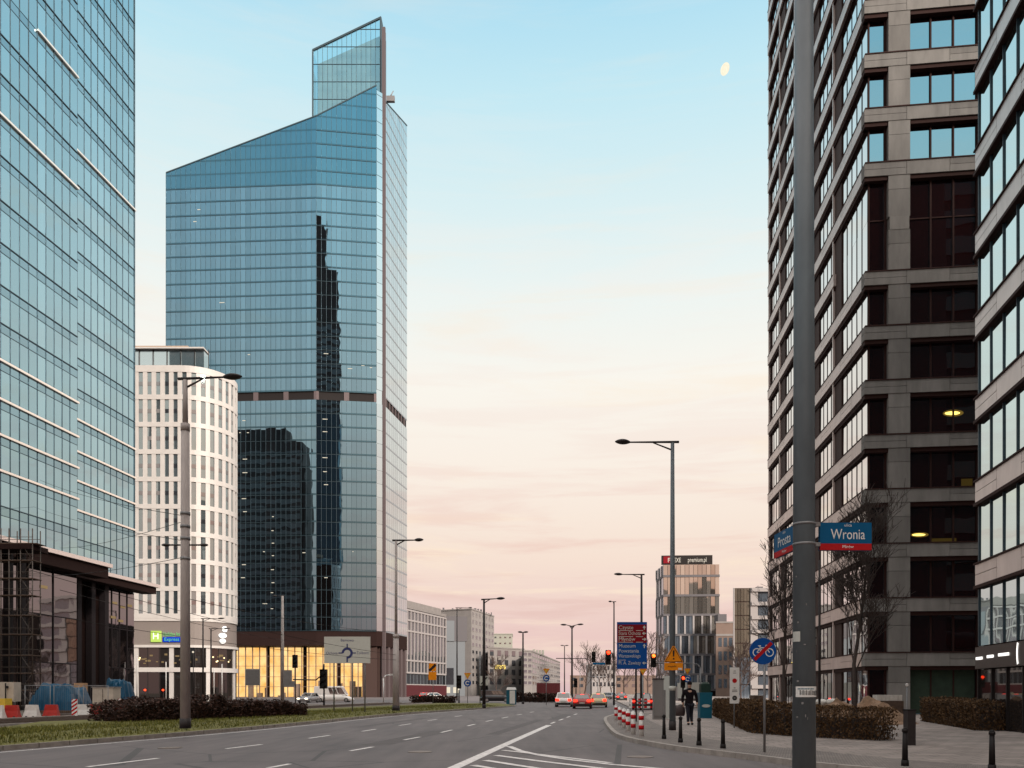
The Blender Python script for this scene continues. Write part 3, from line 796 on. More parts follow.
for (py, w, h) in ((629.5, .5, .5), (636, .75, .42), (641.5, .55, .42)):
    mb = MB(); t = 7.0 if py < 632 else 6.6
    p, n_ = hplan(t); f2 = Fr(p[0], p[1], -n_[1], n_[0])
    pts = [(w * math.cos(a), gz(py, HY + 4) + h * math.sin(a)) for a in [2 * PI * i / 16 for i in range(16)]]
    plate_poly(mb, f2, pts, .5, .2); mb.build('lit_white_disc_sign', M['whitesign'], hot)

# ------------------------------------------------------------------ tall centre-left tower
PL = (gx(166, 240.5), 240.5); P1 = (gx(316.3, 237.8), 237.8); P2 = (gx(376.5, 240.0), 240.0); P3 = (gx(383.5, 241.8), 241.8); P4 = (gx(407, 264.0), 264.0)
unit = thing('glass_skyscraper', 'tall blue glass skyscraper with a slanted roof, glass crown and lit lobby', 'skyscraper', (-65, 250, 0))
def seg(a, b): return Fr(a[0], a[1], b[0] - a[0], b[1] - a[1]), math.hypot(b[0] - a[0], b[1] - a[1])
faces = []
zr = {'L': gz(172.5, 240.5), '1': gz(115.5, 237.8), '2': gz(85, 240), '3': gz(94, 241.8), '4': gz(125.5, 264)}
for (a, b, za, zb, n, key) in [(PL, P1, zr['L'], zr['1'], 30, 'front'), (P1, P2, zr['1'], zr['2'], 12, 'front2'), (P3, P4, gz(99.5, 242), zr['4'], 12, 'side')]:
    fr_, ln = seg(a, b); faces.append((fr_, ln, za, zb, n, key))
zb_top, zb_bot = gz(392.4, 239), gz(401, 239)
zlow, zatt = gz(631, 239), gz(187, 239)
lev = [zlow + (zb_bot - zlow) * i / 17 for i in range(18)] + [zb_top + (zatt - zb_top) * i / 15 for i in range(16)]
while lev[-1] < 192: lev.append(lev[-1] + 4.02)
def clip_poly(pts, fn):
    out = []
    for i in range(len(pts)):
        p, q = pts[i], pts[(i + 1) % len(pts)]
        fp, fq = fn(p), fn(q)
        if fp <= 0: out.append(p)
        if fp * fq < 0:
            t = fp / (fp - fq); out.append((p[0] + (q[0] - p[0]) * t, p[1] + (q[1] - p[1]) * t))
    return out
rng = random.Random(8)
for k in range(len(lev) - 1):
    z0, z1 = lev[k], lev[k + 1]
    if abs(z0 - zb_bot) < .01: continue
    mb = MB()
    for fi, (fr_, ln, za, zb, n, key) in enumerate(faces):
        roof = lambda s: za + (zb - za) * s / ln
        if z0 > max(za, zb) - .2: continue
        w = ln / n
        attic = z0 >= zatt - .1
        gm = 1 if attic else 0
        if key == 'side': gm = 2
        for i in range(n):
            a, b = i * w, (i + 1) * w
            ta, tb = rng.gauss(0, .0011), rng.gauss(0, .0008)
            lo, hi = z0 + .46, z1
            pts = clip_poly([(a + .05, lo), (b - .05, lo), (b - .05, hi), (a + .05, hi)], lambda p: p[1] - roof(p[0]))
            if len(pts) >= 3:
                cs, cz = (a + b) / 2, (lo + hi) / 2
                mb.face([fr_.pt(s, ta * (s - cs) + tb * (z - cz), z) for s, z in pts], gm)
            pts = clip_poly([(a, z0), (b, z0), (b, z0 + .44), (a, z0 + .44)], lambda p: p[1] - roof(p[0]))
            if len(pts) >= 3: mb.fpoly(fr_, pts, .02, 4 if key != 'side' else 5)
            zt_ = min(z1, roof(a))
            if zt_ > z0 + .1 and (key != 'side' or i % 3 == 0): mb.fbox(fr_, a - .045, a + .045, -.05, .08 if key != 'side' else .03, z0, zt_, 3 if key != 'side' else 5)
        if z1 < min(za, zb): mb.fbox(fr_, 0, ln, -.05, .1 if key != 'side' else .05, z0 - .04, z0 + .04, 3 if key != 'side' else 5)
    if mb.f: mb.build('storey_glazing', [M['unitglass'], M['unitattic'], M['unitside'], M['unitline'], M['unitslab'], M['unitsideline']], unit)
# solid core with sloped top
mb = MB()
def core_ring(z=None):
    P = [(PL[0] + .4, PL[1] + .4), (P1[0], P1[1] + .4), (P2[0] - .3, P2[1] + .4), (P3[0] - .4, P3[1] + .3), (P4[0] - .4, P4[1]), (-70, 275), (PL[0] + .4, 270)]
    return P
P = core_ring()
zt_ = [zr['L'] - .4, zr['1'] - .4, zr['2'] - .4, zr['3'] - .6, zr['4'] - .4, gz(128, 264), zr['L'] - .4]
mb.loft([[(p[0], p[1], zlow + .2) for p in P], [(p[0], p[1], z) for p, z in zip(P, zt_)]])
mb.build('core', M['unitslab'], unit, recalc=True)
# roof edge trim
mb = MB()
for (fr_, ln, za, zb, n, key) in faces:
    mb.hexa([fr_.pt(0, .12, za - .25), fr_.pt(ln, .12, zb - .25), fr_.pt(ln, -.5, zb - .25), fr_.pt(0, -.5, za - .25), fr_.pt(0, .12, za + .1), fr_.pt(ln, .12, zb + .1), fr_.pt(ln, -.5, zb + .1), fr_.pt(0, -.5, za + .1)])
mb.build('roof_trim', M['unitline'], unit)
# dark mechanical band with piers
mb = MB()
for (fr_, ln, za, zb, n, key) in faces:
    mb.fbox(fr_, .1, ln - .1, -.5, -.25, zb_bot, zb_top)
    if key != 'side':
        for s in [ln * (.0 + i / (5 if key == 'front' else 2)) for i in range(0, 6 if key == 'front' else 3)]:
            mp_ = MB(); mp_.fbox(fr_, max(0, s - .75), min(ln, s + .75), -.4, .05, zb_bot + .02, zb_top - .02); mp_.build('band_pier', M['fin'], unit)
    else:
        for i in range(1, 8):
            mp_ = MB(); mp_.fbox(fr_, ln * i / 8 - .25, ln * i / 8 + .25, -.4, .05, zb_bot + .02, zb_top - .02); mp_.build('band_pier', M['fin'], unit)
mb.build('mechanical_band', M['black'], unit)
# corner strip and fin
fr_, ln = seg(P2, P3)
mb = MB()
k = 0
z = zlow
while z < zr['3'] - 1:
    zz = min(z + 4.03, zr['3'])
    if not (zb_bot - 1 < z < zb_top): mb.fquad(fr_, .05, ln, z + .08, zz - .08, 0, 0)
    z = zz
mb.fbox(fr_, 0.02, ln, -.5, -.1, zlow, zr['3'] - .3, 0)
mb.build('corner_panel', M['chamfer'], unit)
mb = MB(); f3, _ = seg(P3, P4)
mb.fbox(f3, -.35, .25, -.4, .6, 0, gz(27, 241.5)); mb.build('corner_fin', M['fin'], unit)
mb = MB(); mb.fbox(f3, .55, .9, -.4, .45, 0, gz(30, 241.5)); mb.build('corner_fin', M['fin'], unit)
# crown
CY = 244.5
cl, cr_ = gx(313, CY), gx(380.4, CY)
frc = Fr(cl, CY, 1, 0); cw = cr_ - cl
ctl, ctr = gz(50.5, CY), gz(17.5, CY)
ct = lambda s: ctl + (ctr - ctl) * s / cw
mb = MB()
for i in range(14):
    a, b = cw * i / 14, cw * (i + 1) / 14
    mb.fpoly(frc, [(a, 150), (b, 150), (b, ct(b)), (a, ct(a))], 0)
fl_ = Fr(cl, CY + 9, 0, -1)
for i in range(4):
    a, b = 9 * i / 4, 9 * (i + 1) / 4
    mb.fpoly(fl_, [(a, 150), (b, 150), (b, ctl), (a, ctl)], 0)
crown = mb.build('crown_screen', M['crownglass'], unit)
mb = MB()
for i in range(15):
    a = cw * i / 14
    mb.fbox(frc, a - .05, a + .05, -.1, .08, 150, ct(a))
z = 156
while z < 206:
    sa = 0 if z < ctl else (z - ctl) / (ctr - ctl) * cw
    mb.fbox(frc, sa, cw, -.1, .10, z - .07, z + .07); z += 4.05 * 1.32
mb.hexa([frc.pt(-.2, .2, ctl - .3), frc.pt(cw + .2, .2, ctr - .3), frc.pt(cw + .2, -.4, ctr - .3), frc.pt(-.2, -.4, ctl - .3), frc.pt(-.2, .2, ctl + .3), frc.pt(cw + .2, .2, ctr + .3), frc.pt(cw + .2, -.4, ctr + .3), frc.pt(-.2, -.4, ctl + .3)])
mb.fbox(frc, -.25, .15, -.3, .25, 150, ctl); mb.fbox(frc, cw - .15, cw + .35, -9, .25, 150, ctr)
mb.build('crown_frame', M['unitline'], crown)
mb = MB()
mb.loft([[frc.pt(1.0, -2.0, 150), frc.pt(cw - .4, -2.0, 150), frc.pt(cw - .4, -8.5, 150), frc.pt(1.0, -8.5, 150)],
         [frc.pt(1.0, -2.0, ctl - 2.6), frc.pt(cw - .4, -2.0, ctr - 4.0), frc.pt(cw - .4, -8.5, ctr - 4.0), frc.pt(1.0, -8.5, ctl - 2.6)]])
mb.build('crown_core', M['crowncore'], unit, recalc=True)
mb = MB()
q = (gx(389.5, 246), 246, gz(98, 246))
mb.cyl(q, (q[0] + 1.2, q[1], q[2] + 2.2), .2, .12, 6); mb.box(q[0] - .9, q[0] + 1.6, q[1] - .5, q[1] + .5, q[2] - 1.2, q[2] + .4)
mb.build('roof_crane', M['steel'], unit)
# lights behind the glass
lit = MB(); lr = random.Random(21)
fr0 = faces[0]; fr1 = faces[1]
def lamp_at(face, px, py, w=.9, h=.22, mi=0):
    f_ = face[0]
    # intersect the camera ray with the face plane
    dx = (px - 512) / FPX
    den = f_.n[0] * dx + f_.n[1]
    t = (f_.n[0] * f_.o[0] + f_.n[1] * f_.o[1]) / den
    X, Y = dx * t, t
    s = (X - f_.o[0]) * f_.d[0] + (Y - f_.o[1]) * f_.d[1]
    z = gz(py, Y)
    lit.fbox(f_, s - w * .3, s + w * .3, .05, .1, z, z + h * .8, mi)
for px, py, w in [(199, 210, 1.5), (195, 222, 1.6), (222, 303, 2.5), (249, 355, 1.2), (244, 421, 1.6), (240, 433, .7), (248, 433, 1.0), (245, 459.5, 2.2), (245, 473, 2.4), (244, 499, 2.2), (245, 512, 1.8), (244, 565, 2.0), (243, 578, 2.0), (273, 517, .9), (272.5, 531, 1.1), (273, 543.5, 1.2), (273, 556, 1.1), (264, 552, .9), (272.5, 570, 1.5), (273, 583, 1.4), (272, 593, 1.2), (265, 604, 2.4), (272, 609, 1.2), (304, 553, 1.5)]:
    lamp_at(fr0, px, py, w)
for px, py, w in [(325, 419.5, 2.4), (325, 432, 2.2), (325, 458, 2.4), (325, 472, 1.8), (326, 485, 2.0), (350, 369, 2.2), (363, 366, 1.5), (371, 368, 1.2), (326, 354, 2.2), (353, 552, .5), (326, 578, 1.6)]:
    lamp_at(fr1, px, py, w)
lit.build('office_lamp', [M['lampwhite']], unit)
# base: soffit, lobby
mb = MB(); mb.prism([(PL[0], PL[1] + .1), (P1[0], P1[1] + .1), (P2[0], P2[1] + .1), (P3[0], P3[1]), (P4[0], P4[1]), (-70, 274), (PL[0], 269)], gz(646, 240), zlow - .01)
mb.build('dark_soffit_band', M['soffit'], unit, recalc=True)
mb = MB()
LW = Fr(gx(200, 249), 249, 1, 0); lwid = gx(371, 249) - gx(200, 249)
mb.fbox(LW, 0, lwid, -1, 0, 0.1, gz(646, 240)); mb.build('lobby_wall', M['lobby'], unit)
mb = MB()
GL = Fr(gx(196, 241), 241.2, 1, 0); gw = gx(372, 241) - gx(196, 241)
for i in range(26):
    a = gw * i / 25
    mb.fbox(GL, a - .11, a + .11, -.3, .1, 0, gz(646, 240))
for z in (3.2, 6.2, 9.4, 12.4): mb.fbox(GL, 0, gw, -.2, .06, z - .06, z + .06)
mb.build('lobby_mullion', M['brownfac'], unit)
mb = MB(); mb.fquad(GL, 0, gw, .05, gz(646, 240), -.12); mb.build('lobby_glass', M['lobbyglass'], unit)
for px in (233, 268, 305, 339, 374):
    mb = MB(); X = gx(px, 243.5); mb.cyl((X, 243.5, 0), (X, 243.5, gz(646, 240)), .55, .55, 12); mb.build('lobby_column', M['soffit'], unit)
mb = MB()
for i in range(16):
    px = 250 + i * 7 + lr.uniform(-2, 2); z = lr.uniform(.2, 5.5)
    mb.box(gx(px, 246.5), gx(px, 246.5) + lr.uniform(.5, 2.2), 246, 246.6, 0.1, z)
mb.build('lobby_fittings', M['brownpar'], unit)
mb = MB(); mb.fbox(Fr(gx(362, 240.4), 240.6, 1, 0), 0, 4.4, -8, -.2, 0, gz(646, 240)); mb.fbox(f3, .2, 22, -6, -1.2, 0, gz(640, 250)); mb.build('side_entrance_wall', M['btpier'], unit)
for i in range(6):
    mb = MB(); s = .8 + i * 4; mb.fbox(f3, s, s + 1.6, -1.2, -.1, 0, zlow); mb.build('ground_pier', M['fin'], unit)

# ------------------------------------------------------------------ dark stone tower, right
BY = 53.0
C0 = (gx(868, BY), BY)
FB = Fr(C0[0], C0[1], U[1], -U[0])             # camera-facing face, s to the right
FS = Fr(C0[0] + U[0] * 31.0, C0[1] + U[1] * 31.0, -U[0], -U[1])  # street face, s from the far end (0) to the corner (31)
bt = thing('stone_office_tower', 'dark office tower of stone bands and brown framed windows behind the hedge', 'office tower', (C0[0] + 8, BY + 14, 0))
pxm = BY / FPX
sill = lambda k: gz(58.6 + 54.06 * k, BY)
FLO = 3.582
def band_z(k): return sill(k) - .86, sill(k)
ks = list(range(-14, 12))
def seg_band(mb, fr_, s0, s1, o0, o1, z0, z1, L_=2.6, mi=0):
    n = max(1, int(round((s1 - s0) / L_))); w = (s1 - s0) / n
    zm = z0 + (z1 - z0) * .52
    for i in range(n):
        a, b = s0 + i * w + .012, s0 + (i + 1) * w - .012
        if i % 2 == 0 and w > 1.5:
            mb.fbox(fr_, a, b, o0, o1, z0, zm - .012, mi); mb.fbox(fr_, a, b, o0, o1, zm + .012, z1, mi)
        else:
            mb.fbox(fr_, a, b, o0, o1, z0, z1, mi)
# backing
mb = MB(); mb.fbox(FB, .3, 24, -18, -.35, .1, sill(-14)); mb.fbox(FS, 0.7, 30.7, -18, -.36, .1, sill(-14) - .01); mb.build('core', M['btframe'], bt)
cam_open = [(0.06, 1.19), (2.55, 6.95), (8.3, 12.7), (14.0, 18.4)]
st_open = [(0.6, 3.9), (5.7, 9.7) , (11.6, 15.9), (17.3, 21.5), (23.7, 30.94)]
st_open = [(31 - 28.85 - .9, 31 - 25.3), (31 - 23.3, 31 - 19.3), (31 - 17.5, 31 - 13.3), (31 - 11.5, 31 - 7.3), (31 - 5.5, 30.94)]
dbl = 3    # the band missing at this level: a double-height opening
for k in ks:
    z0, z1 = band_z(k)
    mb = MB()
    if k != dbl:
        seg_band(mb, FB, -.35, 18.4, -.3, .35, z0, z1)
    else:
        seg_band(mb, FB, 1.25, 2.5, -.3, .34, z0, z1); mb.build('stone_band', M['stone'], bt); mb = MB(); seg_band(mb, FB, 7.0, 18.4, -.3, .35, z0, z1)
    mb.build('stone_band', M['stone'], bt)
    mb = MB()
    seg_band(mb, FS, .6, 31.0, -.3, .30, z0, z1) if k != dbl else seg_band(mb, FS, .6, 24.2, -.3, .30, z0, z1)
    mb.build('street_band', M['pinkstone'], bt)
    # dark lips over and under the band
    mb = MB()
    for fr_, a, b in ((FB, -.3, 18.4), (FS, .65, 30.95)):
        if k == dbl and fr_ is FB: continue
        if k == dbl: b = 24
        mb.fbox(fr_, a, b, -.3, .26 if fr_ is FB else .20, z0 - .26, z0 - .004); mb.fbox(fr_, a, b, -.3, .39 if fr_ is FB else .33, z1 + .004, z1 + .075)
    mb.build('band_lip', M['btframe'], bt)
for k in ks:
    # opening below band k, down to the sill of k+1
    zt_, zb_ = band_z(k)[0] - .26, (sill(k + 1) + .08 if k + 1 < 12 else .2)
    if k == dbl: zt_ = band_z(k)[1] + .02
    if k + 1 == dbl: zb_ = band_z(dbl)[1]
    if k == 11: zb_ = .15
    for s0, s1 in cam_open:
        mb = MB()
        n = 1 if s1 - s0 < 2 else 3
        w = (s1 - s0 - (.15 if n == 3 else 0)) / n
        for i in range(n):
            mb.fquad(FB, s0 + i * w + .05, s0 + (i + 1) * w - .05, zb_, zt_, -.12, 0, rng.gauss(0, .002), rng.gauss(0, .0015))
            mb.fbox(FB, s0 + i * w - .05, s0 + i * w + .05, -.3, -.02, zb_, zt_, 1)
        mb.fbox(FB, s1 - .15, s1, -.3, -.02, zb_, zt_, 1)
        if k == dbl: mb.fbox(FB, s0, s1, -.2, -.05, zt_ - .08, zt_ + .0, 1)
        mb.build('window', [M['btglass'], M['btframe']], bt)
    for s0, s1 in st_open:
        mb = MB()
        n = 5 if s1 > 30 else 4
        w = (s1 - s0) / n
        for i in range(n):
            mb.fquad(FS, s0 + i * w + .03, s0 + (i + 1) * w - .03, zb_, zt_, .02, 0, rng.gauss(0, .003), rng.gauss(0, .002))
            mb.fbox(FS, s0 + i * w - .03, s0 + i * w + .03, -.3, .05, zb_, zt_, 1)
        mb.build('street_window', [M['btstreet'], M['btframe']], bt)
# piers
for (s0, s1) in ((1.19, 2.55), (6.95, 8.3), (12.7, 14.0)):
    mb = MB()
    for k in ks:
        zt_ = band_z(k)[0] - .01; zb_ = sill(k + 1) + .01 if k < 11 else .1
        zm = zb_ + (zt_ - zb_) * .66
        mb.fbox(FB, s0, s1, -.3, .32, zb_, zm - .012); mb.fbox(FB, s0, s1, -.3, .32, zm + .012, zt_)
    mb.build('stone_pier', M['stone'], bt)
edges = [(.65, st_open[0][0])] + [(a[1], b[0]) for a, b in zip(st_open[:-1], st_open[1:])]
for (s0, s1) in edges:
    mb = MB(); mb.fbox(FS, s0, s1, -.3, .10, .1, sill(-14) - .2)
    mb.fbox(FS, s0 + .02, s0 + .2, .10, .24, .1, sill(-14) - .3, 1)
    mb.build('street_pier', [M['btpier'], M['pinkstone']], bt)
# lit rooms: lamps, their glow on the ceilings painted as dim emissive shapes
def ellipse(mb, fr_, s_, z, o, a, b, mi=0):
    mb.fpoly(fr_, [(s_ + a * math.cos(2 * PI * q_ / 20), z + b * math.sin(2 * PI * q_ / 20)) for q_ in range(20)], o, mi)
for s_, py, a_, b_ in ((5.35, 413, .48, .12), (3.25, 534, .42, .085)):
    mb = MB(); ellipse(mb, FB, s_ + .05, gz(py, 52.5), -.112, a_ * 1.35, b_ * 1.9); mb.build('painted_ceiling_glow', M['dimyellow'], bt)
    mb = MB(); ellipse(mb, FB, s_, gz(py, 52.5), -.108, a_, b_); mb.build('lit_office_lamp', M['lampyellow'], bt)
mb = MB(); mb.fquad(FB, 5.9, 6.6, gz(486, 52.5), gz(479, 52.5), -.112); mb.fquad(FB, 4.0, 5.6, gz(545, 52.5), gz(538, 52.5), -.113)
mb.build('painted_ceiling_glow', M['faintyellow'], bt)
mb = MB(); mb.fquad(FB, 2.7, 6.7, .2, 3.3, -.05); mb.build('green_netting', M['greenhoard'], bt)
mb = MB(); mb.fquad(FS, 29.8, 30.9, .2, 3.2, -.05); mb.build('blue_hoarding', M['mblue'], bt)

# ------------------------------------------------------------------ near right glass block
NY = 33.0
N0 = (gx(979, NY), NY)
FN = Fr(N0[0], N0[1], -math.sin(R(11)), -math.cos(R(11)))    # s toward the camera, outward to the street
nb = thing('glass_office_block', 'glass office block with pale floor bands at the right edge of the pavement', 'office block', (N0[0] + 8, NY - 8, 0))
nsill = lambda k: gz(586 - 82.6 * k, NY)
mb = MB(); mb.fbox(FN, .06, 22, -16, -.15, .1, nsill(13)); mb.build('core', M['btframe'], nb)
for k in range(0, 14):
    zb_ = nsill(k); zt_ = zb_ + .86
    mb = MB(); seg_band(mb, FN, 0, 22, -.2, .15, zb_, zt_, 2.1); mb.build('floor_band', M['nbpanel'], nb)
    mb = MB(); mb.fbox(FN, -.05, 22, -.2, .21, zb_ - .13, zb_ - .004); mb.fbox(FN, -.04, 22, -.2, .21, zt_ + .004, zt_ + .07); mb.build('band_lip', M['btframe'], nb)
    if k < 13:
        mb = MB(); z0, z1 = zt_ + .07, nsill(k + 1) - .13
        for i in range(17):
            a = .06 + i * 1.23
            mb.fquad(FN, a + .03, a + 1.20, z0, z1, 0, 0, rng.gauss(0, .002), rng.gauss(0, .0015)); mb.fbox(FN, a - .03, a + .03, -.1, .05, z0, z1, 1)
        mb.build('window_band', [M['nbglass'], M['hubframe']], nb)
mb = MB()
z0, z1 = 3.5, nsill(0) - .13
for i in range(17):
    a = .06 + i * 1.23
    mb.fquad(FN, a + .03, a + 1.20, z0, z1, 0, 0, rng.gauss(0, .003), 0); mb.fbox(FN, a - .03, a + .03, -.1, .05, z0, z1, 1)
mb.build('window_band', [M['nbglass'], M['hubframe']], nb)
mb = MB(); mb.fbox(FN, -.02, 22, -.1, .14, gz(669, NY), gz(647.5, NY)); sb_ = mb.build('sign_fascia', M['signboard'], nb)
mb = MB()
for a, b, z in ((.16, .80, 2.97), (1.31, 1.92, 3.0), (2.42, 3.36, 3.02)):
    mb.fbox(FN, a, b, .15, .18, z - .055, z + .055)
def arc_bar(mb, fr_, s, z, o, r, a0, a1, w, n=10):
    for i in range(n):
        t0 = a0 + (a1 - a0) * i / n; t1 = a0 + (a1 - a0) * (i + 1) / n
        mb.fpoly(fr_, [(s + (r - w) * math.cos(t0), z + (r - w) * math.sin(t0)), (s + r * math.cos(t0), z + r * math.sin(t0)), (s + r * math.cos(t1), z + r * math.sin(t1)), (s + (r - w) * math.cos(t1), z + (r - w) * math.sin(t1))], o)
arc_bar(mb, FN, 5.25, 3.0, .16, 1.25, R(161), R(199), .13)
mb.build('lit_lettering', M['whitesign'], sb_)
mb = MB()
for i in range(15):
    a = .02 + i * 1.42
    mb.fquad(FN, a + .04, a + 1.38, .15, 2.5, 0, 0, rng.gauss(0, .003), 0); mb.fbox(FN, a - .04, a + .04, -.1, .06, .12, 2.53, 1)
mb.build('shop_glazing', [M['shopglass'], M['black']], nb)

# ------------------------------------------------------------------ far buildings, left side
def block(name, label, cat, pts, z_top, mat, loc, rows=0, cols=None, win=None, z_first=4.0, wfrac=(.6, .6), frame=None, group=None, roofmat=None):
    """pts: plan corners (visible walls run pts[0]->pts[1]->pts[2]); windows on the first walls"""
    t = thing(name, label, cat, loc, 0, group)
    mb = MB(); mb.prism(pts, 0, z_top); mb.build('wall', mat, t, recalc=True)
    cnt_ = 0; restm = MB()
    for wi, (a, b) in enumerate(zip(pts[:-1], pts[1:])):
        if cols is None or wi >= len(cols) or not cols[wi]: continue
        fr_, ln = seg(a, b); w = ln / cols[wi]; h = (z_top - z_first) / rows
        for r_ in range(rows):
            for c_ in range(cols[wi]):
                s0 = c_ * w + w * (1 - wfrac[0]) / 2; z0 = z_first + r_ * h + h * (1 - wfrac[1]) / 2
                mbw = MB() if cnt_ < 100 else restm
                mbw.fbox(fr_, s0, s0 + w * wfrac[0], -.05, .06, z0, z0 + h * wfrac[1], 0)
                if frame: mbw.fbox(fr_, s0 - .12, s0 + w * wfrac[0] + .12, -.05, .14, z0 - .15, z0 - .01, 1)
                if mbw is not restm: mbw.build('window', [win, frame or win], t)
                cnt_ += 1
    if restm.f: restm.build('window', [win, frame or win], t, kind='stuff')
    mb = MB(); fr_, ln = seg(pts[0], pts[1])
    for a, b in zip(pts[:-1], pts[1:]):
        fr_, ln = seg(a, b); mb.fbox(fr_, -.1, ln + .1, -.4, .2, z_top, z_top + .5)
    mb.build('parapet', roofmat or mat, t)
    return t

# white framed modern block behind the skyscraper
a, b = (gx(400, 268), 268), (gx(446, 306), 306)
t = thing('framed_office_block', 'grey modern block with white window grid just right of the skyscraper', 'office block', ((a[0] + b[0]) / 2 - 8, 290, 0))
fr_, ln = seg(a, b); zt_ = gz(606.5, 268)
mb = MB(); mb.fbox(fr_, 0, ln, -18, -.3, 0, zt_); mb.build('wall', M['bluegrey'], t)
mb = MB(); mb.fbox(fr_, 0, ln, -18, .1, zt_, zt_ + 1.0); mb.fbox(fr_, 4, ln, -14, -2, zt_ + 1, zt_ + 3.2); mb.build('roof', M['conc'], t)
zbands = [gz(p, 270) for p in (680, 660, 634, 625, 613.5)]
zbands = [4.0, 8.2, 12.4, 22.5, 26.2, zt_ - .6]
for k in range(len(zbands) - 1):
    mb = MB()
    n = 14
    for i in range(n):
        mb.fquad(fr_, ln * i / n + .3, ln * (i + 1) / n - .3, zbands[k] + .35, zbands[k + 1] - .2, -.2)
    mb.build('window_row', M['farwin'], t)
mb = MB()
for z in zbands: mb.fbox(fr_, 0, ln, -.3, .15, z - .25, z + .35)
for i in range(15): mb.fbox(fr_, ln * i / 14 - .28, ln * i / 14 + .28, -.3, .1, 8.2, zt_ - .5)
mb.build('window_grid', M['wframe'], t)
mb = MB(); mb.fbox(fr_, 0, ln, -.3, .3, 0, 4.0); mb.build('shop_front', M['maroon'], t)

t = thing('slab_block', 'blue-grey block with a dark framed tall panel between the white grid block and apartments', 'office block', (gx(449, 318), 325, 0))
f_ = Fr(gx(440, 312), 312, 1, 0.25)
W_ = gx(466, 316) - gx(440, 312)
mb = MB(); mb.fbox(f_, -1.5, W_, -12, 0, 0, gz(641, 312)); mb.build('wall', M['bluegrey'], t)
mb = MB(); mb.fbox(f_, .6, W_ + .8, -12, .2, gz(641, 312), gz(616, 312)); mb.build('dark_frame', M['darkslab'], t)
mb = MB(); mb.fbox(f_, 2.4, 5.6, .21, .4, gz(641, 312), gz(620.5, 312)); mb.build('pale_panel', M['bluegrey'], t)
mb = MB(); mb.fbox(f_, 2.4, 5.4, .01, .1, 4.5, 11); mb.fbox(f_, .1, 1.6, .01, .1, 4.5, 11); mb.build('window', M['farwin'], t)
mb = MB(); mb.fbox(f_, 1.2, 4.0, .02, .12, 1.2, 3.5); mb.fbox(f_, 5.2, 7.6, .02, .12, 1.2, 3.5); mb.build('lit_shop_window', M['lampwhite'], t)

CA = (gx(471.4, 330), 330)
apt = block('apartment_block', 'tall pale grey apartment block with rows of small windows beyond the roundabout', 'apartment block', [(gx(432, 338), 338), CA, (gx(494, 362), 362), (-20, 380), (-40, 370)], gz(609.5, 330), M['conc2'], ((CA[0]) - 6, 348, 0), rows=10, cols=[0, 7], win=M['farwin'], wfrac=(.5, .42), frame=M['wframe'])
mb = MB()
for i in range(14):
    x = gx(435, 345) + i * 1.5 + rng.uniform(-.3, .3); mb.box(x, x + rng.uniform(.4, 1.2), 345, 346, gz(609.5, 330), gz(609.5, 330) + rng.uniform(.8, 2.6))
for i in range(8):
    mb.box(gx(474 + i * 2.4, 355), gx(475 + i * 2.4, 355), 355, 356, gz(609.5, 330), gz(609.5, 330) + rng.uniform(.4, 1.6))
mb.build('rooftop_plant', M['darkslab'], apt)

block('rooftop_annex', 'pale greenish plain block rising behind the apartments', 'building', [(gx(493, 420), 420), (gx(512.5, 420), 420), (gx(512.5, 440), 440), (-8, 440)], gz(634.5, 420), M['palegreen'], (-6, 430, 0), rows=9, cols=[4, 0], win=M['farwin'], wfrac=(.4, .25))
t = block('old_office_block', 'low grey block with tall piers and a warm lit window', 'office block', [(gx(488, 330), 330), (gx(524, 345), 345), (gx(525, 370), 370), (-10, 370)], gz(648.5, 335), M['conc'], (-2, 350, 0), rows=4, cols=[5, 0], win=M['farwin'], wfrac=(.5, .6))
mb = MB(); f_ = Fr(gx(494, 332), 332, 1, .3); mb.fbox(f_, .5, 4.8, .3, .5, gz(669, 332), gz(665, 332)); mb.build('lit_window', M['lampyellow'], t)
t = block('long_residential_block', 'long pale grid-windowed block stretching away along the street on the left', 'apartment block', [(gx(523, 300), 300), (gx(532, 305), 305), (gx(560, 420), 420), (4, 425)], gz(651, 300), M['conc2'], (8, 350, 0), rows=6, cols=[2, 14], win=M['farwin'], wfrac=(.7, .5), frame=M['wframe'])
mb = MB()
for i in range(6): mb.box(gx(527 + i * 3, 330), gx(529 + i * 3, 330), 330, 333, gz(651, 300), gz(651, 300) + rng.uniform(.8, 2.4))
mb.build('rooftop_plant', M['palegreen'], t)
block('white_office_block', 'small white block far down the street under the traffic signals', 'building', [(gx(592, 520), 520), (gx(614, 520), 520), (gx(616, 540), 540), (50, 540)], gz(664, 520), M['wframe'], (60, 530, 0), rows=3, cols=[6, 0], win=M['farwin'], wfrac=(.5, .5))
block('brown_terrace', 'long brownish low buildings at the far end of the street', 'building', [(gx(570, 600), 600), (gx(660, 600), 600), (gx(660, 620), 620), (50, 620)], gz(676, 600), M['brownfac'], (80, 610, 0), rows=2, cols=[12, 0], win=M['farwin'], wfrac=(.5, .5))

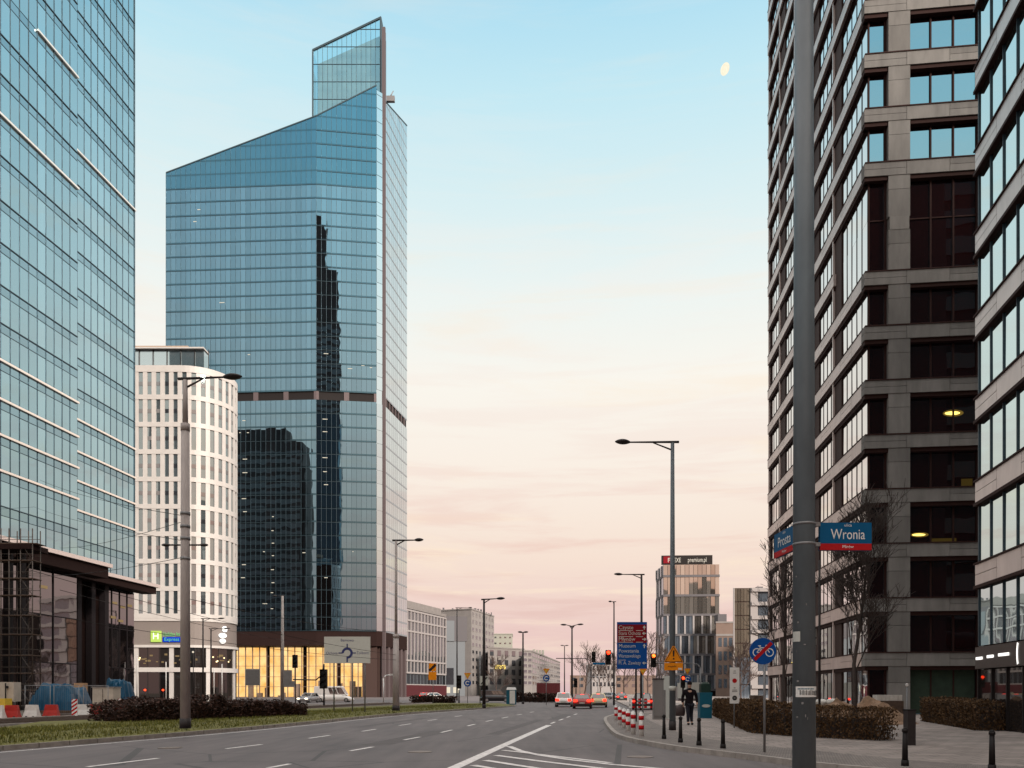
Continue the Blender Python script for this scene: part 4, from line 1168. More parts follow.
# ------------------------------------------------------------------ far buildings, right side
OY = 280.0
t = thing('mirrored_office_block', 'mirror glass office block with a dark roof sign, behind the orange warning sign', 'office block', (gx(688, OY), OY + 12, 0))
f_ = Fr(gx(664, OY), OY + 1.2, 1, -.06); fw = gx(719.5, OY) - gx(664, OY)
fl2 = Fr(gx(656.5, OY + 14), OY + 14, gx(664, OY) - gx(656.5, OY + 14), -12.8); flw = math.hypot(gx(664, OY) - gx(656.5, OY + 14), 12.8)
otop = gz(564, OY)
mb = MB(); mb.fbox(f_, .1, fw - .1, -22, -.3, 0, otop - .2); mb.build('core', M['hiddenframe'], t)
bz = [gz(p, OY) for p in (690, 674.5, 655, 635, 615, 595.5, 576, 564)]
for k in range(len(bz) - 1):
    mb = MB(); n = 13
    z0, z1 = bz[k], bz[k + 1]
    for i in range(n):
        mb.fquad(f_, fw * i / n + .06, fw * (i + 1) / n - .06, z0 + .5, z1 - .1, 0, 0 if k >= 4 or (i > 6 and k > 1) else 1, rng.gauss(0, .012), rng.gauss(0, .01))  # pale and dark panes: what they would reflect is put into the tint
        if k < 4 and (i + k) % 2 == 0: mb.fbox(f_, fw * i / n - .3, fw * i / n + .3, -.1, .35, z0 + .4, z1 - .2, 3)
    for i in range(5):
        mb.fquad(fl2, flw * i / 5 + .06, flw * (i + 1) / 5 - .06, z0 + .5, z1 - .1, 0, 1, rng.gauss(0, .01), rng.gauss(0, .006))
        if (i + k) % 2 == 0: mb.fbox(fl2, flw * i / 5 - .25, flw * i / 5 + .25, -.1, .3, z0 + .4, z1 - .2, 3)
    mb.fbox(f_, -.1, fw + .1, -.2, .2, z0 - .3, z0 + .5, 2); mb.fbox(fl2, 0, flw, -.2, .2, z0 - .3, z0 + .5, 2)
    mb.build('storey_glazing', [M['offglass'], M['offdark'], M['darkslab'], M['wframe']], t)
mb = MB(); mb.fbox(f_, -.6, fw - 2.4, -1.0, .1, otop + .02, gz(555, OY)); sg = mb.build('roof_sign', M['black'], t)
mb = MB()
s_ = lambda px: (gx(px, OY) - gx(664, OY))
mb.fbox(f_, s_(664), s_(671.5), .11, .2, otop + .4, gz(556, OY), 0)
text_mesh(mb, f_, s_(669.5), gz(560, OY), .22, 'F', 2.2, 1); text_mesh(mb, f_, s_(678), gz(560, OY), .22, 'EXE', 2.3, 1, maxw=2.2); text_mesh(mb, f_, s_(697.5), gz(559.8, OY), .22, 'premium.pl', 2.3, 1, maxw=6.4)
mb.build('lettering', [M['darkred'], M['signwhite']], sg)

t = thing('low_brown_building', 'low brown building with a dark rooftop box beside the mirrored block', 'building', (gx(727, 270), 276, 0))
f_ = Fr(gx(716, 268), 268, 1, -.04); w_ = gx(738, 268) - gx(716, 268)
mb = MB(); mb.fbox(f_, 0, w_, -.5, 0, 0, gz(622, 268)); mb.fbox(f_, 4, w_, -14, -.51, 0, gz(622, 268)); mb.build('wall', M['brownfac'], t)
mb = MB(); mb.fbox(f_, 1.1, 4.0, -8, -2, gz(622, 268), gz(613.5, 268)); mb.build('rooftop_box', M['darkslab'], t)
mb = MB(); mb.fbox(f_, -.1, w_ + .1, -.5, .15, gz(623, 268), gz(621.5, 268)); mb.fbox(f_, 0, w_, -1, .15, gz(636, 268), gz(634, 268)); mb.build('cornice', M['conc2'], t)
for r_ in range(4):
    for c_ in range(4):
        mb = MB(); mb.fbox(f_, .8 + c_ * 1.75, 1.9 + c_ * 1.75, .01, .08, 3 + r_ * 4.6, 6 + r_ * 4.6); mb.build('window', M['offdark'], t)

t = thing('residential_tower', 'slim block with brown glass and white balcony slabs left of the stone tower', 'apartment block', (gx(752, 200), 206, 0))
f_ = Fr(gx(734.5, 200), 200, 1, -.05); w1 = gx(750, 200) - gx(734.5, 200); w2 = gx(782, 200) - gx(750, 200)
rt = gz(588, 200)
mb = MB(); mb.fbox(f_, .1, w1 + w2, -.9, -.2, 0, rt); mb.fbox(f_, 4.2, w1 + w2, -14, -.91, 0, rt - .01); mb.build('core', M['btpier'], t)
for k in range(8):
    z0, z1 = rt * k / 8, rt * (k + 1) / 8
    mb = MB()
    for i in range(5): mb.fquad(f_, w1 * i / 5 + .05, w1 * (i + 1) / 5 - .05, z0 + .1, z1 - .15, 0, 0, rng.gauss(0, .01), 0)
    mb.build('window_band', M['resglass' if k > 2 else 'offdark'], t)
    mb = MB(); mb.fbox(f_, w1 + .2, w1 + w2, -.3, .8, z1 - 1.0, z1 - .1); mb.build('balcony', M['wframe'], t)
    mb = MB(); mb.fbox(f_, w1 + 2.0, w1 + w2, -.2, .1, z0 - .1, z1 - 1.0); mb.build('balcony_window', M['offdark'], t)
mb = MB(); mb.fbox(f_, w1, w1 + 1.8, -.3, .4, 0, rt); mb.fbox(f_, -.3, 0, -.3, .2, 0, rt); mb.build('white_pier', M['wframe'], t)
mb = MB(); mb.box(gx(757, 205), gx(763, 205), 205, 208, rt, rt + 1.0); mb.build('rooftop_box', M['darkslab'], t)

# ------------------------------------------------------------------ buildings behind / beside the camera, seen in the glass
def dark_block(name, label, cat, x0, x1, y0, y1, h, stages=None, wall='hiddenframe', glass='hiddenglass'):
    t = thing(name, label, cat, ((x0 + x1) / 2, (y0 + y1) / 2, 0))
    mb = MB(); mb.box(x0, x1, y0, y1, 0, h)
    if stages:
        for (a, b, c, d, zz0, zz1) in stages: mb.box(a, b, c, d, zz0, zz1)
    mb.build('wall', M[wall], t)
    for f_, ln in ((Fr(x1, y1, -1, 0), x1 - x0), (Fr(x0, y1, 0, -1), y1 - y0)):
        mb = MB(); z = 4
        f_ = Fr(f_.o[0], f_.o[1], f_.d[0], f_.d[1])
        while z < h - 3:
            mb.fbox(f_, .5, ln - .5, .02, .1, z, z + 2.2); z += 3.9
        mb.build('window_band', M[glass], t)
    return t
dark_block('dark_office_tower', 'dark office tower mirrored in the lower left of the skyscraper', 'office tower', -170, -120, 81, 92, 124, [(-170, -129, 82, 91, 124, 131), (-119.8, -118.2, 82, 91, 0, 112)], 'mirrorwall', 'mirrorglass')
TX = -47.0
dark_block('spire_tower', 'slender dark stepped tower mirrored in the skyscraper', 'skyscraper', -58.0, -40.5, -52, -36, 236, [(-57.8, -41.5, -51, -37, 236, 270), (-57.5, -48.5, -50, -38, 270, 296), (-56.8, -50, -48, -40, 296, 303)], 'mirrorwall', 'mirrorglass')
dark_block('dark_office_block', 'low dark office block hidden beyond the residential tower, mirrored in the podium glass', 'office block', 82, 128, 214, 262, 25)
dark_block('dark_slab_block', 'dark block across the side street mirrored in the stone tower', 'office block', 26, 130, -45, -12, 76)

# ------------------------------------------------------------------ trees
def tree_meshes(rnd, base, h, tr, spread, levels, first=0.3, kids=(3, 4), up=0.5, minr=0.004, sides=5, ratio=.62, blen=.42, brad=.5):
    trunk = MB(); crown = MB()
    def grow(p, d, ln, r, lv):
        mb = trunk if lv == 0 else crown
        nseg = 5 if lv == 0 else (3 if lv < levels else 2)
        pts = [p]; dd = d.copy()
        for k in range(nseg):
            dd = (dd + Vector((rnd.gauss(0, .09), rnd.gauss(0, .09), rnd.gauss(0, .05) + (.05 if lv else 0)))).normalized()
            pts.append(pts[-1] + dd * (ln / nseg))
        for k in range(nseg):
            ra = r * (1 - .62 * k / nseg); rb = r * (1 - .62 * (k + 1) / nseg)
            mb.cyl(pts[k], pts[k + 1], max(ra, minr), max(rb, minr), sides if lv < 2 else 3, 0, False)
        if lv >= levels: return
        nk = rnd.randint(*kids) + (5 if lv == 0 else 1)
        for j in range(nk):
            t = first + (1 - first) * (j + rnd.random() * .8) / nk if lv == 0 else rnd.uniform(.25, 1)
            t = min(t, .99); q = t * nseg; k = int(q); f = q - k
            pp = pts[k].lerp(pts[k + 1], f)
            az = j * 2.4 + rnd.uniform(-.5, .5)
            if lv == 0:
                nd = Vector((math.cos(az) * spread, math.sin(az) * spread, up + .5 * t)).normalized()
                l2 = h * blen * (1.15 - .55 * t) * rnd.uniform(.8, 1.15)
            else:
                side = dd.orthogonal().normalized(); side.rotate(Matrix.Rotation(az, 3, dd))
                nd = (dd * .85 + side * .5 + Vector((0, 0, .22))).normalized(); l2 = ln * ratio * rnd.uniform(.7, 1.1)
            grow(pp, nd, l2, max(r * (brad if lv == 0 else .55) * (1 - .4 * t), minr), lv + 1)
    grow(Vector(base), Vector((0, 0, 1)), h * .9, tr, 0)
    return trunk, crown
def bare_tree(label, base, h, tr, seed, spread=.75, levels=4, first=.33, minr=.006, mat='bark', group=None, up=.6, kids=(3, 4), name='bare_tree', blen=.42, brad=.5):
    rnd_ = random.Random(seed)
    t = thing(name, label, 'tree', base, 0, group)
    a, b = tree_meshes(rnd_, base, h, tr, spread, levels, first, kids, up, minr, blen=blen, brad=brad)
    a.build('trunk', M[mat], t); b.build('crown', M[mat], t)
    return t
bare_tree('leafless young street tree in the brown hedge right of the thick grey pole', (gx(855, 26.2), 26.2, .12), 6.7, .085, 4, spread=.42, first=.30, minr=.007, up=1.1, kids=(4, 6), blen=.36, brad=.36)
bare_tree('leafless young tree left of the thick grey pole, in front of the stone tower', (gx(786, 40), 40, .12), 8.3, .10, 9, spread=.30, first=.25, minr=.010, up=1.1, kids=(3, 5), blen=.34, brad=.36)
fl = [('leafless tree by the low grey piers block, behind the portable toilet', 497, 190, 9, 1), ('leafless tree just right of the double-armed lamp', 584, 240, 14, 4), ('leafless tree behind the pale yellow car', 600, 260, 13, 5), ('leafless tree behind the blue and red direction board', 624, 230, 14, 6), ('leafless tree left of the mirrored office block', 648, 190, 14, 7),
      ('leafless tree in front of the mirrored office block, above the grey cabinet', 664, 160, 9, 8), ('leafless tree behind the narrow white notice board', 741, 130, 8, 9), ('leafless tree between the far traffic signals', 612, 300, 15, 12)]
for lab, px, Y, h, sd in fl:
    bare_tree(lab, (gx(px, Y), Y, 0), h, h * .016, 100 + sd, spread=.8, levels=3, first=.2, minr=.035, mat='twig', group='bare trees down the street', kids=(4, 6))

# ------------------------------------------------------------------ hedges and shrubs
def leafy(mb, rnd_, p, s, upright=.3):
    a = rnd_.uniform(0, 2 * PI); t = rnd_.uniform(-.9, .9) * (1 - upright)
    d = Vector((math.cos(a) * math.cos(t), math.sin(a) * math.cos(t), math.sin(t) + upright)).normalized()
    w = d.orthogonal().normalized(); w.rotate(Matrix.Rotation(rnd_.uniform(0, PI), 3, d))
    l_ = s * rnd_.uniform(.6, 1.4); ww = l_ * rnd_.uniform(.22, .4)
    P = Vector(p)
    mb.face([P - w * ww, P + d * l_ * .6 - w * ww * .5 + w * 0, P + d * l_, P + w * ww])
def hedge(label, path, depth, hts, seed, n, size, mat, name='hedge', rag=.08, upright=.3, twigs=40):
    t = thing(name, label, 'hedge', (path[0][0], path[0][1], .12))
    rnd_ = random.Random(seed)
    segs = [(Vector(a), Vector(b)) for a, b in zip(path[:-1], path[1:])]
    tot = sum((b - a).length for a, b in segs)
    leaves = MB(); stems = MB()
    for (a, b), (h0, h1) in zip(segs, zip(hts[:-1], hts[1:])):
        L_ = (b - a).length; d = (b - a) / L_; nn = Vector((d.y, -d.x))
        k = int(n * L_ / tot)
        first_, last_ = (a - segs[0][0]).length < 1e-6, (b - segs[-1][1]).length < 1e-6
        for i in range(k):
            u_ = rnd_.random()
            face_ = rnd_.random()
            if face_ < .48: off, zf = rnd_.uniform(-.10, .08), rnd_.random()
            elif face_ < .72: off, zf = rnd_.uniform(0, depth), rnd_.uniform(.90, 1.05)
            elif face_ < .86 and (first_ or last_):
                off, zf = rnd_.uniform(0, depth), rnd_.random()
                u_ = rnd_.uniform(-.12, .22) / L_ if (first_ and (not last_ or rnd_.random() < .5)) else 1 + rnd_.uniform(-.22, .12) / L_
            else: off, zf = rnd_.uniform(0, depth), rnd_.random()
            base = a + d * (u_ * L_)
            h = (h0 + (h1 - h0) * min(1, max(0, u_))) * (1 + rag * mnoise.noise(Vector((base.x * 1.7, base.y * 1.7, seed))))
            p = base - nn * off
            leafy(leaves, rnd_, (p.x, p.y, .12 + zf * h), size, upright)
        for i in range(int(L_ * twigs)):
            base = a + d * (rnd_.random() * L_) - nn * rnd_.uniform(-.05, depth * .9)
            h = h0 + (h1 - h0) * .5
            stems.cyl((base.x, base.y, .1), (base.x + rnd_.uniform(-.08, .08), base.y + rnd_.uniform(-.08, .08), .1 + h * rnd_.uniform(.8, 1.08)), .009, .005, 3, 0, False)
        ia, ib = (a + d * .45 if first_ else a), (b - d * .45 if last_ else b)
        c = [ia - nn * .32, ib - nn * .32, ib - nn * (depth - .3), ia - nn * (depth - .3)]
        stems.prism([(q.x, q.y) for q in c], .1, .1 + min(h0, h1) * .72)
    leaves.build('leaves', M[mat], t); stems.build('stems', M['bark'], t, recalc=True)
    return t
H1 = [(11.15, 24.25), (9.45, 26.4), (8.65, 28.9), (12.6, 50.0)]
hedge('long clipped brown winter hedge behind the bike sign and grey pole', H1[::-1][0:1] + [H1[2], H1[1], H1[0]], 1.0, [1.0, 1.1, 1.02, .94], 5, 38000, .075, 'hedge', upright=.8, twigs=90)
hedge('short clipped brown hedge in front of the netted ground floor, far right', [(20.9, 40.8), (17.8, 30.6)][::1], 1.4, [1.15, 1.1], 6, 13000, .085, 'hedge', upright=.8, twigs=90)
# note: hedges lie to the left of their path, so the second runs from far to near
SH = [(gx(128, 33.5), 33.5), (gx(205, 37), 37.0), (gx(306, 43.5), 43.5)]
hedge('low dark red-brown shrub bed on the grass strip beside the first left lamp', [SH[0], SH[1], SH[2]], 2.6, [.95, 1.0, .85], 7, 24000, .12, 'shrub', name='shrub_bed', rag=.45, twigs=70)
hedge('low dark hedge across the roundabout in front of the far shops', [(gx(415, 105), 105), (gx(455, 108), 108)], 1.5, [.9, .8], 8, 900, .35, 'shrub')
hedge('dark hedge behind the portable toilet and yield sign', [(gx(515, 118), 118), (gx(562, 122), 122)], 1.6, [1.2, 1.1], 9, 1200, .4, 'shrub')

# ------------------------------------------------------------------ lamps
def pole_mb(x, y, z0, z1, r0, r1, n=14):
    mb = MB(); mb.cyl((x, y, z0), (x, y, z1), r0, r1, n); return mb
def lamp_head(mb, x, y, z, L_, ang, k=1.0, tilt=0.04):
    """leaf-shaped lantern pointing along ang"""
    rings = []
    ca, sa = math.cos(ang), math.sin(ang)
    for i in range(9):
        t = i / 8
        w = math.sin(PI * min(1, max(0, t * .94 + .04))) ** .8 * .19 * k + .01
        hh = math.sin(PI * min(1, max(0, t * .92 + .06))) ** .7 * .10 * k + .008
        ring = []
        for j in range(10):
            a = 2 * PI * j / 10
            lx = t * L_; ly = w * math.cos(a); lz = hh * math.sin(a) * (1 if math.sin(a) > 0 else .8) + t * L_ * tilt
            ring.append((x + lx * ca - ly * sa, y + lx * sa + ly * ca, z + lz))
        rings.append(ring)
    mb.loft(rings, 0, True, True)
def street_lamp(label, px, Y, zb, ztop, r0, r1, arms, zstep=None, mat='polelt', headmat='darkmetal', head=.62, hk=1.0, group='street lamps', X=None, rarm=.05):
    x = gx(px, Y) if X is None else X
    t = thing('street_lamp', label, 'street lamp', (x, Y, zb), 0, group)
    mb = MB()
    if zstep:
        mb.cyl((x, Y, zb), (x, Y, zstep), r0, r0 * .82, 16); mb.cyl((x, Y, zstep), (x, Y, zstep + .25), r0 * .9, r0 * .9, 16)
        mb.cyl((x, Y, zstep + .25), (x, Y, ztop), r1 * 1.25, r1, 12)
    else:
        mb.cyl((x, Y, zb), (x, Y, ztop), r0, r1, 14)
    mb.build('pole', M[mat], t)
    mb = MB(); mb.cyl((x, Y, zb), (x, Y, zb + .35), r0 * 1.12, r0 * 1.1, 16); mb.build('base_collar', M['darkmetal'], t)
    for (alen, ang, rise) in arms:
        ca, sa = math.cos(ang), math.sin(ang)
        mb = MB()
        e = (x + ca * alen, Y + sa * alen, ztop + rise)
        mb.cyl((x - ca * .25, Y - sa * .25, ztop + .04), e, rarm, rarm * .6, 8)
        mid = (x + ca * alen * .45, Y + sa * alen * .45, ztop + rise * .45)
        mb.cyl((x, Y, ztop - .28), mid, rarm * .7, rarm * .5, 8)
        mb.build('arm', M[headmat], t)
        mb = MB(); lamp_head(mb, e[0] - ca * .04, e[1] - sa * .04, e[2], head, ang, hk); mb.build('lantern', M[headmat], t)
    return t
Y1 = 28.0
lampA = street_lamp('tall thick tram and street lamp pole nearest on the left, beside the dark shrubs', 185.3, Y1, .33, gz(380, Y1), .172, .075, [(gx(224, Y1) - gx(185, Y1), 0, .10)], zstep=gz(431, Y1), head=.66, hk=1.0, mat='polelt', rarm=.055)
x1 = gx(185.3, Y1)
mb = MB()
z = gz(545, Y1)
mb.cyl((x1 - .78, Y1, z), (x1 + .72, Y1, z), .03, .03, 8)
for sx_ in (-.78, .55): mb.ell((x1 + sx_ + .1, Y1, z), .16, .07, .055, 10, 6)
mb.build('cross_bracket', M['darkmetal'], lampA)
mb = MB()
for zz in (540, 528, 560, 515): mb.cyl((x1, Y1, gz(zz, Y1)), (x1, Y1, gz(zz, Y1) + .10), .168, .168, 14)
mb.build('clamp_ring', M['steel'], lampA)
Y2 = 54.7
lampB = street_lamp('second tall lamp pole on the grass strip, in front of the skyscraper corner', 396, Y2, .33, gz(541, Y2), .235, .08, [(gx(415, Y2) - gx(396, Y2), 0, .06)], zstep=gz(638, Y2), head=.62, hk=1.2, rarm=.07)
lampC = street_lamp('third lamp along the grass strip, single arm, left of the apartment block edge', 484, 72, .15, gz(600, 72), .16, .09, [(gx(497, 72) - gx(484, 72), 0, .12)], head=.75, hk=1.3, rarm=.07, mat='darkmetal')
street_lamp('plain post-top lamp between the portable toilet and the dark red container', 523, 100, .1, gz(633, 100), .15, .09, [(.1, 0, .1), (.1, PI, .1)], head=.6, hk=1.2, mat='darkmetal')
street_lamp('double-armed lamp above the white car', 572, 115, .1, gz(627, 115), .16, .1, [(.8, 0, .35), (.8, PI, .3)], head=.9, hk=1.4, mat='darkmetal', rarm=.08)
street_lamp('small distant post-top lamp just left of the double-armed lamp', 564.5, 170, .1, gz(646, 170), .14, .09, [(.2, 0, .1), (.2, PI, .1)], head=.7, hk=1.2, mat='darkmetal')
YR = 31.0
lampR = street_lamp('tall lamp pole on the right pavement carrying the orange warning sign', 672.5, YR, .12, gz(443, YR), .125, .075, [(gx(628.5, YR) - gx(672.5, YR), 0 if False else 0, .0)], head=.01, hk=.01, mat='polegrey') if False else None
lampR = street_lamp('tall lamp pole on the right pavement carrying the orange warning sign', 672.5, YR, .12, gz(443, YR), .125, .07, [(gx(672.5, YR) - gx(629, YR), PI, .03)], head=.58, hk=1.0, mat='polegrey', rarm=.05)
lampR2 = street_lamp('lamp pole standing behind the blue and red direction board', 641.5, 65.8, .1, gz(575, 65.8), .13, .08, [(gx(641.5, 65.8) - gx(622, 65.8), PI, .05)], head=.7, hk=1.1, mat='darkmetal', rarm=.06)
street_lamp('thin distant lamp pole left of the red traffic light', 614, 95, .1, gz(602, 95), .12, .07, [(.3, PI, .05)], head=.4, mat='darkmetal', rarm=.05)
street_lamp('distant small lamp in front of the apartment block, right of the orange diversion board', 457, 140, .1, gz(608, 140), .14, .08, [(2.0, 0, .05)], head=.7, mat='darkmetal', rarm=.06)
street_lamp('distant thin lamp before the hotel fascia, just right of the first left pole', 203, 95, .1, gz(619, 95), .12, .08, [(1.8, 0, .05)], head=.8, mat='darkmetal', rarm=.05)
street_lamp('distant lamp in front of the hotel entrance glazing', 211, 98, .1, gz(629, 98), .12, .08, [(1.6, 0, .05)], head=.8, mat='darkmetal', rarm=.05)
street_lamp('grey pole with cabinets in front of the yellow lobby', 282.5, 85, .1, gz(596, 85), .19, .13, [(.6, PI, .0)], head=.5, mat='polelt', rarm=.05)
mb = MB(); X = gx(286, 84); mb.cbox(X, 84.6, .8, .5, gz(687, 84), gz(670, 84))
mb.cbox(gx(291, 84), 84.6, .6, .4, gz(687, 84), gz(681, 84)); mb.build('tram_control_box', M['cabinet'], label='grey metal boxes mounted on the pole before the yellow lobby', cat='control box')

# near pole with street plates
PXN, PYN = gx(804, 8.4), 8.4
pole = thing('sign_pole', 'thick dark grey pole nearest the camera carrying blue street name plates', 'pole', (PXN, PYN, .12))
mb = MB(); mb.cyl((PXN, PYN, .12), (PXN, PYN, 10.5), .121, .088, 40); mb.build('shaft', M['polegrey'], pole)
for py in (524.5, 544.5):
    mb = MB(); z = gz(py, 8.4); mb.cyl((PXN, PYN, z - .012), (PXN, PYN, z + .012), .118, .118, 40); mb.cbox(PXN + .13, PYN, .07, .04, z - .02, z + .02); mb.cbox(PXN - .03, PYN + .13, .04, .09, z - .02, z + .02); mb.build('strap', M['steel'], pole)
mb = MB(); z = gz(690, 8.4)
fp = Fr(PXN, PYN, 1, 0)
def wrap(mb, z0, z1, a0, a1, r, n=12, mi=0):
    for i in range(n):
        t0 = a0 + (a1 - a0) * i / n; t1 = a0 + (a1 - a0) * (i + 1) / n
        mb.face([(PXN + r * math.sin(t0), PYN - r * math.cos(t0), z0), (PXN + r * math.sin(t1), PYN - r * math.cos(t1), z0), (PXN + r * math.sin(t1), PYN - r * math.cos(t1), z1), (PXN + r * math.sin(t0), PYN - r * math.cos(t0), z1)], mi)
wrap(mb, gz(697, 8.4), gz(686.5, 8.4), R(-62), R(80), .1215)
rr_ = random.Random(2)
a = R(-40)
while a < R(74):
    da = R(rr_.uniform(4, 8)); wrap(mb, gz(695, 8.4), gz(rr_.uniform(691, 690), 8.4), a, a + da * .6, .1225, 2, 1); a += da * 1.15
a = R(-50)
while a < R(30):
    da = R(rr_.uniform(3, 6)); wrap(mb, gz(689.5, 8.4), gz(688.2, 8.4), a, a + da * .7, .1225, 2, 2); a += da * 1.1
mb.build('sticker', [M['white'], M['black'], M['teal']], pole)
mb = MB(); wrap(mb, gz(642, 8.4), gz(632, 8.4), R(-85), R(-38), .1205); mb.build('small_sticker', M['signwhite'], pole)
mb = MB(); wrap(mb, gz(637, 8.4), gz(629, 8.4), R(58), R(96), .1205, 5); wrap(mb, gz(645, 8.4), gz(639, 8.4), R(58), R(96), .1205, 5); mb.build('small_sticker', M['signwhite'], pole)
mb = MB(); pr = random.Random(9)
for q_ in range(14):
    z = pr.uniform(1.3, 3.0); a_ = R(pr.uniform(-70, 60)); wrap(mb, z, z + pr.uniform(.008, .03), a_, a_ + R(pr.uniform(3, 12)), .1205, 2, q_ % 2)
mb.build('tape_remains', [M['steel'], M['signback']], pole)
mb = MB(); mb.cyl((PXN + .075, PYN - .092, .12), (PXN + .056, PYN - .069, 10.4), .0035, .0035, 5); mb.build('weld_seam', M['polegrey'], pole)
def street_plate(label, fr_, L_, zc0, zc1, word):
    t = thing('street_name_plate', label, 'street sign', fr_.pt(0, 0, zc0))
    zr = zc0 + (zc1 - zc0) * .24
    mb = MB(); mb.fbox(fr_, 0, L_, -.02, 0, zr, zc1); mb.fbox(fr_, -.004, L_ + .004, -.035, -.02, zc0 - .004, zc1 + .004); mb.build('blue_plate', M['mblue'], t)
    mb = MB(); mb.fbox(fr_, 0, L_, -.02, 0, zc0, zr - .001); mb.build('red_strip', M['red'], t)
    mb = MB(); text_mesh(mb, fr_, L_ * .54, zr + (zc1 - zr) * .42, .003, word, .155, maxw=L_ * .66)
    text_mesh(mb, fr_, L_ * .54, zr + (zc1 - zr) * .87, .003, 'ulica', .045); text_mesh(mb, fr_, L_ * .54, zc0 + (zr - zc0) * .5, .003, 'Mirów', .045)
    mb.build('lettering', M['white'], t)
    return t
street_plate('blue and red street plate reading Wronia on the right of the thick pole', Fr(gx(820, 8.4), 8.4, 1, .015), gx(872, 8.4) - gx(820, 8.4), gz(550, 8.4), gz(522.5, 8.4), 'Wronia')
street_plate('blue and red street plate reading Prosta seen edge-on left of the thick pole', Fr(gx(774.3, 9.05), 9.05, gx(793.3, 8.5) - gx(774.3, 9.05), -.55), .552, 3.11, 3.375, 'Prosta')

# ------------------------------------------------------------------ bollards and posts
def bollard(name='bollard'):
    t = thing(name, 'x', 'bollard', (0, 0, 0), 0, 'black bollards on the right pavement')
    mb = MB(); mb.cyl((0, 0, 0), (0, 0, .12), .075, .07, 12); mb.cyl((0, 0, .12), (0, 0, .68), .058, .045, 12); mb.build('shaft', M['black'], t)
    mb = MB(); mb.cyl((0, 0, .68), (0, 0, .74), .058, .058, 12); mb.cyl((0, 0, .74), (0, 0, .77), .05, .02, 12); mb.build('cap', M['black'], t)
    return t
b0 = None
for lab, px, py in [('black bollard closest to the lamp pole with the orange sign', 664, 739), ('second black bollard from the lamp pole, right of that pole', 680.5, 742.5), ('third black bollard from the lamp pole, in front of the blue bin', 699, 745.5), ('black bollard standing alone left of the bike sign post', 723, 748.5), ('black bollard in front of the grey hedge-end box', 905, 766), ('black bollard at the bottom right corner, before the glass shop front', 992, 771)]:
    x, y = gnd(px, py, .12)
    if b0 is None:
        b0 = bollard(); b0.location = (x, y, .12); b0['label'] = lab
    else: dup(b0, (x, y, .12), 0, lab)
def delin():
    t = thing('delineator_post', 'x', 'marker post', (0, 0, 0), 0, 'red and white posts on the pavement corner')
    mb = MB(); mb.cyl((0, 0, 0), (0, 0, .78), .085, .08, 12); mb.cyl((0, 0, .78), (0, 0, .82), .08, .03, 12); mb.build('shaft', M['white'], t)
    for z in (.30, .62):
        mb = MB(); mb.cyl((0, 0, z - .07), (0, 0, z + .07), .089, .089, 12); mb.build('red_band', M['red'], t)
    return t
d0 = None
for lab, px, py in [('red and white marker post at the far left end of the row', 616, 720.5), ('second red and white marker post from the far end', 619.8, 725), ('third red and white marker post from the far end', 624, 728.2), ('fourth red and white marker post from the far end', 628, 731.2), ('fifth red and white marker post, second nearest', 633.2, 734.4), ('nearest red and white marker post, standing apart on the right', 641.3, 736.4)]:
    x, y = gnd(px, py, .12)
    if d0 is None:
        d0 = delin(); d0.location = (x, y, .12); d0['label'] = lab
    else: dup(d0, (x, y, .12), 0, lab)
t = thing('end_post', 'dark grey square post box at the end of the clipped hedge', 'post', (gx(910, 22.3), 22.3, .12))
mb = MB(); mb.cbox(gx(909.5, 22.3), 22.3, .23, .22, .12, 1.08, .1); mb.build('body', M['darkmetal'], t)
mb = MB(); mb.cbox(gx(909.5, 22.3), 22.3, .26, .25, 1.08, 1.12, .1); mb.build('cap', M['black'], t)
t = thing('marker_rod', 'thin grey rod with a white tip behind the hedge end', 'rod', (gx(907, 27), 27, .12))
mb = MB(); mb.cyl((gx(907, 27), 27, .12), (gx(907, 27), 27, gz(686, 27)), .025, .025, 8); mb.build('rod', M['steel'], t)
mb = MB(); mb.ell((gx(907, 27), 27, gz(685, 27)), .05, .05, .06, 8, 6); mb.build('tip', M['white'], t)
t = thing('thin_pole', 'slim dark pole just right of the thick grey pole, behind the hedge', 'pole', (gx(819.5, 30), 30, .12))
mb = MB(); mb.cyl((gx(819.5, 30), 30, .12), (gx(819.5, 30), 30, gz(560, 30)), .05, .04, 8); mb.build('shaft', M['darkmetal'], t)

# ------------------------------------------------------------------ signs
def post(t, x, y, z0, z1, r=.03, mat='steel'):
    mb = MB(); mb.cyl((x, y, z0), (x, y, z1), r, r, 10); mb.build('post', M[mat], t)
# end of cycle path
X, Yb = gx(763, 19.6), 19.6
t = thing('cycle_path_sign', 'round blue bicycle sign struck through in red on a slim pavement post', 'road sign', (X, Yb, .12))
post(t, gx(765, Yb), Yb + .04, .12, gz(640, Yb), .03)
fr_ = Fr(X, Yb, 1, 0); zc = gz(651.2, Yb)
mb = MB(); plate_disc(mb, fr_, 0, zc, 0, .325, .03); mb.build('blue_disc', M['blue'], t)
mb = MB(); k = .325
def bar(mb, fr_, a, b, w, o, mi=0):
    d = Vector((b[0] - a[0], b[1] - a[1])).normalized(); n_ = Vector((-d.y, d.x)) * (w / 2)
    mb.fpoly(fr_, [(a[0] - n_.x, a[1] - n_.y), (b[0] - n_.x, b[1] - n_.y), (b[0] + n_.x, b[1] + n_.y), (a[0] + n_.x, a[1] + n_.y)], o, mi)
for wx in (-.15, .16): disc(mb, fr_, wx, zc - .03, .004, .105, 0, 22, .082)
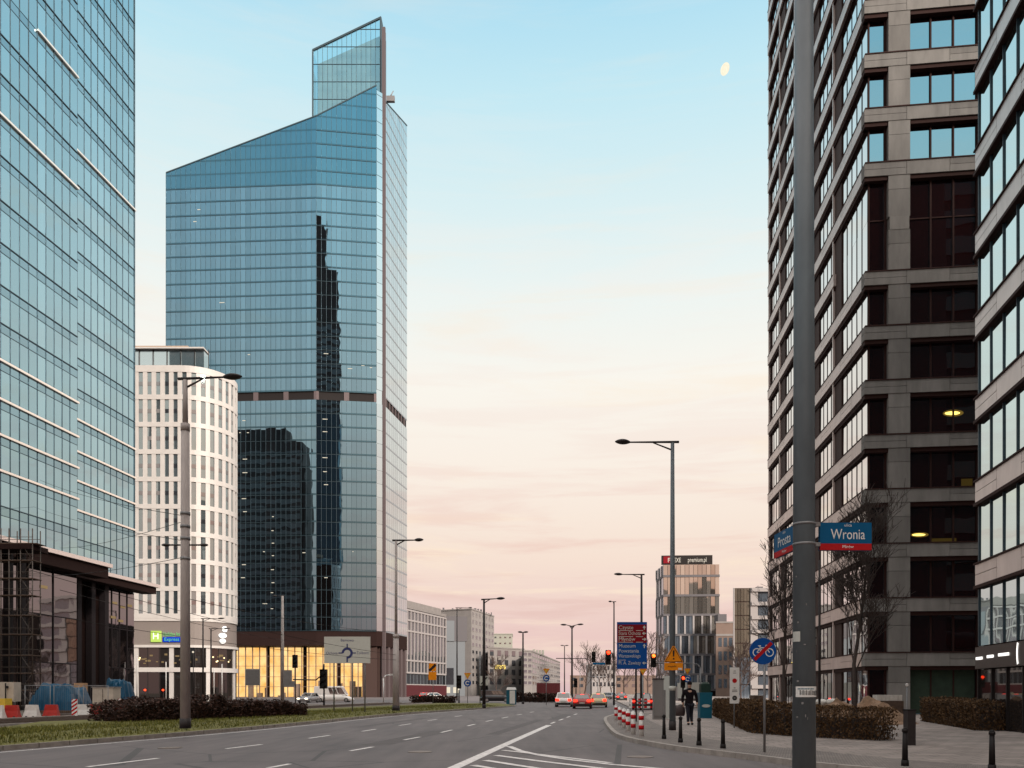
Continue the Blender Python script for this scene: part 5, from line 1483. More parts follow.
for a, b in [((-.15, -.03), (-.07, .085)), ((-.07, .085), (.07, .085)), ((.07, .085), (.0, -.04)), ((.0, -.04), (-.15, -.03)), ((-.07, .085), (.0, -.04)), ((.07, .085), (.16, -.03)), ((.07, .085), (.06, .14)), ((.06, .14), (.11, .15)), ((-.07, .085), (-.085, .125)), ((-.12, .13), (-.05, .13))]:
    bar(mb, fr_, (a[0], zc + a[1]), (b[0], zc + b[1]), .022, .004)
mb.build('bicycle_symbol', M['white'], t)
mb = MB(); bar(mb, fr_, (-.21, zc - .205), (.21, zc + .205), .085, .008); mb.build('red_slash', M['red'], t)
# narrow notice
Yn = 33.0; t = thing('narrow_notice_sign', 'narrow white notice board with a red and a dark disc above the hedge', 'sign', (gx(735, Yn), Yn, .12))
fr_ = Fr(gx(734.6, Yn), Yn, 1, 0); w = (gx(739.5, Yn) - gx(730, Yn))
post(t, fr_.o[0], Yn + .05, .12, gz(668, Yn), .03)
mb = MB(); mb.fbox(fr_, -w / 2, w / 2, -.02, 0, gz(703.5, Yn), gz(667.5, Yn)); mb.build('board', M['white'], t)
mb = MB(); disc(mb, fr_, 0, gz(680.7, Yn), .004, .095, 0); mb.build('red_disc', M['red'], t)
mb = MB(); disc(mb, fr_, 0, gz(698, Yn), .004, .10, 0); disc(mb, fr_, 0, gz(698, Yn), .006, .045, 1); 
for (py, ww) in ((671, .10), (673, .13), (690, .2), (691.5, .22), (687.8, .08)): mb.fbox(fr_, -ww / 2, ww / 2, .002, .004, gz(py + .45, Yn), gz(py - .3, Yn), 1)
mb.build('dark_marks', [M['black'], M['signback']], t)
# orange warning sign on the lamp pole
Yw = 30.7; t = thing('warning_sign', 'orange triangular warning sign with orange plate under it, on the lamp pole', 'road sign', (gx(673.5, Yw), Yw, gz(671, Yw)))
fr_ = Fr(gx(673.5, Yw), Yw - .02, 1, 0); u_ = Yw / FPX
plate = MB(); plate_poly(plate, fr_, [(-9.6 * u_, gz(662.3, Yw)), (9.6 * u_, gz(662.3, Yw)), (1.0 * u_, gz(646, Yw)), (-1.0 * u_, gz(646, Yw))], 0, .02); plate.build('triangle', M['orange'], t)
mb = MB(); mb.fbox(fr_, -9.3 * u_, 9.3 * u_, -.02, 0, gz(670.3, Yw), gz(662.9, Yw)); mb.build('lower_plate', M['orange'], t)
mb = MB(); plate_poly(mb, fr_, [(-.55 * u_, gz(656.6, Yw)), (.55 * u_, gz(656.6, Yw)), (.95 * u_, gz(650.3, Yw)), (-.95 * u_, gz(650.3, Yw))], .006, .004); disc(mb, fr_, 0, gz(658.8, Yw), .006, .9 * u_)
bar(mb, fr_, (-8.6 * u_, gz(661.6, Yw)), (8.6 * u_, gz(661.6, Yw)), .02, .005); bar(mb, fr_, (-8.4 * u_, gz(661.6, Yw)), (0, gz(646.8, Yw)), .022, .005); bar(mb, fr_, (8.4 * u_, gz(661.6, Yw)), (0, gz(646.8, Yw)), .022, .005)
text_mesh(mb, fr_, -1.5 * u_, gz(666.3, Yw), .006, 'wypadki', .10, maxw=.5)
mb.build('symbol', M['black'], t)
mb = MB(); mb.fbox(fr_, 4.5 * u_, 8.2 * u_, .001, .012, gz(669.8, Yw), gz(668, Yw)); mb.build('sticker', M['white'], t)
mb = MB(); mb.cyl((gx(672.5, YR), YR, gz(690.5, YR)), (gx(672.5, YR), YR, gz(686, YR)), .132, .132, 12); mb.build('pole_poster', M['signwhite'], label='small white poster stuck round the right lamp pole', cat='poster')
# direction board
Yd = 40.0; t = thing('direction_sign', 'tall blue and red direction board listing districts and a museum', 'road sign', (gx(632, Yd), Yd, .12))
fr_ = Fr(gx(632, Yd), Yd, 1, 0); u_ = Yd / FPX
for dx in (4.2,): post(t, gx(632 + dx, Yd), Yd + .07, .12, gz(640, Yd), .05, 'darkmetal')
mb = MB(); mb.fbox(fr_, -15 * u_, 15 * u_, -.03, 0, gz(669, Yd), gz(622, Yd)); mb.build('blue_board', M['blue'], t)
mb = MB(); mb.fbox(fr_, -14.6 * u_, 14.6 * u_, .001, .008, gz(642.8, Yd), gz(624.5, Yd)); mb.build('red_panel', M['darkred'], t)
mb = MB()
for (py, txt, arrow, sz) in ((627.6, 'Czyste', 'up', .27), (633.4, 'Stara Ochota', 'left', .25), (639.2, 'Młynów', 'right', .26), (646, 'Muzeum', 'up', .25), (651, 'Powstania', None, .25), (656, 'Warszawskiego', None, .25), (663, 'Pl. A. Zawiszy', 'left', .24)):
    text_mesh(mb, fr_, -13.5 * u_, gz(py, Yd), .012, txt, sz, 0, 'LEFT', maxw=22 * u_)
    if arrow:
        c = (12.3 * u_, gz(py, Yd))
        d = {'up': (0, 1), 'left': (-1, 0), 'right': (1, 0)}[arrow]; n_ = (-d[1], d[0]); q = .085
        mb.fpoly(fr_, [(c[0] + d[0] * q, c[1] + d[1] * q), (c[0] + n_[0] * q, c[1] + n_[1] * q), (c[0] - n_[0] * q, c[1] - n_[1] * q)], .012) if d != (1, 0) and False else mb.fpoly(fr_, [(c[0] - n_[0] * q, c[1] - n_[1] * q), (c[0] + d[0] * q * 1.3, c[1] + d[1] * q * 1.3), (c[0] + n_[0] * q, c[1] + n_[1] * q)], .012)
        bar(mb, fr_, (c[0] - d[0] * q * 1.2, c[1] - d[1] * q * 1.2), c, .05, .012)
for py in (630.6, 636.6, 642.2): bar(mb, fr_, (-13.5 * u_, gz(py, Yd)), (1 * u_, gz(py, Yd)), .025, .012); bar(mb, fr_, (4 * u_, gz(py, Yd)), (11 * u_, gz(py, Yd)), .025, .012)
text_mesh(mb, fr_, -13.5 * u_, gz(660, Yd), .012, 'generała', .11, 0, 'LEFT')
mb.build('lettering', M['signwhite'], t)
# roundabout sign
Yq = 52.0; t = thing('roundabout_sign', 'large pale board with a dark blue roundabout diagram in front of the lobby', 'road sign', (gx(347, Yq), Yq, .33))
fr_ = Fr(gx(347.2, Yq), Yq, 1, -.02); u_ = Yq / FPX
for dx in (-13.5, 5, 17.5): post(t, gx(347.2 + dx, Yq), Yq + .09, .2, gz(640, Yq), .045)
mb = MB(); mb.fbox(fr_, -23.2 * u_, 23.2 * u_, -.04, 0, gz(663.2, Yq), gz(636.6, Yq)); mb.build('board', M['signwhite'], t)
mb = MB(); cz = gz(653, Yq)
disc(mb, fr_, 0, cz, .006, 5.6 * u_, 0, 40, 3.2 * u_, R(-90), R(180))
bar(mb, fr_, (0, cz + 4.5 * u_), (0, cz + 9.2 * u_), 1.3 * u_, .006); bar(mb, fr_, (0, cz - 3.6 * u_), (0, cz - 9.2 * u_), 1.5 * u_, .007); bar(mb, fr_, (4.5 * u_, cz), (8.8 * u_, cz), 1.1 * u_, .007); bar(mb, fr_, (-4.5 * u_, cz), (-8.8 * u_, cz), 1.1 * u_, .007)
mb.build('roundabout_symbol', M['navy'], t)
mb = MB()
text_mesh(mb, fr_, 0, gz(640.3, Yq), .006, 'Bemowo', 4.0 * u_, maxw=13 * u_); text_mesh(mb, fr_, -15.5 * u_, gz(653.2, Yq), .006, 'Ochota', 3.8 * u_, maxw=11.5 * u_); text_mesh(mb, fr_, 15.5 * u_, gz(653, Yq), .006, 'Żoliborz', 3.8 * u_, maxw=12 * u_)
mb.build('lettering', M['navy'], t)
# orange diversion board
def yield_group(label, px, Y, py_tri, py_disc, r_px, pyb, discs=True, labelcat='road sign'):
    t = thing('yield_sign', label, labelcat, (gx(px, Y), Y, .1)); u_ = Y / FPX
    fr_ = Fr(gx(px, Y), Y, 1, 0)
    post(t, gx(px, Y), Y + .06, .1, gz(py_tri, Y), .04)
    mb = MB(); plate_poly(mb, fr_, [(-r_px * u_, gz(py_tri - r_px * .7, Y)), (0, gz(py_tri + r_px, Y)), (r_px * u_, gz(py_tri - r_px * .7, Y))], 0, .03); mb.build('triangle', M['orange'], t)
    mb = MB(); q = r_px * .55; plate_poly(mb, fr_, [(-q * u_, gz(py_tri - q * .62, Y)), (0, gz(py_tri + q * .8, Y)), (q * u_, gz(py_tri - q * .62, Y))], .02, .015); mb.build('triangle_centre', M['yellow'], t)
    if discs:
        mb = MB(); plate_disc(mb, fr_, 0, gz(py_disc, Y), 0, r_px * u_, .03); mb.build('blue_disc', M['blue'], t)
        mb = MB(); disc(mb, fr_, 0, gz(py_disc, Y), .01, r_px * .62 * u_, 0, 20, r_px * .36 * u_, R(20), R(320)); mb.build('arrows', M['white'], t)
yield_group('orange yield sign over a blue disc at the left side of the roundabout', 467.5, 100, 675.5, 683, 3.6, 702)
yield_group('orange yield sign over a blue disc in front of the dark red container', 546.3, 90, 671, 678.2, 3.4, 704)
yield_group('orange yield sign over a blue disc behind the walking person', 687.5, 70, 671, 679, 3.5, 705)
yield_group('orange yield sign on a dark pole directly under the direction board', 643, 38.5, 671.5, 0, 4.0, 720, discs=False)
Yo = 88; t = thing('diversion_sign', 'orange diversion board with a black diagonal over an orange plate', 'road sign', (gx(432.5, Yo), Yo, .1)); fr_ = Fr(gx(432.5, Yo), Yo, 1, 0); u_ = Yo / FPX
post(t, gx(433, Yo), Yo + .05, .1, gz(664, Yo), .04)
mb = MB(); mb.fbox(fr_, -4 * u_, 4 * u_, -.03, 0, gz(680, Yo), gz(671.8, Yo)); mb.fbox(fr_, -3.6 * u_, 3.6 * u_, -.03, 0, gz(671.3, Yo), gz(663.3, Yo)); mb.build('orange_plate', M['orange'], t)
mb = MB(); bar(mb, fr_, (-3.2 * u_, gz(670.8, Yo)), (3.2 * u_, gz(664.5, Yo)), 2.6 * u_, .006); mb.build('black_diagonal', M['black'], t)
Yo = 80; t = thing('diagonal_sign', 'small pale panel with a dark diagonal beside the third left lamp', 'road sign', (gx(483, Yo), Yo, .1)); fr_ = Fr(gx(484, Yo), Yo, 1, 0); u_ = Yo / FPX
post(t, gx(480, Yo), Yo + .05, .1, gz(652, Yo), .05)
mb = MB(); mb.fbox(fr_, -4.2 * u_, 4.2 * u_, -.03, 0, gz(685.5, Yo), gz(676, Yo)); mb.build('panel', M['signwhite'], t)
mb = MB(); bar(mb, fr_, (-3.2 * u_, gz(684.5, Yo)), (3.2 * u_, gz(677, Yo)), 1.2 * u_, .006); mb.build('diagonal', M['black'], t)
Yo = 75; t = thing('road_sign', 'grey back of a square road sign on legs before the lobby', 'road sign', (gx(253, Yo), Yo, .1)); fr_ = Fr(gx(252.5, Yo), Yo, 1, .1); u_ = Yo / FPX
mb = MB(); mb.fbox(fr_, -6.8 * u_, 6.8 * u_, -.03, 0, gz(685, Yo), gz(669.5, Yo)); mb.build('panel', M['signback'], t)
mb = MB(); mb.fbox(fr_, -7.4 * u_, 7.4 * u_, -.06, -.031, gz(685.5, Yo), gz(668.8, Yo)); mb.build('rim', M['signwhite'], t)
for dx in (-4, 4): post(t, gx(252.5 + dx, Yo), Yo + .12, .1, gz(684, Yo), .04)

# ------------------------------------------------------------------ traffic signals
def signal_head(t, x, y, zc, h, mat_on, on=0, w=None):
    h *= 1.2
    w = w or h * .36
    mb = MB(); mb.cbox(x, y, w, w * .7, zc - h / 2, zc + h / 2)
    for i in range(3):
        zz = zc + h * (.32 - .32 * i)
        mb.cyl((x, y - w * .35, zz + h * .02), (x, y - w * .8, zz + h * .05), w * .40, w * .40, 10, 0, False)
    hd = mb.build('signal_head', M['black'], t)
    for i in range(3):
        zz = zc + h * (.32 - .32 * i)
        mb = MB(); mb.cyl((x, y - w * .34, zz), (x, y - w * .38, zz), w * .38, w * .38, 12)
        mb.build('lens', M[mat_on] if (mat_on and i == on) else M['rubber'], hd)
def mast(label, px, Y, zb, zt, arm=None, heads=(), mat='darkmetal', r=.09):
    t = thing('traffic_signal', label, 'traffic light', (gx(px, Y), Y, zb))
    mb = MB(); mb.cyl((gx(px, Y), Y, zb), (gx(px, Y), Y, zt), r, r * .8, 10); mb.build('mast', M[mat], t)
    if arm:
        mb = MB(); z = arm[1]; x0, x1_ = gx(px, Y), gx(arm[0], Y); sg_ = 1 if x1_ > x0 else -1
        mb.tube([(x0, Y, zt), (x0 + sg_ * .25, Y, zt + (z - zt) * .7), (x0 + sg_ * .8, Y, z), (x1_, Y, z + .05)], .06, 8); mb.build('mast_arm', M[mat], t)
    for (hx, hy, h, on, idx) in heads: signal_head(t, gx(hx, Y), Y - .15, gz(hy, Y), h, on, idx)
    return t
mast('red traffic light hanging left of the direction board', 614, 90, .1, gz(660, 90), (607, gz(650.5, 90)), [(608, 657.5, 1.35, 'redlight', 0)])
mast('red traffic light on the curved grey arm over the right pavement', 700.5, 80, .12, gz(668, 80), (653, gz(663.5, 80)), [(653, 660.5, 1.15, 'amberlight', 0)], mat='steel', r=.10)
mast('red traffic light low beside the walking person', 683, 66, .12, gz(677, 66), None, [(682.5, 682, .8, 'redlight', 0)])
mast('unlit traffic light on a long arm above the far blue nameplate', 591, 120, .1, gz(663, 120), (556, gz(658.7, 120)), [(593.5, 657, 1.3, None, 0)])
mast('small unlit traffic light behind the white car', 576, 105, .1, gz(688, 105), None, [(575.5, 683, 1.0, None, 0)])
mast('black traffic light seen against the yellow lobby', 324, 80, .1, gz(664, 80), (293, gz(680, 80)), [(324, 679, 1.6, None, 0)])
mast('black backed traffic light hanging high before the yellow lobby', 295.5, 70, .1, gz(668, 70), None, [(295.5, 661.5, .95, None, 0)], r=.05)
mast('unlit traffic light left of the far orange yield sign', 459, 95, .1, gz(690, 95), None, [(459, 682, 1.3, None, 0)])
mb = MB(); f_ = Fr(gx(599, 118), 118, 1, 0); mb.fbox(f_, -.9, .9, -.03, 0, gz(664.6, 118), gz(662.6, 118)); mb.build('street_name_plate', M['mblue'], label='small distant blue street nameplate under the far traffic light', cat='street sign')
t = thing('signal_gantry', 'thin grey gantry over the road beyond the parked cars', 'gantry', (gx(598, 150), 150, 0))
mb = MB()
mb.tube([(gx(598, 150), 150, 0), (gx(598, 150), 150, gz(676, 150))], .08); mb.tube([(gx(590, 150), 150, gz(676.5, 150)), (gx(606, 150), 150, gz(676.5, 150))], .07); mb.tube([(gx(580, 150), 150, 0), (gx(580, 150), 150, gz(666, 150)), (gx(588, 150), 150, gz(662, 150))], .06)
mb.build('frame', M['steel'], t)
t = thing('bent_lamp', 'white bent service lamp at the right foot of the skyscraper', 'lamp', (gx(383.5, 120), 120, 0))
mb = MB(); mb.tube([(gx(383.5, 120), 120, 0), (gx(383.5, 120), 120, gz(678, 120)), (gx(386, 120), 120, gz(675.5, 120)), (gx(394, 120), 120, gz(674.5, 120))], .10, 8); mb.build('post', M['white'], t)
mb = MB(); mb.cbox(gx(392.5, 120), 120, .7, .4, gz(675.5, 120), gz(673.8, 120)); mb.build('lantern', M['white'], t)

# ------------------------------------------------------------------ vehicles (local: +y is the front)
def wheel(t, x, y, r, w=.2):
    mb = MB(); mb.cyl((x - w / 2, y, r), (x + w / 2, y, r), r, r, 18); tyre = mb.build('wheel', M['rubber'], t)
    mb = MB(); sgn = 1 if x > 0 else -1; mb.cyl((x + sgn * (w / 2 - .01), y, r), (x + sgn * (w / 2 + .015), y, r), r * .64, r * .6, 14); mb.build('rim', M['rim'], tyre)
def car(name, label, cat, paint, L_=4.2, W=1.78, H=1.46, tailcol='tail', wagon=0.0, box=False, lit=True, sign=None, group=None):
    t = thing(name, label, cat, (0, 0, 0), 0, group)
    hw = W / 2; belt = .92 if not box else 1.15
    prof = [(-L_ / 2, .40, .62, .86), (-L_ / 2 + .10, .24, .90, .97), (-L_ / 2 + .5, .20, belt, 1.0), (0, .18, belt, 1.0), (L_ / 2 - 1.25, .18, belt - .04, 1.0), (L_ / 2 - .55, .2, .76, .97), (L_ / 2 - .12, .26, .66, .90), (L_ / 2, .38, .55, .78)]
    rings = []
    for (y, zl, zt_, k) in prof:
        w = hw * k; zm = zl + (zt_ - zl) * .55
        rings.append([(-w * .93, y, zl), (w * .93, y, zl), (w, y, zm), (w * .95, y, zt_), (w * .6, y, zt_ + .025), (-w * .6, y, zt_ + .025), (-w * .95, y, zt_), (-w, y, zm)])
    mb = MB(); mb.loft(rings, 0, True, True)
    # greenhouse
    yb0, yb1 = (-L_ / 2 + .12, L_ / 2 - 1.1); yr0, yr1 = (-L_ / 2 + .55 - wagon, L_ / 2 - 1.95)
    if box: yb1, yr1 = L_ / 2 - .9, L_ / 2 - 1.7; yr0 = yb0 + .04
    g = [(-hw * .92, yb0, belt - .02), (hw * .92, yb0, belt - .02), (hw * .92, yb1, belt - .04), (-hw * .92, yb1, belt - .04)]
    q = [(-hw * .72, yr0, H - .03), (hw * .72, yr0, H - .03), (hw * .72, yr1, H - .04), (-hw * .72, yr1, H - .04)]
    if box: q = [(-hw * .85, yr0, H - .03), (hw * .85, yr0, H - .03), (hw * .85, yr1, H - .06), (-hw * .85, yr1, H - .06)]
    top = [(p[0] * .9, p[1] + (.12 if p[1] < 0 else -.12), H) for p in q]
    mb.loft([g, q, top], 0, True, False)
    mb.build('body', M[paint], t)
    def pane(nm, i, j, a=.08, lo=.14, hi=.9, off=.012):
        A, B, C, D = Vector(g[i]), Vector(g[j]), Vector(q[j]), Vector(q[i])
        def pt(u, v): return (A.lerp(B, u)).lerp(D.lerp(C, u), v)
        nrm = (B - A).cross(D - A).normalized()
        m2 = MB(); m2.face([tuple(pt(u, v) + nrm * off) for u, v in ((a, lo), (1 - a, lo), (1 - a, hi), (a, hi))]); m2.build(nm, M['carglass'], t)
    pane('rear_window', 0, 1); pane('windscreen', 2, 3)
    if box:
        for (u0, u1) in ((.02, .3),): pass
    def side_pane(i, j, us):
        A, B, C, D = Vector(g[i]), Vector(g[j]), Vector(q[j]), Vector(q[i]); nrm = (B - A).cross(D - A).normalized()
        for (u0, u1) in us:
            m2 = MB(); m2.face([tuple((A.lerp(B, u)).lerp(D.lerp(C, u), v) + nrm * .012) for u, v in ((u0, .14), (u1, .14), (u1, .88), (u0, .88))]); m2.build('side_window', M['carglass'], t)
    if box:
        side_pane(1, 2, [(.78, .97), (.5, .62), (.64, .75)]); side_pane(3, 0, [(.03, .22)])
    else:
        side_pane(1, 2, [(.08, .46), (.50, .93)]); side_pane(3, 0, [(.07, .5), (.54, .92)])
    rw = .32 if not box else .35
    for sx_ in (-1, 1):
        for y in (-L_ / 2 + (.75 if not box else 1.1), L_ / 2 - (.82 if not box else .95)): wheel(t, sx_ * (hw - .09), y, rw)
        mb = MB(); mb.cbox(sx_ * hw * .73, -L_ / 2 + .03, .36, .12, .66, .88); mb.build('tail_light', M[tailcol if lit else 'darkred'], t)
        mb = MB(); mb.cbox(sx_ * hw * .68, L_ / 2 - .06, .36, .14, .56, .70); mb.build('headlight', M['headlight'] if sign == 'front' else M['rim'], t)
        mb = MB(); mb.cbox(sx_ * (hw + .06), L_ / 2 - 1.35, .16, .10, belt - .02, belt + .12); mb.build('wing_mirror', M[paint], t)
    mb = MB(); mb.cbox(0, -L_ / 2 + .02, W * .84, .14, .28, .46); mb.build('rear_bumper', M['rubber'], t)
    mb = MB(); mb.cbox(0, -L_ / 2 - .03, .52, .04, .50, .61); mb.build('number_plate', M['signwhite'], t)
    if lit:
        mb = MB(); mb.cbox(0, yr0 - .02, .34, .05, H - .08, H - .04); mb.build('brake_light', M['tail'], t)
    if sign == 'taxi':
        mb = MB(); mb.cbox(0, .1, .5, .2, H, H + .14); mb.build('roof_sign', M['signwhite'], t)
    return t
HD = -math.atan2(U[0], U[1])
c = car('parked_car', 'white hatchback with glowing tail lights, leftmost of the three waiting cars', 'car', 'carwhite', 4.3, 1.8, 1.55, group='cars waiting at the red light'); c.location = (gx(565.5, 85), 85 + 2.1, 0); c.rotation_euler.z = HD
c.name = 'waiting_car'
c = car('waiting_car', 'red car with bright brake lights in the middle of the three waiting cars', 'car', 'carred', 4.3, 1.8, 1.42, group='cars waiting at the red light'); c.location = (gx(584.5, 76), 76 + 2.1, 0); c.rotation_euler.z = HD
c = car('waiting_car', 'pale yellow car, rightmost of the three waiting cars', 'car', 'caryellow', 4.2, 1.8, 1.45, sign='taxi', group='cars waiting at the red light'); c.location = (gx(600.5, 82), 82 + 2.1, 0); c.rotation_euler.z = HD
c = car('stopped_car', 'dark car with big red tail lights behind the barrier, under the direction board', 'car', 'cardark', 4.4, 1.85, 1.5); c.location = (gx(646, 72), 74, 0); c.rotation_euler.z = HD - .05
c = car('distant_car', 'distant dark car with red lights left of the direction board post', 'car', 'cardark', 4.4, 1.85, 1.5); c.location = (gx(623, 140), 142, 0); c.rotation_euler.z = HD
c = car('distant_car', 'distant silver car on the far side of the crossroads', 'car', 'carsilver', 4.4, 1.85, 1.5, lit=False); c.location = (gx(608, 170), 172, 0); c.rotation_euler.z = HD + .9
c = car('white_van', 'white panel van driving right in front of the lit lobby', 'van', 'carwhite', 6.1, 2.0, 2.5, box=True, lit=False); c.location = (gx(334, 125), 125, 0); c.rotation_euler.z = -PI / 2
c = car('dark_van', 'dark parked van left of the portable toilet', 'van', 'cardark', 5.0, 1.9, 1.9, box=True, lit=False); c.location = (gx(496, 125), 125, 0); c.rotation_euler.z = -PI / 2
c = car('oncoming_car', 'car with dazzling headlights left of the white van', 'car', 'carsilver', 4.2, 1.8, 1.5, sign='front', lit=False); c.location = (gx(305, 118), 120, 0); c.rotation_euler.z = PI - .2
c = car('parked_car', 'white car parked before the far shops under the diversion board', 'car', 'carwhite', 4.3, 1.8, 1.45, lit=False); c.location = (gx(437, 160), 160, 0); c.rotation_euler.z = -PI / 2 + .1
c = car('parked_car', 'red car parked before the maroon shop front', 'car', 'carred', 4.2, 1.8, 1.5); c.location = (gx(425, 165), 165, 0); c.rotation_euler.z = -.1
t = thing('delivery_truck', 'pale box truck partly hidden behind the walking person', 'truck', (gx(695, 85), 85, .0))
mb = MB(); mb.cbox(gx(697, 85), 87, 2.4, 4.5, .9, gz(682.5, 85)); mb.build('box_body', M['signwhite'], t)
mb = MB(); mb.cbox(gx(697, 85), 90.2, 2.1, 1.6, .6, 2.2); mb.build('cab', M['carsilver'], t)
for dx in (-.95, .95):
    mb = MB(); mb.cyl((gx(697, 85) + dx - .12, 85.8, .42), (gx(697, 85) + dx + .12, 85.8, .42), .42, .42, 14); mb.build('wheel', M['rubber'], t)
    mb = MB(); mb.cbox(gx(697, 85) + dx, 84.7, .25, .06, .75, .9); mb.build('tail_light', M['tail'], t)

# ------------------------------------------------------------------ pavement clutter on the right
t = thing('utility_cabinet', 'tall grey utility cabinet left of the lamp pole', 'cabinet', (gx(659, 43), 43, .12))
X = gx(659, 43)
mb = MB(); mb.cbox(X, 43.3, .52, .5, .12, gz(679.5, 43)); mb.build('body', M['cabinet'], t)
mb = MB(); mb.cbox(X, 43.3, .58, .56, gz(679.5, 43), gz(678.3, 43)); mb.build('lid', M['darkmetal'], t)
mb = MB(); mb.cbox(X, 43.03, .44, .02, .3, gz(682, 43)); mb.build('door', M['conc'], t)
t = thing('utility_cabinet', 'second grey cabinet close behind the lamp pole with a leaning panel', 'cabinet', (gx(668, 45), 45, .12)); X = gx(667.5, 45)
mb = MB(); mb.cbox(X, 45.2, .42, .5, .12, gz(690, 45)); mb.build('body', M['cabinet'], t)
mb = MB(); mb.cbox(X - .06, 44.9, .04, .6, .12, gz(676, 45), .5); mb.build('side_panel', M['signwhite'], t)
t = thing('recycling_bin', 'blue-teal bin with a pale emblem beside the walking person', 'bin', (gx(706, 45), 45, .12)); X = gx(706, 45)
mb = MB(); mb.cbox(X, 45.3, .66, .6, .12, gz(694, 45), 0, 0, 1.06); mb.build('body', M['teal'], t)
mb = MB(); mb.cbox(X, 45.3, .72, .66, gz(694, 45), gz(692.5, 45)); mb.build('lid', M['teal'], t)
f_ = Fr(X, 44.96, 1, 0)
mb = MB(); plate_poly(mb, f_, [(.24 * math.cos(a), .82 + .09 * math.sin(a)) for a in [2 * PI * i / 14 for i in range(14)]], .0, .01); mb.build('emblem', M['signwhite'], t)
t = thing('green_kiosk_bin', 'dark green container rising behind the teal bin', 'container', (gx(706, 52), 52, .12)); X = gx(706, 52)
mb = MB(); mb.cbox(X, 52.3, .62, .6, .12, gz(684, 52)); mb.build('body', M['dgreen'], t)
mb = MB(); mb.cbox(X, 52.3, .5, .5, gz(684, 52), gz(682, 52), 0, 0, .5); mb.build('cap', M['dgreen'], t)
t = thing('fence_barrier', 'red and white barrier rail across the side lane behind the marker posts', 'barrier', (gx(645, 60), 60, .12))
mb = MB(); f_ = Fr(gx(630, 57), 57.5, 1, .1)
for z in (.45, .75, 1.0):
    for i in range(9): mb.fbox(f_, i * .22, i * .22 + .22, -.02, .02, z, z + .13, i % 2)
mb.build('rail', [M['white'], M['red']], t)
for s in (.05, 1.0, 1.9):
    mb = MB(); mb.fbox(f_, s, s + .06, -.06, -.021, .12, 1.15); mb.build('leg', M['steel'], t)
# sand heap and sacks
def heap(name, label, cat, cx, cy, rx, ry, h, mat, seed, zb=.1):
    mb = MB(); n = 26; g = []
    for i in range(n + 1):
        row = []
        for j in range(n + 1):
            u_, v_ = i / n * 2 - 1, j / n * 2 - 1
            r_ = math.hypot(u_, v_)
            z = max(0, 1 - r_ ** 1.7) ** 1.1 * h * (1 + .55 * mnoise.noise(Vector((u_ * 3, v_ * 3, seed)))) + (.16 * mnoise.noise(Vector((u_ * 7, v_ * 7, seed))) + .08 * mnoise.noise(Vector((u_ * 16, v_ * 16, seed)))) * min(1, max(0, 1 - r_) * 3)
            row.append((cx + u_ * rx, cy + v_ * ry, zb + z))
        g.append(row)
    for i in range(n):
        for j in range(n): mb.face([g[i][j], g[i + 1][j], g[i + 1][j + 1], g[i][j + 1]], 0, True)
    return mb.build(name, M[mat], label=label, cat=cat, recalc=True)
heap('sand_heap', 'brown heap of sand and soil behind the hedge at the tower corner', 'sand heap', gx(876, 37), 38, 2.3, 2.0, 1.05, 'sand', 3)
heap('sand_heap', 'smaller brown soil heap left of the leafless hedge tree', 'sand heap', gx(846, 38), 39, 1.8, 1.6, .95, 'sand', 6)
t = thing('white_sacks', 'pile of white sacks behind the hedge right of the thick pole', 'sacks', (gx(829, 40), 40, .1))
for i, (dx, dz, s) in enumerate(((-.7, .0, 1), (0, .05, 1.1), (.75, 0, .95), (-.3, .42, .9), (.35, .45, .9))):
    mb = MB(); mb.ell((gx(827, 40) + dx * .75, 40 + .2 * (i % 2), .78 + dz * .7), .36 * s, .30, .19, 14, 8); mb.build('sack', M['bagwhite'], t)
mb = MB(); mb.cbox(gx(829, 40), 40.2, 1.7, .9, .1, .62); mb.build('pallet_stack', M['deck'], t)
t = thing('block_stack', 'stack of pale blocks on top of the sand heap', 'stack', (gx(892, 41), 41, .1))
mb = MB()
for i in range(6): mb.cbox(gx(892, 41) - .55 + i * .22, 41.5, .2, .5, 1.15, 1.45)
mb.build('block', M['bagwhite'], t)
mb = MB(); mb.cbox(gx(892, 41), 41.6, 1.4, .8, .1, 1.14); mb.build('pallet', M['deck'], t)
t = thing('market_stall_stack', 'pale café furniture stack beyond the bike sign, behind the hedge', 'furniture', (gx(752, 55), 55, .1))
rq = random.Random(6)
for i in range(7):
    mb = MB(); mb.cbox(gx(745 + i * 2.2, 55), 55 + rq.uniform(-.3, .3), .5, .5, .1 + rq.uniform(0, .3), rq.uniform(.8, 1.5), rq.uniform(0, 1)); mb.build('chair', M['bagwhite' if i % 2 else 'deck'], t)
for i, (px, lab) in enumerate(((739, 'left warm headlight glowing beyond the narrow notice'),)):
    pass

# far left site clutter on the median
t = thing('portable_toilet', 'teal and white portable toilet cabin at the median end', 'portable toilet', (gx(511, 92), 92, .12)); X = gx(511.3, 92)
mb = MB(); mb.cbox(X, 93, 1.15, 1.15, .15, gz(688.5, 92) - .15); mb.build('cabin', M['teal'], t)
mb = MB(); mb.cbox(X + .12, 92.40, .62, .04, .25, gz(689.5, 92) - .12); mb.build('door', M['white'], t)
mb = MB(); mb.cbox(X, 93, 1.2, 1.2, gz(688.5, 92) - .15, gz(687.2, 92), 0, 0, .8); mb.build('roof', M['white'], t)
t = thing('shipping_container', 'dark red site container behind the far yield sign', 'container', (gx(548, 125), 127, 0))
f_ = Fr(gx(537, 125), 125, 1, 0); w_ = gx(560, 125) - gx(537, 125)
mb = MB(); mb.fbox(f_, 0, w_, -2.4, 0, .1, gz(683, 125))
for i in range(12): mb.fbox(f_, w_ * i / 12, w_ * i / 12 + .14, .0, .05, .2, gz(683.6, 125))
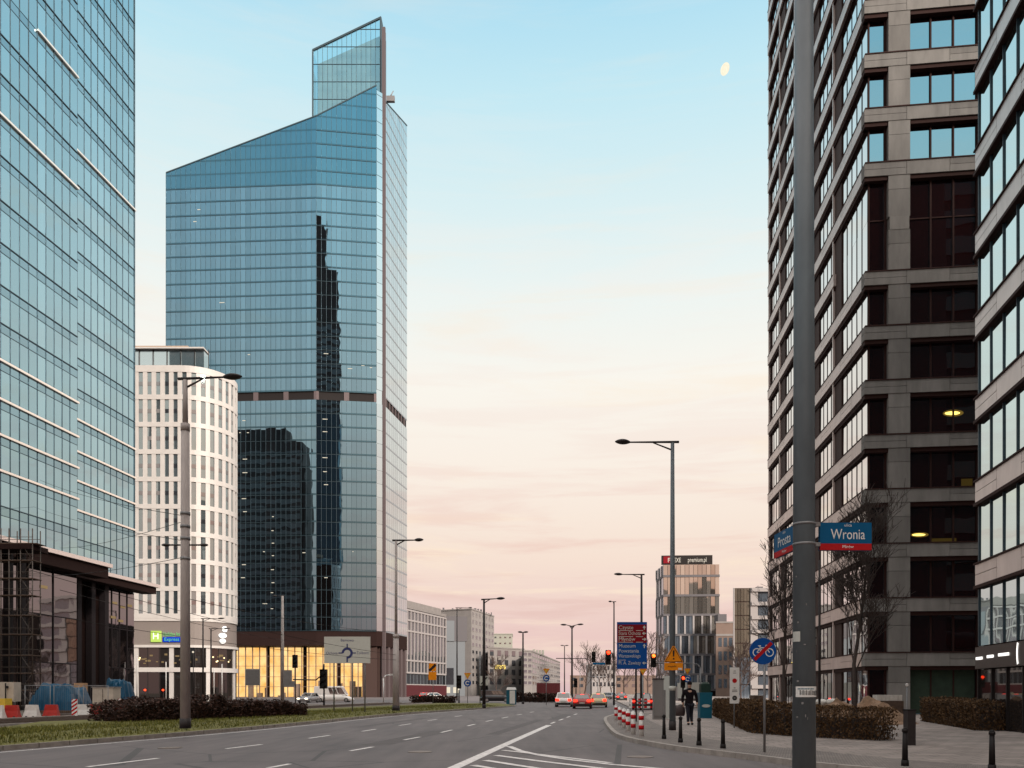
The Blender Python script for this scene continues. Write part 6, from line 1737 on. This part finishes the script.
mb.build('body', M['contain'], t)
mb = MB(); mb.fbox(f_, w_ - .6, w_ + .02, .051, .08, .1, gz(683, 125)); mb.build('door', M['contain'], t)

# ------------------------------------------------------------------ building site, left
bw = None
def barrier():
    t = thing('road_barrier', 'x', 'barrier', (0, 0, 0), 0, 'plastic barriers along the building site')
    mb = MB()
    prof = [(-.26, 0), (.26, 0), (.22, .2), (.12, .5), (.10, .82), (-.10, .82), (-.12, .5), (-.22, .2)]
    mb.loft([[(-.42 + .14 * z, y, z) for y, z in prof], [(-.30 + .12 * z, y * .9, z) for y, z in prof], [(.30 - .12 * z, y * .9, z) for y, z in prof], [(.42 - .14 * z, y, z) for y, z in prof]], 0, True, False)
    o = mb.build('body', M['redplastic'], t)
    for s in (-.2, .2):
        mb = MB(); mb.cbox(s, -.16, .12, .1, .1, .2); mb.build('foot_slot', M['rubber'], t)
    return t, o
def paint_copy(t, mat):
    for ch in t.children:
        if ch.name.startswith('body'):
            ch.data = ch.data.copy(); ch.data.materials.clear(); ch.data.materials.append(M[mat])
bt0, _ = barrier()
specs = [(12, 'redplastic', 'red plastic barrier at the far left edge beside the yellow machine', .1), (32, 'whiteplastic', 'white plastic barrier below the large blue tarpaulin', -.05), (51.5, 'redplastic', 'red plastic barrier under the right half of the large tarpaulin', .08), (84, 'whiteplastic', 'white plastic barrier right of the striped board, before the plywood', .0), (95, 'redplastic', 'red plastic barrier in front of the beige cabinet', .12), (106.5, 'whiteplastic', 'white plastic barrier right of the beige cabinet foot', -.1), (119, 'redplastic', 'red plastic barrier closest to the shrub bed', .05), (-3, 'whiteplastic', 'white plastic barrier cut by the left picture edge', 0)]
YB = 45.5
for i, (px, mt, lab, rz) in enumerate(specs):
    loc = (gx(px, YB + .04 * (px - 50)), YB + .04 * (px - 50), .06)
    if i == 0:
        bt0.location = loc; bt0.rotation_euler.z = rz; bt0['label'] = lab
    else:
        c = dup(bt0, loc, rz, lab); paint_copy(c, mt)
def striped_board(label, px, Y):
    t = thing('striped_board', label, 'warning board', (gx(px, Y), Y, .06)); f_ = Fr(gx(px, Y), Y, 1, 0)
    mb = MB(); mb.fbox(f_, -.16, .16, -.03, 0, .2, 1.2); mb.build('board', M['white'], t)
    mb = MB()
    for k in range(5):
        z = .25 + k * .22
        pts = clip_poly([(-.16, z), (.16, z + .22), (.16, z + .33), (-.16, z + .11)], lambda p: p[1] - 1.2)
        mb.fpoly(f_, pts, .006)
    mb.build('red_stripe', M['red'], t)
    mb = MB(); mb.cbox(gx(px, Y), Y, .5, .8, .06, .2); mb.build('foot', M['rubber'], t)
striped_board('red and white striped warning board between the plastic barriers', 74.5, 45)
striped_board('red and white striped warning board at the right end of the barriers', 120.5, 48)
# tarps
def tarp(name, label, x0, x1, y0, y1, h, seed):
    t = thing(name, label, 'tarpaulin', ((x0 + x1) / 2, (y0 + y1) / 2, .06)); mb = MB(); n = 22; g = []
    for i in range(n + 1):
        row = []
        for j in range(n + 1):
            u_, v_ = i / n, j / n
            ex = min(u_, 1 - u_, v_, 1 - v_) * 2
            z = h * min(1, (ex * 3.2) ** .6 if ex > 0 else 0)
            z *= (1 + .14 * mnoise.noise(Vector((u_ * 2.2, v_ * 2.2, seed)))) * (1.0 - .12 * u_)
            z += .10 * h * mnoise.noise(Vector((u_ * 9, v_ * 3, seed + 4)))
            row.append((x0 + (x1 - x0) * u_ + .12 * mnoise.noise(Vector((v_ * 6, u_ * 6, seed))), y0 + (y1 - y0) * v_ + .3 * (abs(mnoise.noise(Vector((u_ * 8, seed, v_))))) * (1 if v_ < .5 else 0), max(.06, .06 + z)))
        g.append(row)
    for i in range(n):
        for j in range(n): mb.face([g[i][j], g[i + 1][j], g[i + 1][j + 1], g[i][j + 1]], 0, True)
    mb.build('sheet', M['tarp'], t, recalc=True)
    mb = MB(); mb.box(x0 - .1, x1 + .1, y0 - .1, y0 + .2, .06, .4); mb.build('timber_base', M['deck'], t)
tarp('tarpaulin_heap', 'large heap covered by a shiny blue tarpaulin at the foot of the scaffold', gx(26, 52), gx(71, 52), 52, 55, 2.05, 2)
tarp('tarpaulin_heap', 'small blue tarpaulin bundle behind the beige cabinet', gx(102, 62), gx(125, 62), 62, 64, 2.55, 5)
t = thing('plywood_crate', 'plywood crate standing between the two blue tarpaulins', 'crate', (gx(78.5, 56), 56, .06))
mb = MB(); mb.cbox(gx(78.5, 56), 56.3, .64, .6, .5, gz(683, 56)); mb.build('box', M['ply'], t)
mb = MB(); mb.cbox(gx(78.5, 56), 56.3, .7, .6, .06, .499); mb.build('pallet', M['deck'], t)
t = thing('site_cabinet', 'beige site cabinet behind the red and white barriers', 'cabinet', (gx(102, 52), 52, .06))
mb = MB(); mb.cbox(gx(102, 52), 52.6, 1.35, 1.0, .3, gz(687.5, 52)); mb.build('body', M['beige'], t)
mb = MB(); mb.cbox(gx(102, 52), 52.6, 1.45, 1.1, gz(687.5, 52), gz(686.7, 52)); mb.build('lid', M['conc2'], t)
mb = MB(); mb.cbox(gx(102, 52), 52.08, .02, .02, .4, gz(689, 52)); mb.cbox(gx(105, 52), 52.08, .05, .04, 1.0, 1.15); mb.build('door_edge', M['darkmetal'], t)
mb = MB(); mb.cbox(gx(102, 52), 52.6, 1.2, .9, .06, .3); mb.build('plinth', M['deck'], t)
t = thing('site_generator', 'pale generator box with dark panel at the left picture edge', 'generator', (gx(3, 50), 50, .06))
mb = MB(); mb.cbox(gx(3, 50), 50.5, 1.1, 1.0, 1.0, gz(682, 50), .15); mb.build('body', M['beige'], t)
mb = MB(); mb.cbox(gx(6.2, 50), 49.93, .06, .04, 1.0, gz(683, 50), .15); mb.build('panel_edge', M['black'], t)
mb = MB(); mb.cbox(gx(0, 49), 49.4, .55, .7, .06, 1.2); mb.build('yellow_frame', M['yellow'], t)
mb = MB(); mb.cyl((gx(7.5, 50), 49.98, 1.9), (gx(7.5, 50), 49.92, 1.9), .09, .09, 12); mb.build('dial', M['black'], t)
# scaffold
t = thing('scaffold_tower', 'dark scaffold tower with plank decks at the left foot of the glass tower', 'scaffold', (gx(12, 66), 66, .06))
xs_ = [gx(p, 66) for p in (-14, 1, 9, 20.5, 32.5)]
zs_ = [gz(p, 66) for p in (706, 690, 673, 655, 634, 615, 595, 578, 560, 543)]
mb = MB()
for x in xs_:
    for dy in (0, 1.1): mb.cyl((x, 66 + dy, .06), (x, 66 + dy, zs_[-1] + 1.2), .045, .045, 6)
for z in zs_:
    for dy in (0, 1.1):
        mb.cyl((xs_[0], 66 + dy, z), (xs_[-1], 66 + dy, z), .03, .03, 6); mb.cyl((xs_[0], 66 + dy, z + .5), (xs_[-1], 66 + dy, z + .5), .022, .022, 6)
for k in range(len(zs_) - 1): mb.cyl((xs_[3 if k % 2 else 4], 66, zs_[k]), (xs_[4 if k % 2 else 3], 66, zs_[k + 1]), .025, .025, 6)
for z in [zs_[0] + .35 * i for i in range(38)]: mb.cyl((xs_[3] + .1, 66.5, z), (xs_[3] + .55, 66.5, z), .014, .014, 5)
mb.build('frame', M['scaf'], t)
for z in zs_[1:]:
    mb = MB(); mb.box(xs_[0] - .2, xs_[-1] + (.1 if z < zs_[-1] else .4), 65.95, 67.15, z - .06, z); mb.build('deck', M['deck'], t)
mb = MB(); mb.box(xs_[0] - .4, xs_[3] + .9, 65.9, 68.4, zs_[-1] - .5, zs_[-1] - .07); mb.build('top_platform', M['soffit'], t)
for px in (3, 16):
    mb = MB(); mb.box(gx(px, 68), gx(px + 6, 68), 68, 68.6, .06, zs_[-1] - .5); mb.build('tower_leg', M['column'], t)
# fence of the site: thin mesh panels
for i, (px, lab) in enumerate(((37, 'thin steel fence panel before the large tarpaulin'), (62, 'thin steel fence panel below the plywood crate'), (88, 'thin steel fence panel before the beige cabinet'))):
    t = thing('site_fence', lab, 'fence', (gx(px, 46.8), 46.8, .06), 0, 'steel fence panels of the building site')
    f_ = Fr(gx(px, 46.8) - .7, 46.8 + i * .4, 1, .03); mb = MB()
    for s in (0, 1.45): mb.cyl(f_.pt(s, 0, .06), f_.pt(s, 0, 2.0), .02, .02, 6)
    for z in (.3, 1.98): mb.cyl(f_.pt(0, 0, z), f_.pt(1.45, 0, z), .018, .018, 6)
    mb.build('tube_frame', M['steel'], t)
    mb = MB()
    for k in range(12): mb.cyl(f_.pt(.12 * k + .06, 0, .3), f_.pt(.12 * k + .06, 0, 1.98), .002, .002, 4)
    mb.build('wire_mesh', M['steel'], t)
# flags poles etc before the hotel
for i, (px, py0, lab) in enumerate(((137, 655, 'thin white flagpole nearest the glass tower'), (166, 662, 'thin white flagpole left of the first lamp'), (214, 668, 'white pole right of the first lamp'), (222, 664, 'white pole at the hotel corner'))):
    mb = MB(); mb.cyl((gx(px, 100), 100, 0), (gx(px, 100), 100, gz(py0, 100)), .08, .06, 8); mb.build('flagpole', M['white'], label=lab, cat='pole', group='thin white poles before the hotel')
for i, (px, py, lab, mt) in enumerate(((145, 690, 'far red signal lamp in front of the hotel, left', 'redlight'), (163, 690, 'far red signal lamp in front of the hotel, right', 'redlight'), (193, 652, 'white glowing lamp by the first left pole', 'lampwhite'))):
    t = thing('signal_lamp', lab, 'lamp', (gx(px, 95), 95, 0)); mb = MB(); mb.ell((gx(px, 95), 95, gz(py, 95)), .12, .12, .12, 10, 7); mb.build('lens', M[mt], t)
    mb = MB(); mb.cyl((gx(px, 95), 95.1, 0), (gx(px, 95), 95.1, gz(py, 95)), .05, .05, 8); mb.build('post', M['darkmetal'], t)

# overhead wires
def wire(label, a, b, sag, r=.011):
    mb = MB(); pts = []
    for i in range(13):
        t_ = i / 12; pts.append((a[0] + (b[0] - a[0]) * t_, a[1] + (b[1] - a[1]) * t_, a[2] + (b[2] - a[2]) * t_ - sag * 4 * t_ * (1 - t_)))
    mb.tube(pts, r, 5); mb.build('overhead_wire', M['black'], label=label, cat='wire', group='tram wires strung from the left lamp pole')
def pw(px, py, Y): return (gx(px, Y), Y, gz(py, Y))
wire('upper tram wire from the first left lamp to the glass tower', pw(185, 516, 28), pw(40, 480, 60), .25)
wire('second tram wire, meeting the pole under the upper one', pw(185, 521, 28), pw(60, 548, 70), .25)
wire('third tram wire from the pole bracket to the left', pw(185, 541, 28), pw(30, 505, 80), .3)
wire('lowest tram wire from the pole to the site', pw(185, 557, 28), pw(20, 575, 60), .3)
wire('long tram wire crossing the hotel fascia towards the skyscraper', pw(60, 590, 40), pw(330, 645, 95), .5, .014)
wire('long tram wire crossing the lobby glass toward the second lamp', pw(30, 570, 32), pw(396, 655, 54), .35, .012)
wire('tram wire running low across the hotel shop windows', pw(20, 610, 34), pw(396, 660, 54), .3, .012)
wire('tram wire high across the skyscraper foot', pw(185, 598, 28), pw(396, 632, 54), .25)

# ------------------------------------------------------------------ person
def skin_body(name, joints, edges, mat, parent, sub=2):
    me = bpy.data.meshes.new(name); me.from_pydata([j[0] for j in joints], edges, [])
    ob = bpy.data.objects.new(name + '_tmp', me); COL.objects.link(ob)
    md = ob.modifiers.new('skin', 'SKIN'); md.use_smooth_shade = True
    for v, j in zip(me.skin_vertices[0].data, joints):
        r = j[1]; v.radius = r if isinstance(r, tuple) else (r, r)
    me.skin_vertices[0].data[0].use_root = True
    s_ = ob.modifiers.new('sub', 'SUBSURF'); s_.levels = sub; s_.render_levels = sub
    dg = bpy.context.evaluated_depsgraph_get()
    m2 = bpy.data.meshes.new_from_object(ob.evaluated_get(dg)); m2.name = name
    m2.materials.clear(); m2.materials.append(M[mat])
    for p in m2.polygons: p.use_smooth = True
    COL.objects.unlink(ob); bpy.data.objects.remove(ob)
    o = bpy.data.objects.new(name, m2); COL.objects.link(o)
    if parent is not None: o.parent = parent
    return o
PXp, PYp = gx(689.5, 36.0), 36.0
per = thing('person', 'person in dark coat and hat walking on the pavement carrying a dark bag', 'person', (PXp, PYp, .12))
S = 1.04
def J(x, y, z, r): return (Vector((x * S, y * S, z * S)), r if isinstance(r, tuple) else r * S)
# walking away, slightly: +y is away; left leg forward
bj = [J(0, 0, .98, (.155, .11)), J(0, 0, 1.18, (.14, .105)), J(0, .01, 1.40, (.19, .115)), J(0, 0, 1.53, .06), J(0, -.01, 1.60, .062), J(0, -.02, 1.70, .092), J(0, -.015, 1.80, .085),
      J(.10, .01, .90, .088), J(.10, .10, .50, .062), J(.10, .02, .10, .042), J(.11, -.10, .04, .038),
      J(-.09, -.02, .90, .088), J(-.09, -.12, .50, .062), J(-.09, -.16, .10, .042), J(-.10, -.30, .04, .038),
      J(.21, 0, 1.44, .062), J(.30, .05, 1.20, .05), J(.31, -.05, .95, .038), J(.31, -.07, .86, .036), 
      J(-.21, 0, 1.44, .062), J(-.28, .03, 1.18, .05), J(-.30, -.03, .94, .038), J(-.30, -.04, .85, .036)]
be = [(0, 1), (1, 2), (2, 3), (3, 4), (4, 5), (5, 6), (0, 7), (7, 8), (8, 9), (9, 10), (0, 11), (11, 12), (12, 13), (13, 14), (2, 15), (15, 16), (16, 17), (17, 18), (2, 19), (19, 20), (20, 21), (21, 22)]
skin_body('body', bj, be, 'skin', per)
# hands with fingers
for sgn, hx, hy, hz in ((1, .31, -.07, .86), (-1, -.30, -.04, .85)):
    mb = MB()
    for f in range(4):
        y_ = hy - .03 + f * .02; ln_ = (.07, .08, .075, .06)[f]
        mb.tube([(hx * S, y_ * S, hz * S - .02), (hx * S - sgn * .005, y_ * S, hz * S - .02 - ln_ * .6), (hx * S - sgn * .03, y_ * S, hz * S - .02 - ln_)], .009, 6)
    mb.tube([(hx * S - sgn * .01, hy * S - .035, hz * S), (hx * S - sgn * .03, hy * S - .055, hz * S - .04), (hx * S - sgn * .035, hy * S - .05, hz * S - .065)], .010, 6)
    WL['person_tmp'] = Vector((0, 0, 0))
    o = mb.build('fingers', M['skin'], None, origin=(0, 0, 0)); o.parent = per; WL[o.name] = Vector((0, 0, 0))
coat = [J(0, 0, .80, (.20, .16)), J(0, 0, 1.0, (.185, .14)), J(0, 0, 1.2, (.175, .135)), J(0, .01, 1.40, (.215, .14)), J(0, -.005, 1.585, .085), J(.23, 0, 1.44, .085), J(.315, .05, 1.19, .068), J(.315, -.05, .95, .055), J(-.23, 0, 1.44, .085), J(-.295, .03, 1.17, .068), J(-.305, -.03, .94, .055)]
skin_body('coat', coat, [(0, 1), (1, 2), (2, 3), (3, 4), (3, 5), (5, 6), (6, 7), (3, 8), (8, 9), (9, 10)], 'coat', per)
tr = [J(0, 0, .95, (.16, .125)), J(.10, .01, .86, .108), J(.10, .10, .50, .082), J(.10, .03, .10, .065), J(-.09, -.02, .86, .108), J(-.09, -.12, .50, .082), J(-.09, -.155, .10, .065)]
skin_body('trousers', tr, [(0, 1), (1, 2), (2, 3), (0, 4), (4, 5), (5, 6)], 'jeans', per)
for x, y in ((.105, -.04), (-.095, -.22)):
    mb = MB(); mb.ell((x * S, y * S, .055), .055, .15, .055, 12, 8); o = mb.build('shoe', M['black'], None, origin=(0, 0, 0)); o.parent = per
mb = MB(); mb.ell((0, -.012 * S, 1.795 * S), .108, .115, .105, 16, 10); o = mb.build('woolly_hat', M['coat'], None, origin=(0, 0, 0)); o.parent = per
mb = MB()
for sx_ in (-.035, .035): mb.ell((sx_, -.122, 1.735), .013, .008, .009, 8, 6)
mb.tube([(-.03, -.118, 1.655), (.03, -.118, 1.655)], .006, 5)
o = mb.build('face_features', M['black'], None, origin=(0, 0, 0)); o.parent = per
mb = MB(); mb.ell((0, -.01, 1.60), .095, .09, .075, 14, 9); o = mb.build('scarf', M['coat'], None, origin=(0, 0, 0)); o.parent = per
mb = MB(); mb.ell((0, -.128, 1.70), .017, .026, .028, 8, 6); o = mb.build('nose', M['skin'], None, origin=(0, 0, 0)); o.parent = per
bx = PXp - .45; 
t = thing('carried_bag', 'large dark bag held at the left side of the walking person', 'bag', (bx, PYp, .12 + .42))
mb = MB(); rings = []
for k, (z, w, d) in enumerate(((.40, .20, .10), (.46, .26, .13), (.62, .27, .13), (.80, .23, .10), (.88, .16, .05))):
    rings.append([(bx + w * math.cos(a) * (1 if abs(math.cos(a)) < .8 else .96), PYp + d * math.sin(a), .12 + z) for a in [2 * PI * i / 14 for i in range(14)]])
mb.loft(rings, 0, True, True); mb.build('pouch', M['bag'], t)
mb = MB(); mb.tube([(bx - .08, PYp, .98), (bx + .02, PYp - .03, 1.04), (bx + .14, PYp - .04, 1.01), (bx + .12, PYp, .96)], .014, 6); mb.build('handle', M['bag'], t)

# ------------------------------------------------------------------ moon
YM = 2600.0
mc_ = (gx(725, YM), YM, gz(69, YM))
mm_ = Matrix.Rotation(R(-22), 3, 'Y') @ Matrix.Identity(3)
mb = MB(); mb.ell(mc_, 13.5, 13, 20.5, 24, 14, 0, Matrix.Rotation(R(20), 3, 'Y'))
m_, nt, out = nmat('moon_surface')
e = nt.nodes.new('ShaderNodeEmission'); tcn = nt.nodes.new('ShaderNodeTexCoord'); nz = nt.nodes.new('ShaderNodeTexNoise'); nz.inputs['Scale'].default_value = .12; L(nt, tcn.outputs['Object'], nz.inputs['Vector'])
crm = nt.nodes.new('ShaderNodeValToRGB'); crm.color_ramp.elements[0].color = (.80, .68, .46, 1); crm.color_ramp.elements[1].color = (1, .95, .80, 1); L(nt, nz.outputs['Fac'], crm.inputs[0]); L(nt, crm.outputs[0], e.inputs[0]); e.inputs[1].default_value = 1.15
L(nt, e.outputs[0], out.inputs[0])
mb.build('moon', m_, label='pale gibbous moon high in the blue sky on the right', cat='moon')

# ------------------------------------------------------------------ sky
SUN_EL, SUN_AZ = R(26), R(142)      # azimuth clockwise from +Y: behind the camera, to its right
w = bpy.data.worlds.new('World'); sc.world = w; w.use_nodes = True
nt = w.node_tree; nt.nodes.clear()
out = nt.nodes.new('ShaderNodeOutputWorld'); bg = nt.nodes.new('ShaderNodeBackground'); L(nt, bg.outputs[0], out.inputs[0])
tc = nt.nodes.new('ShaderNodeTexCoord'); nrm = nt.nodes.new('ShaderNodeVectorMath'); nrm.operation = 'NORMALIZE'; L(nt, tc.outputs['Generated'], nrm.inputs[0])
sep = nt.nodes.new('ShaderNodeSeparateXYZ'); L(nt, nrm.outputs[0], sep.inputs[0])
def s2l(c): return tuple(((v / 255) / 12.92 if v / 255 <= .04045 else ((v / 255 + .055) / 1.055) ** 2.4) for v in c)
ramp = nt.nodes.new('ShaderNodeValToRGB'); cr = ramp.color_ramp
stops = [(0.0, (214, 184, 184)), (0.065, (227, 195, 189)), (0.11, (233, 206, 196)), (0.163, (239, 218, 203)), (0.21, (241, 225, 211)), (0.267, (243, 232, 220)), (0.36, (243, 239, 230)), (0.44, (231, 238, 235)), (0.53, (210, 232, 236)), (0.60, (190, 226, 237)), (0.655, (170, 216, 235)), (0.74, (200, 222, 236))]
while len(cr.elements) < len(stops) + 1: cr.elements.new(.5)
for el, (p, c) in zip(list(cr.elements), stops): el.position = p; el.color = (*s2l(c), 1)
cr.elements[-1].position = .86; cr.elements[-1].color = (2.4, 2.2, 2.08, 1)
L(nt, sep.outputs['Z'], ramp.inputs[0])
# soft cloud streaks low in the sky
mp = nt.nodes.new('ShaderNodeMapping'); mp.inputs['Scale'].default_value = (1.6, 1.6, 17); mp.inputs['Location'].default_value = (.35, 0, .4); L(nt, nrm.outputs[0], mp.inputs[0])
n1 = nt.nodes.new('ShaderNodeTexNoise'); n1.inputs['Scale'].default_value = 2.2; n1.inputs['Detail'].default_value = 8; n1.inputs['Roughness'].default_value = .6; n1.inputs['Distortion'].default_value = .4; L(nt, mp.outputs[0], n1.inputs['Vector'])
cm = nt.nodes.new('ShaderNodeMapRange'); cm.interpolation_type = 'SMOOTHSTEP'; cm.inputs['From Min'].default_value = .46; cm.inputs['From Max'].default_value = .66; L(nt, n1.outputs['Fac'], cm.inputs['Value'])
band = nt.nodes.new('ShaderNodeValToRGB'); b_ = band.color_ramp
b_.elements[0].position = .02; b_.elements[0].color = (.5, .5, .5, 1); b_.elements[1].position = .55; b_.elements[1].color = (0.12, 0.12, 0.12, 1)
e1 = b_.elements.new(.16); e1.color = (1, 1, 1, 1); e2 = b_.elements.new(.30); e2.color = (.45, .45, .45, 1)
L(nt, sep.outputs['Z'], band.inputs[0])
cf = nt.nodes.new('ShaderNodeMath'); cf.operation = 'MULTIPLY'; L(nt, cm.outputs[0], cf.inputs[0]); L(nt, band.outputs[0], cf.inputs[1])
cf2 = nt.nodes.new('ShaderNodeMath'); cf2.operation = 'MULTIPLY'; cf2.inputs[1].default_value = .9; L(nt, cf.outputs[0], cf2.inputs[0])
ccol = nt.nodes.new('ShaderNodeValToRGB'); ccol.color_ramp.elements[0].position = .05; ccol.color_ramp.elements[0].color = (*s2l((216, 180, 174)), 1); ccol.color_ramp.elements[1].position = .42; ccol.color_ramp.elements[1].color = (*s2l((242, 232, 224)), 1)
c2_ = ccol.color_ramp.elements.new(.18); c2_.color = (*s2l((233, 203, 190)), 1)
L(nt, sep.outputs['Z'], ccol.inputs[0])
mxc = nt.nodes.new('ShaderNodeMix'); mxc.data_type = 'RGBA'; L(nt, cf2.outputs[0], mxc.inputs['Factor']); L(nt, ccol.outputs[0], mxc.inputs['B'])
mpb = nt.nodes.new('ShaderNodeMapping'); mpb.inputs['Scale'].default_value = (1.3, 1.3, 13); mpb.inputs['Location'].default_value = (4.2, 1.7, 2.0); L(nt, nrm.outputs[0], mpb.inputs[0])
nb_ = nt.nodes.new('ShaderNodeTexNoise'); nb_.inputs['Scale'].default_value = 2.6; nb_.inputs['Detail'].default_value = 7; nb_.inputs['Roughness'].default_value = .58; nb_.inputs['Distortion'].default_value = .5; L(nt, mpb.outputs[0], nb_.inputs['Vector'])
bm_ = nt.nodes.new('ShaderNodeMapRange'); bm_.interpolation_type = 'SMOOTHSTEP'; bm_.inputs['From Min'].default_value = .50; bm_.inputs['From Max'].default_value = .72; L(nt, nb_.outputs['Fac'], bm_.inputs['Value'])
bf_ = nt.nodes.new('ShaderNodeMath'); bf_.operation = 'MULTIPLY'; L(nt, bm_.outputs[0], bf_.inputs[0]); L(nt, band.outputs[0], bf_.inputs[1])
mb_ = nt.nodes.new('ShaderNodeMix'); mb_.data_type = 'RGBA'; L(nt, bf_.outputs[0], mb_.inputs['Factor']); L(nt, ramp.outputs[0], mb_.inputs['A']); mb_.inputs['B'].default_value = (*s2l((246, 226, 202)), 1)
L(nt, mb_.outputs['Result'], mxc.inputs['A'])
# dawn side is brighter
sd = (math.sin(SUN_AZ), math.cos(SUN_AZ), 0)
dt = nt.nodes.new('ShaderNodeVectorMath'); dt.operation = 'DOT_PRODUCT'; dt.inputs[1].default_value = sd; L(nt, nrm.outputs[0], dt.inputs[0])
gl = nt.nodes.new('ShaderNodeMapRange'); gl.interpolation_type = 'SMOOTHSTEP'; gl.inputs['From Min'].default_value = .0; gl.inputs['From Max'].default_value = 1.0; gl.inputs['To Min'].default_value = 1.0; gl.inputs['To Max'].default_value = 1.9; L(nt, dt.outputs['Value'], gl.inputs['Value'])
scl0 = nt.nodes.new('ShaderNodeVectorMath'); scl0.operation = 'SCALE'; L(nt, mxc.outputs['Result'], scl0.inputs[0]); L(nt, gl.outputs[0], scl0.inputs['Scale'])
wf = nt.nodes.new('ShaderNodeMapRange'); wf.interpolation_type = 'SMOOTHSTEP'; wf.inputs['From Min'].default_value = .0; wf.inputs['From Max'].default_value = 1.0; L(nt, dt.outputs['Value'], wf.inputs['Value'])
scl = nt.nodes.new('ShaderNodeMix'); scl.data_type = 'RGBA'; scl.blend_type = 'MULTIPLY'; L(nt, wf.outputs[0], scl.inputs['Factor']); L(nt, scl0.outputs[0], scl.inputs['A']); dz = nt.nodes.new('ShaderNodeValToRGB'); dz.color_ramp.elements[0].position = .06; dz.color_ramp.elements[0].color = (.62, .44, .36, 1); dz.color_ramp.elements[1].position = .52; dz.color_ramp.elements[1].color = (1.04, .97, .87, 1)
dm_ = dz.color_ramp.elements.new(.30); dm_.color = (.90, .74, .66, 1)
L(nt, sep.outputs['Z'], dz.inputs[0]); L(nt, dz.outputs[0], scl.inputs['B'])
ns = nt.nodes.new('ShaderNodeTexSky'); ns.sky_type = 'NISHITA'; ns.sun_disc = False; ns.sun_elevation = SUN_EL; ns.sun_rotation = SUN_AZ; ns.altitude = 100; ns.dust_density = 1.5
nsc = nt.nodes.new('ShaderNodeVectorMath'); nsc.operation = 'SCALE'; nsc.inputs['Scale'].default_value = .05; L(nt, ns.outputs[0], nsc.inputs[0])
mx2 = nt.nodes.new('ShaderNodeMix'); mx2.data_type = 'RGBA'; mx2.inputs['Factor'].default_value = .03; L(nt, scl.outputs['Result'], mx2.inputs['A']); L(nt, nsc.outputs[0], mx2.inputs['B'])
L(nt, mx2.outputs['Result'], bg.inputs[0]); bg.inputs[1].default_value = 1.1

sl = bpy.data.lights.new('sun', 'SUN'); sl.energy = 5.0; sl.angle = R(12); sl.color = (1.0, .86, .74)
so = bpy.data.objects.new('sun', sl); COL.objects.link(so)
dirv = Vector((-math.sin(SUN_AZ) * math.cos(SUN_EL), -math.cos(SUN_AZ) * math.cos(SUN_EL), -math.sin(SUN_EL)))
so.rotation_euler = dirv.to_track_quat('-Z', 'Y').to_euler(); so.location = (0, -20, 60)

# ------------------------------------------------------------------ camera, output
cd = bpy.data.cameras.new('camera'); cd.sensor_width = 36; cd.lens = 36 * FPX / 1024
cd.shift_y = (HOR - 384) / 1024; cd.clip_end = 6000; cd.clip_start = .1
co = bpy.data.objects.new('camera', cd); COL.objects.link(co); co.location = (0, 0, EYE); co.rotation_euler = (R(90), 0, 0); sc.camera = co
sc.view_settings.view_transform = 'Standard'; sc.view_settings.look = 'None'; sc.view_settings.gamma = 1.0; sc.view_settings.exposure = 0.0
sc.view_settings.use_curve_mapping = False
sc.render.engine = 'CYCLES'
sc.cycles.use_denoising = True
sc.cycles.max_bounces = 6; sc.cycles.glossy_bounces = 4; sc.cycles.transparent_max_bounces = 8
sc.cycles.caustics_reflective = False; sc.cycles.caustics_refractive = False
sc.cycles.sample_clamp_indirect = 6.0
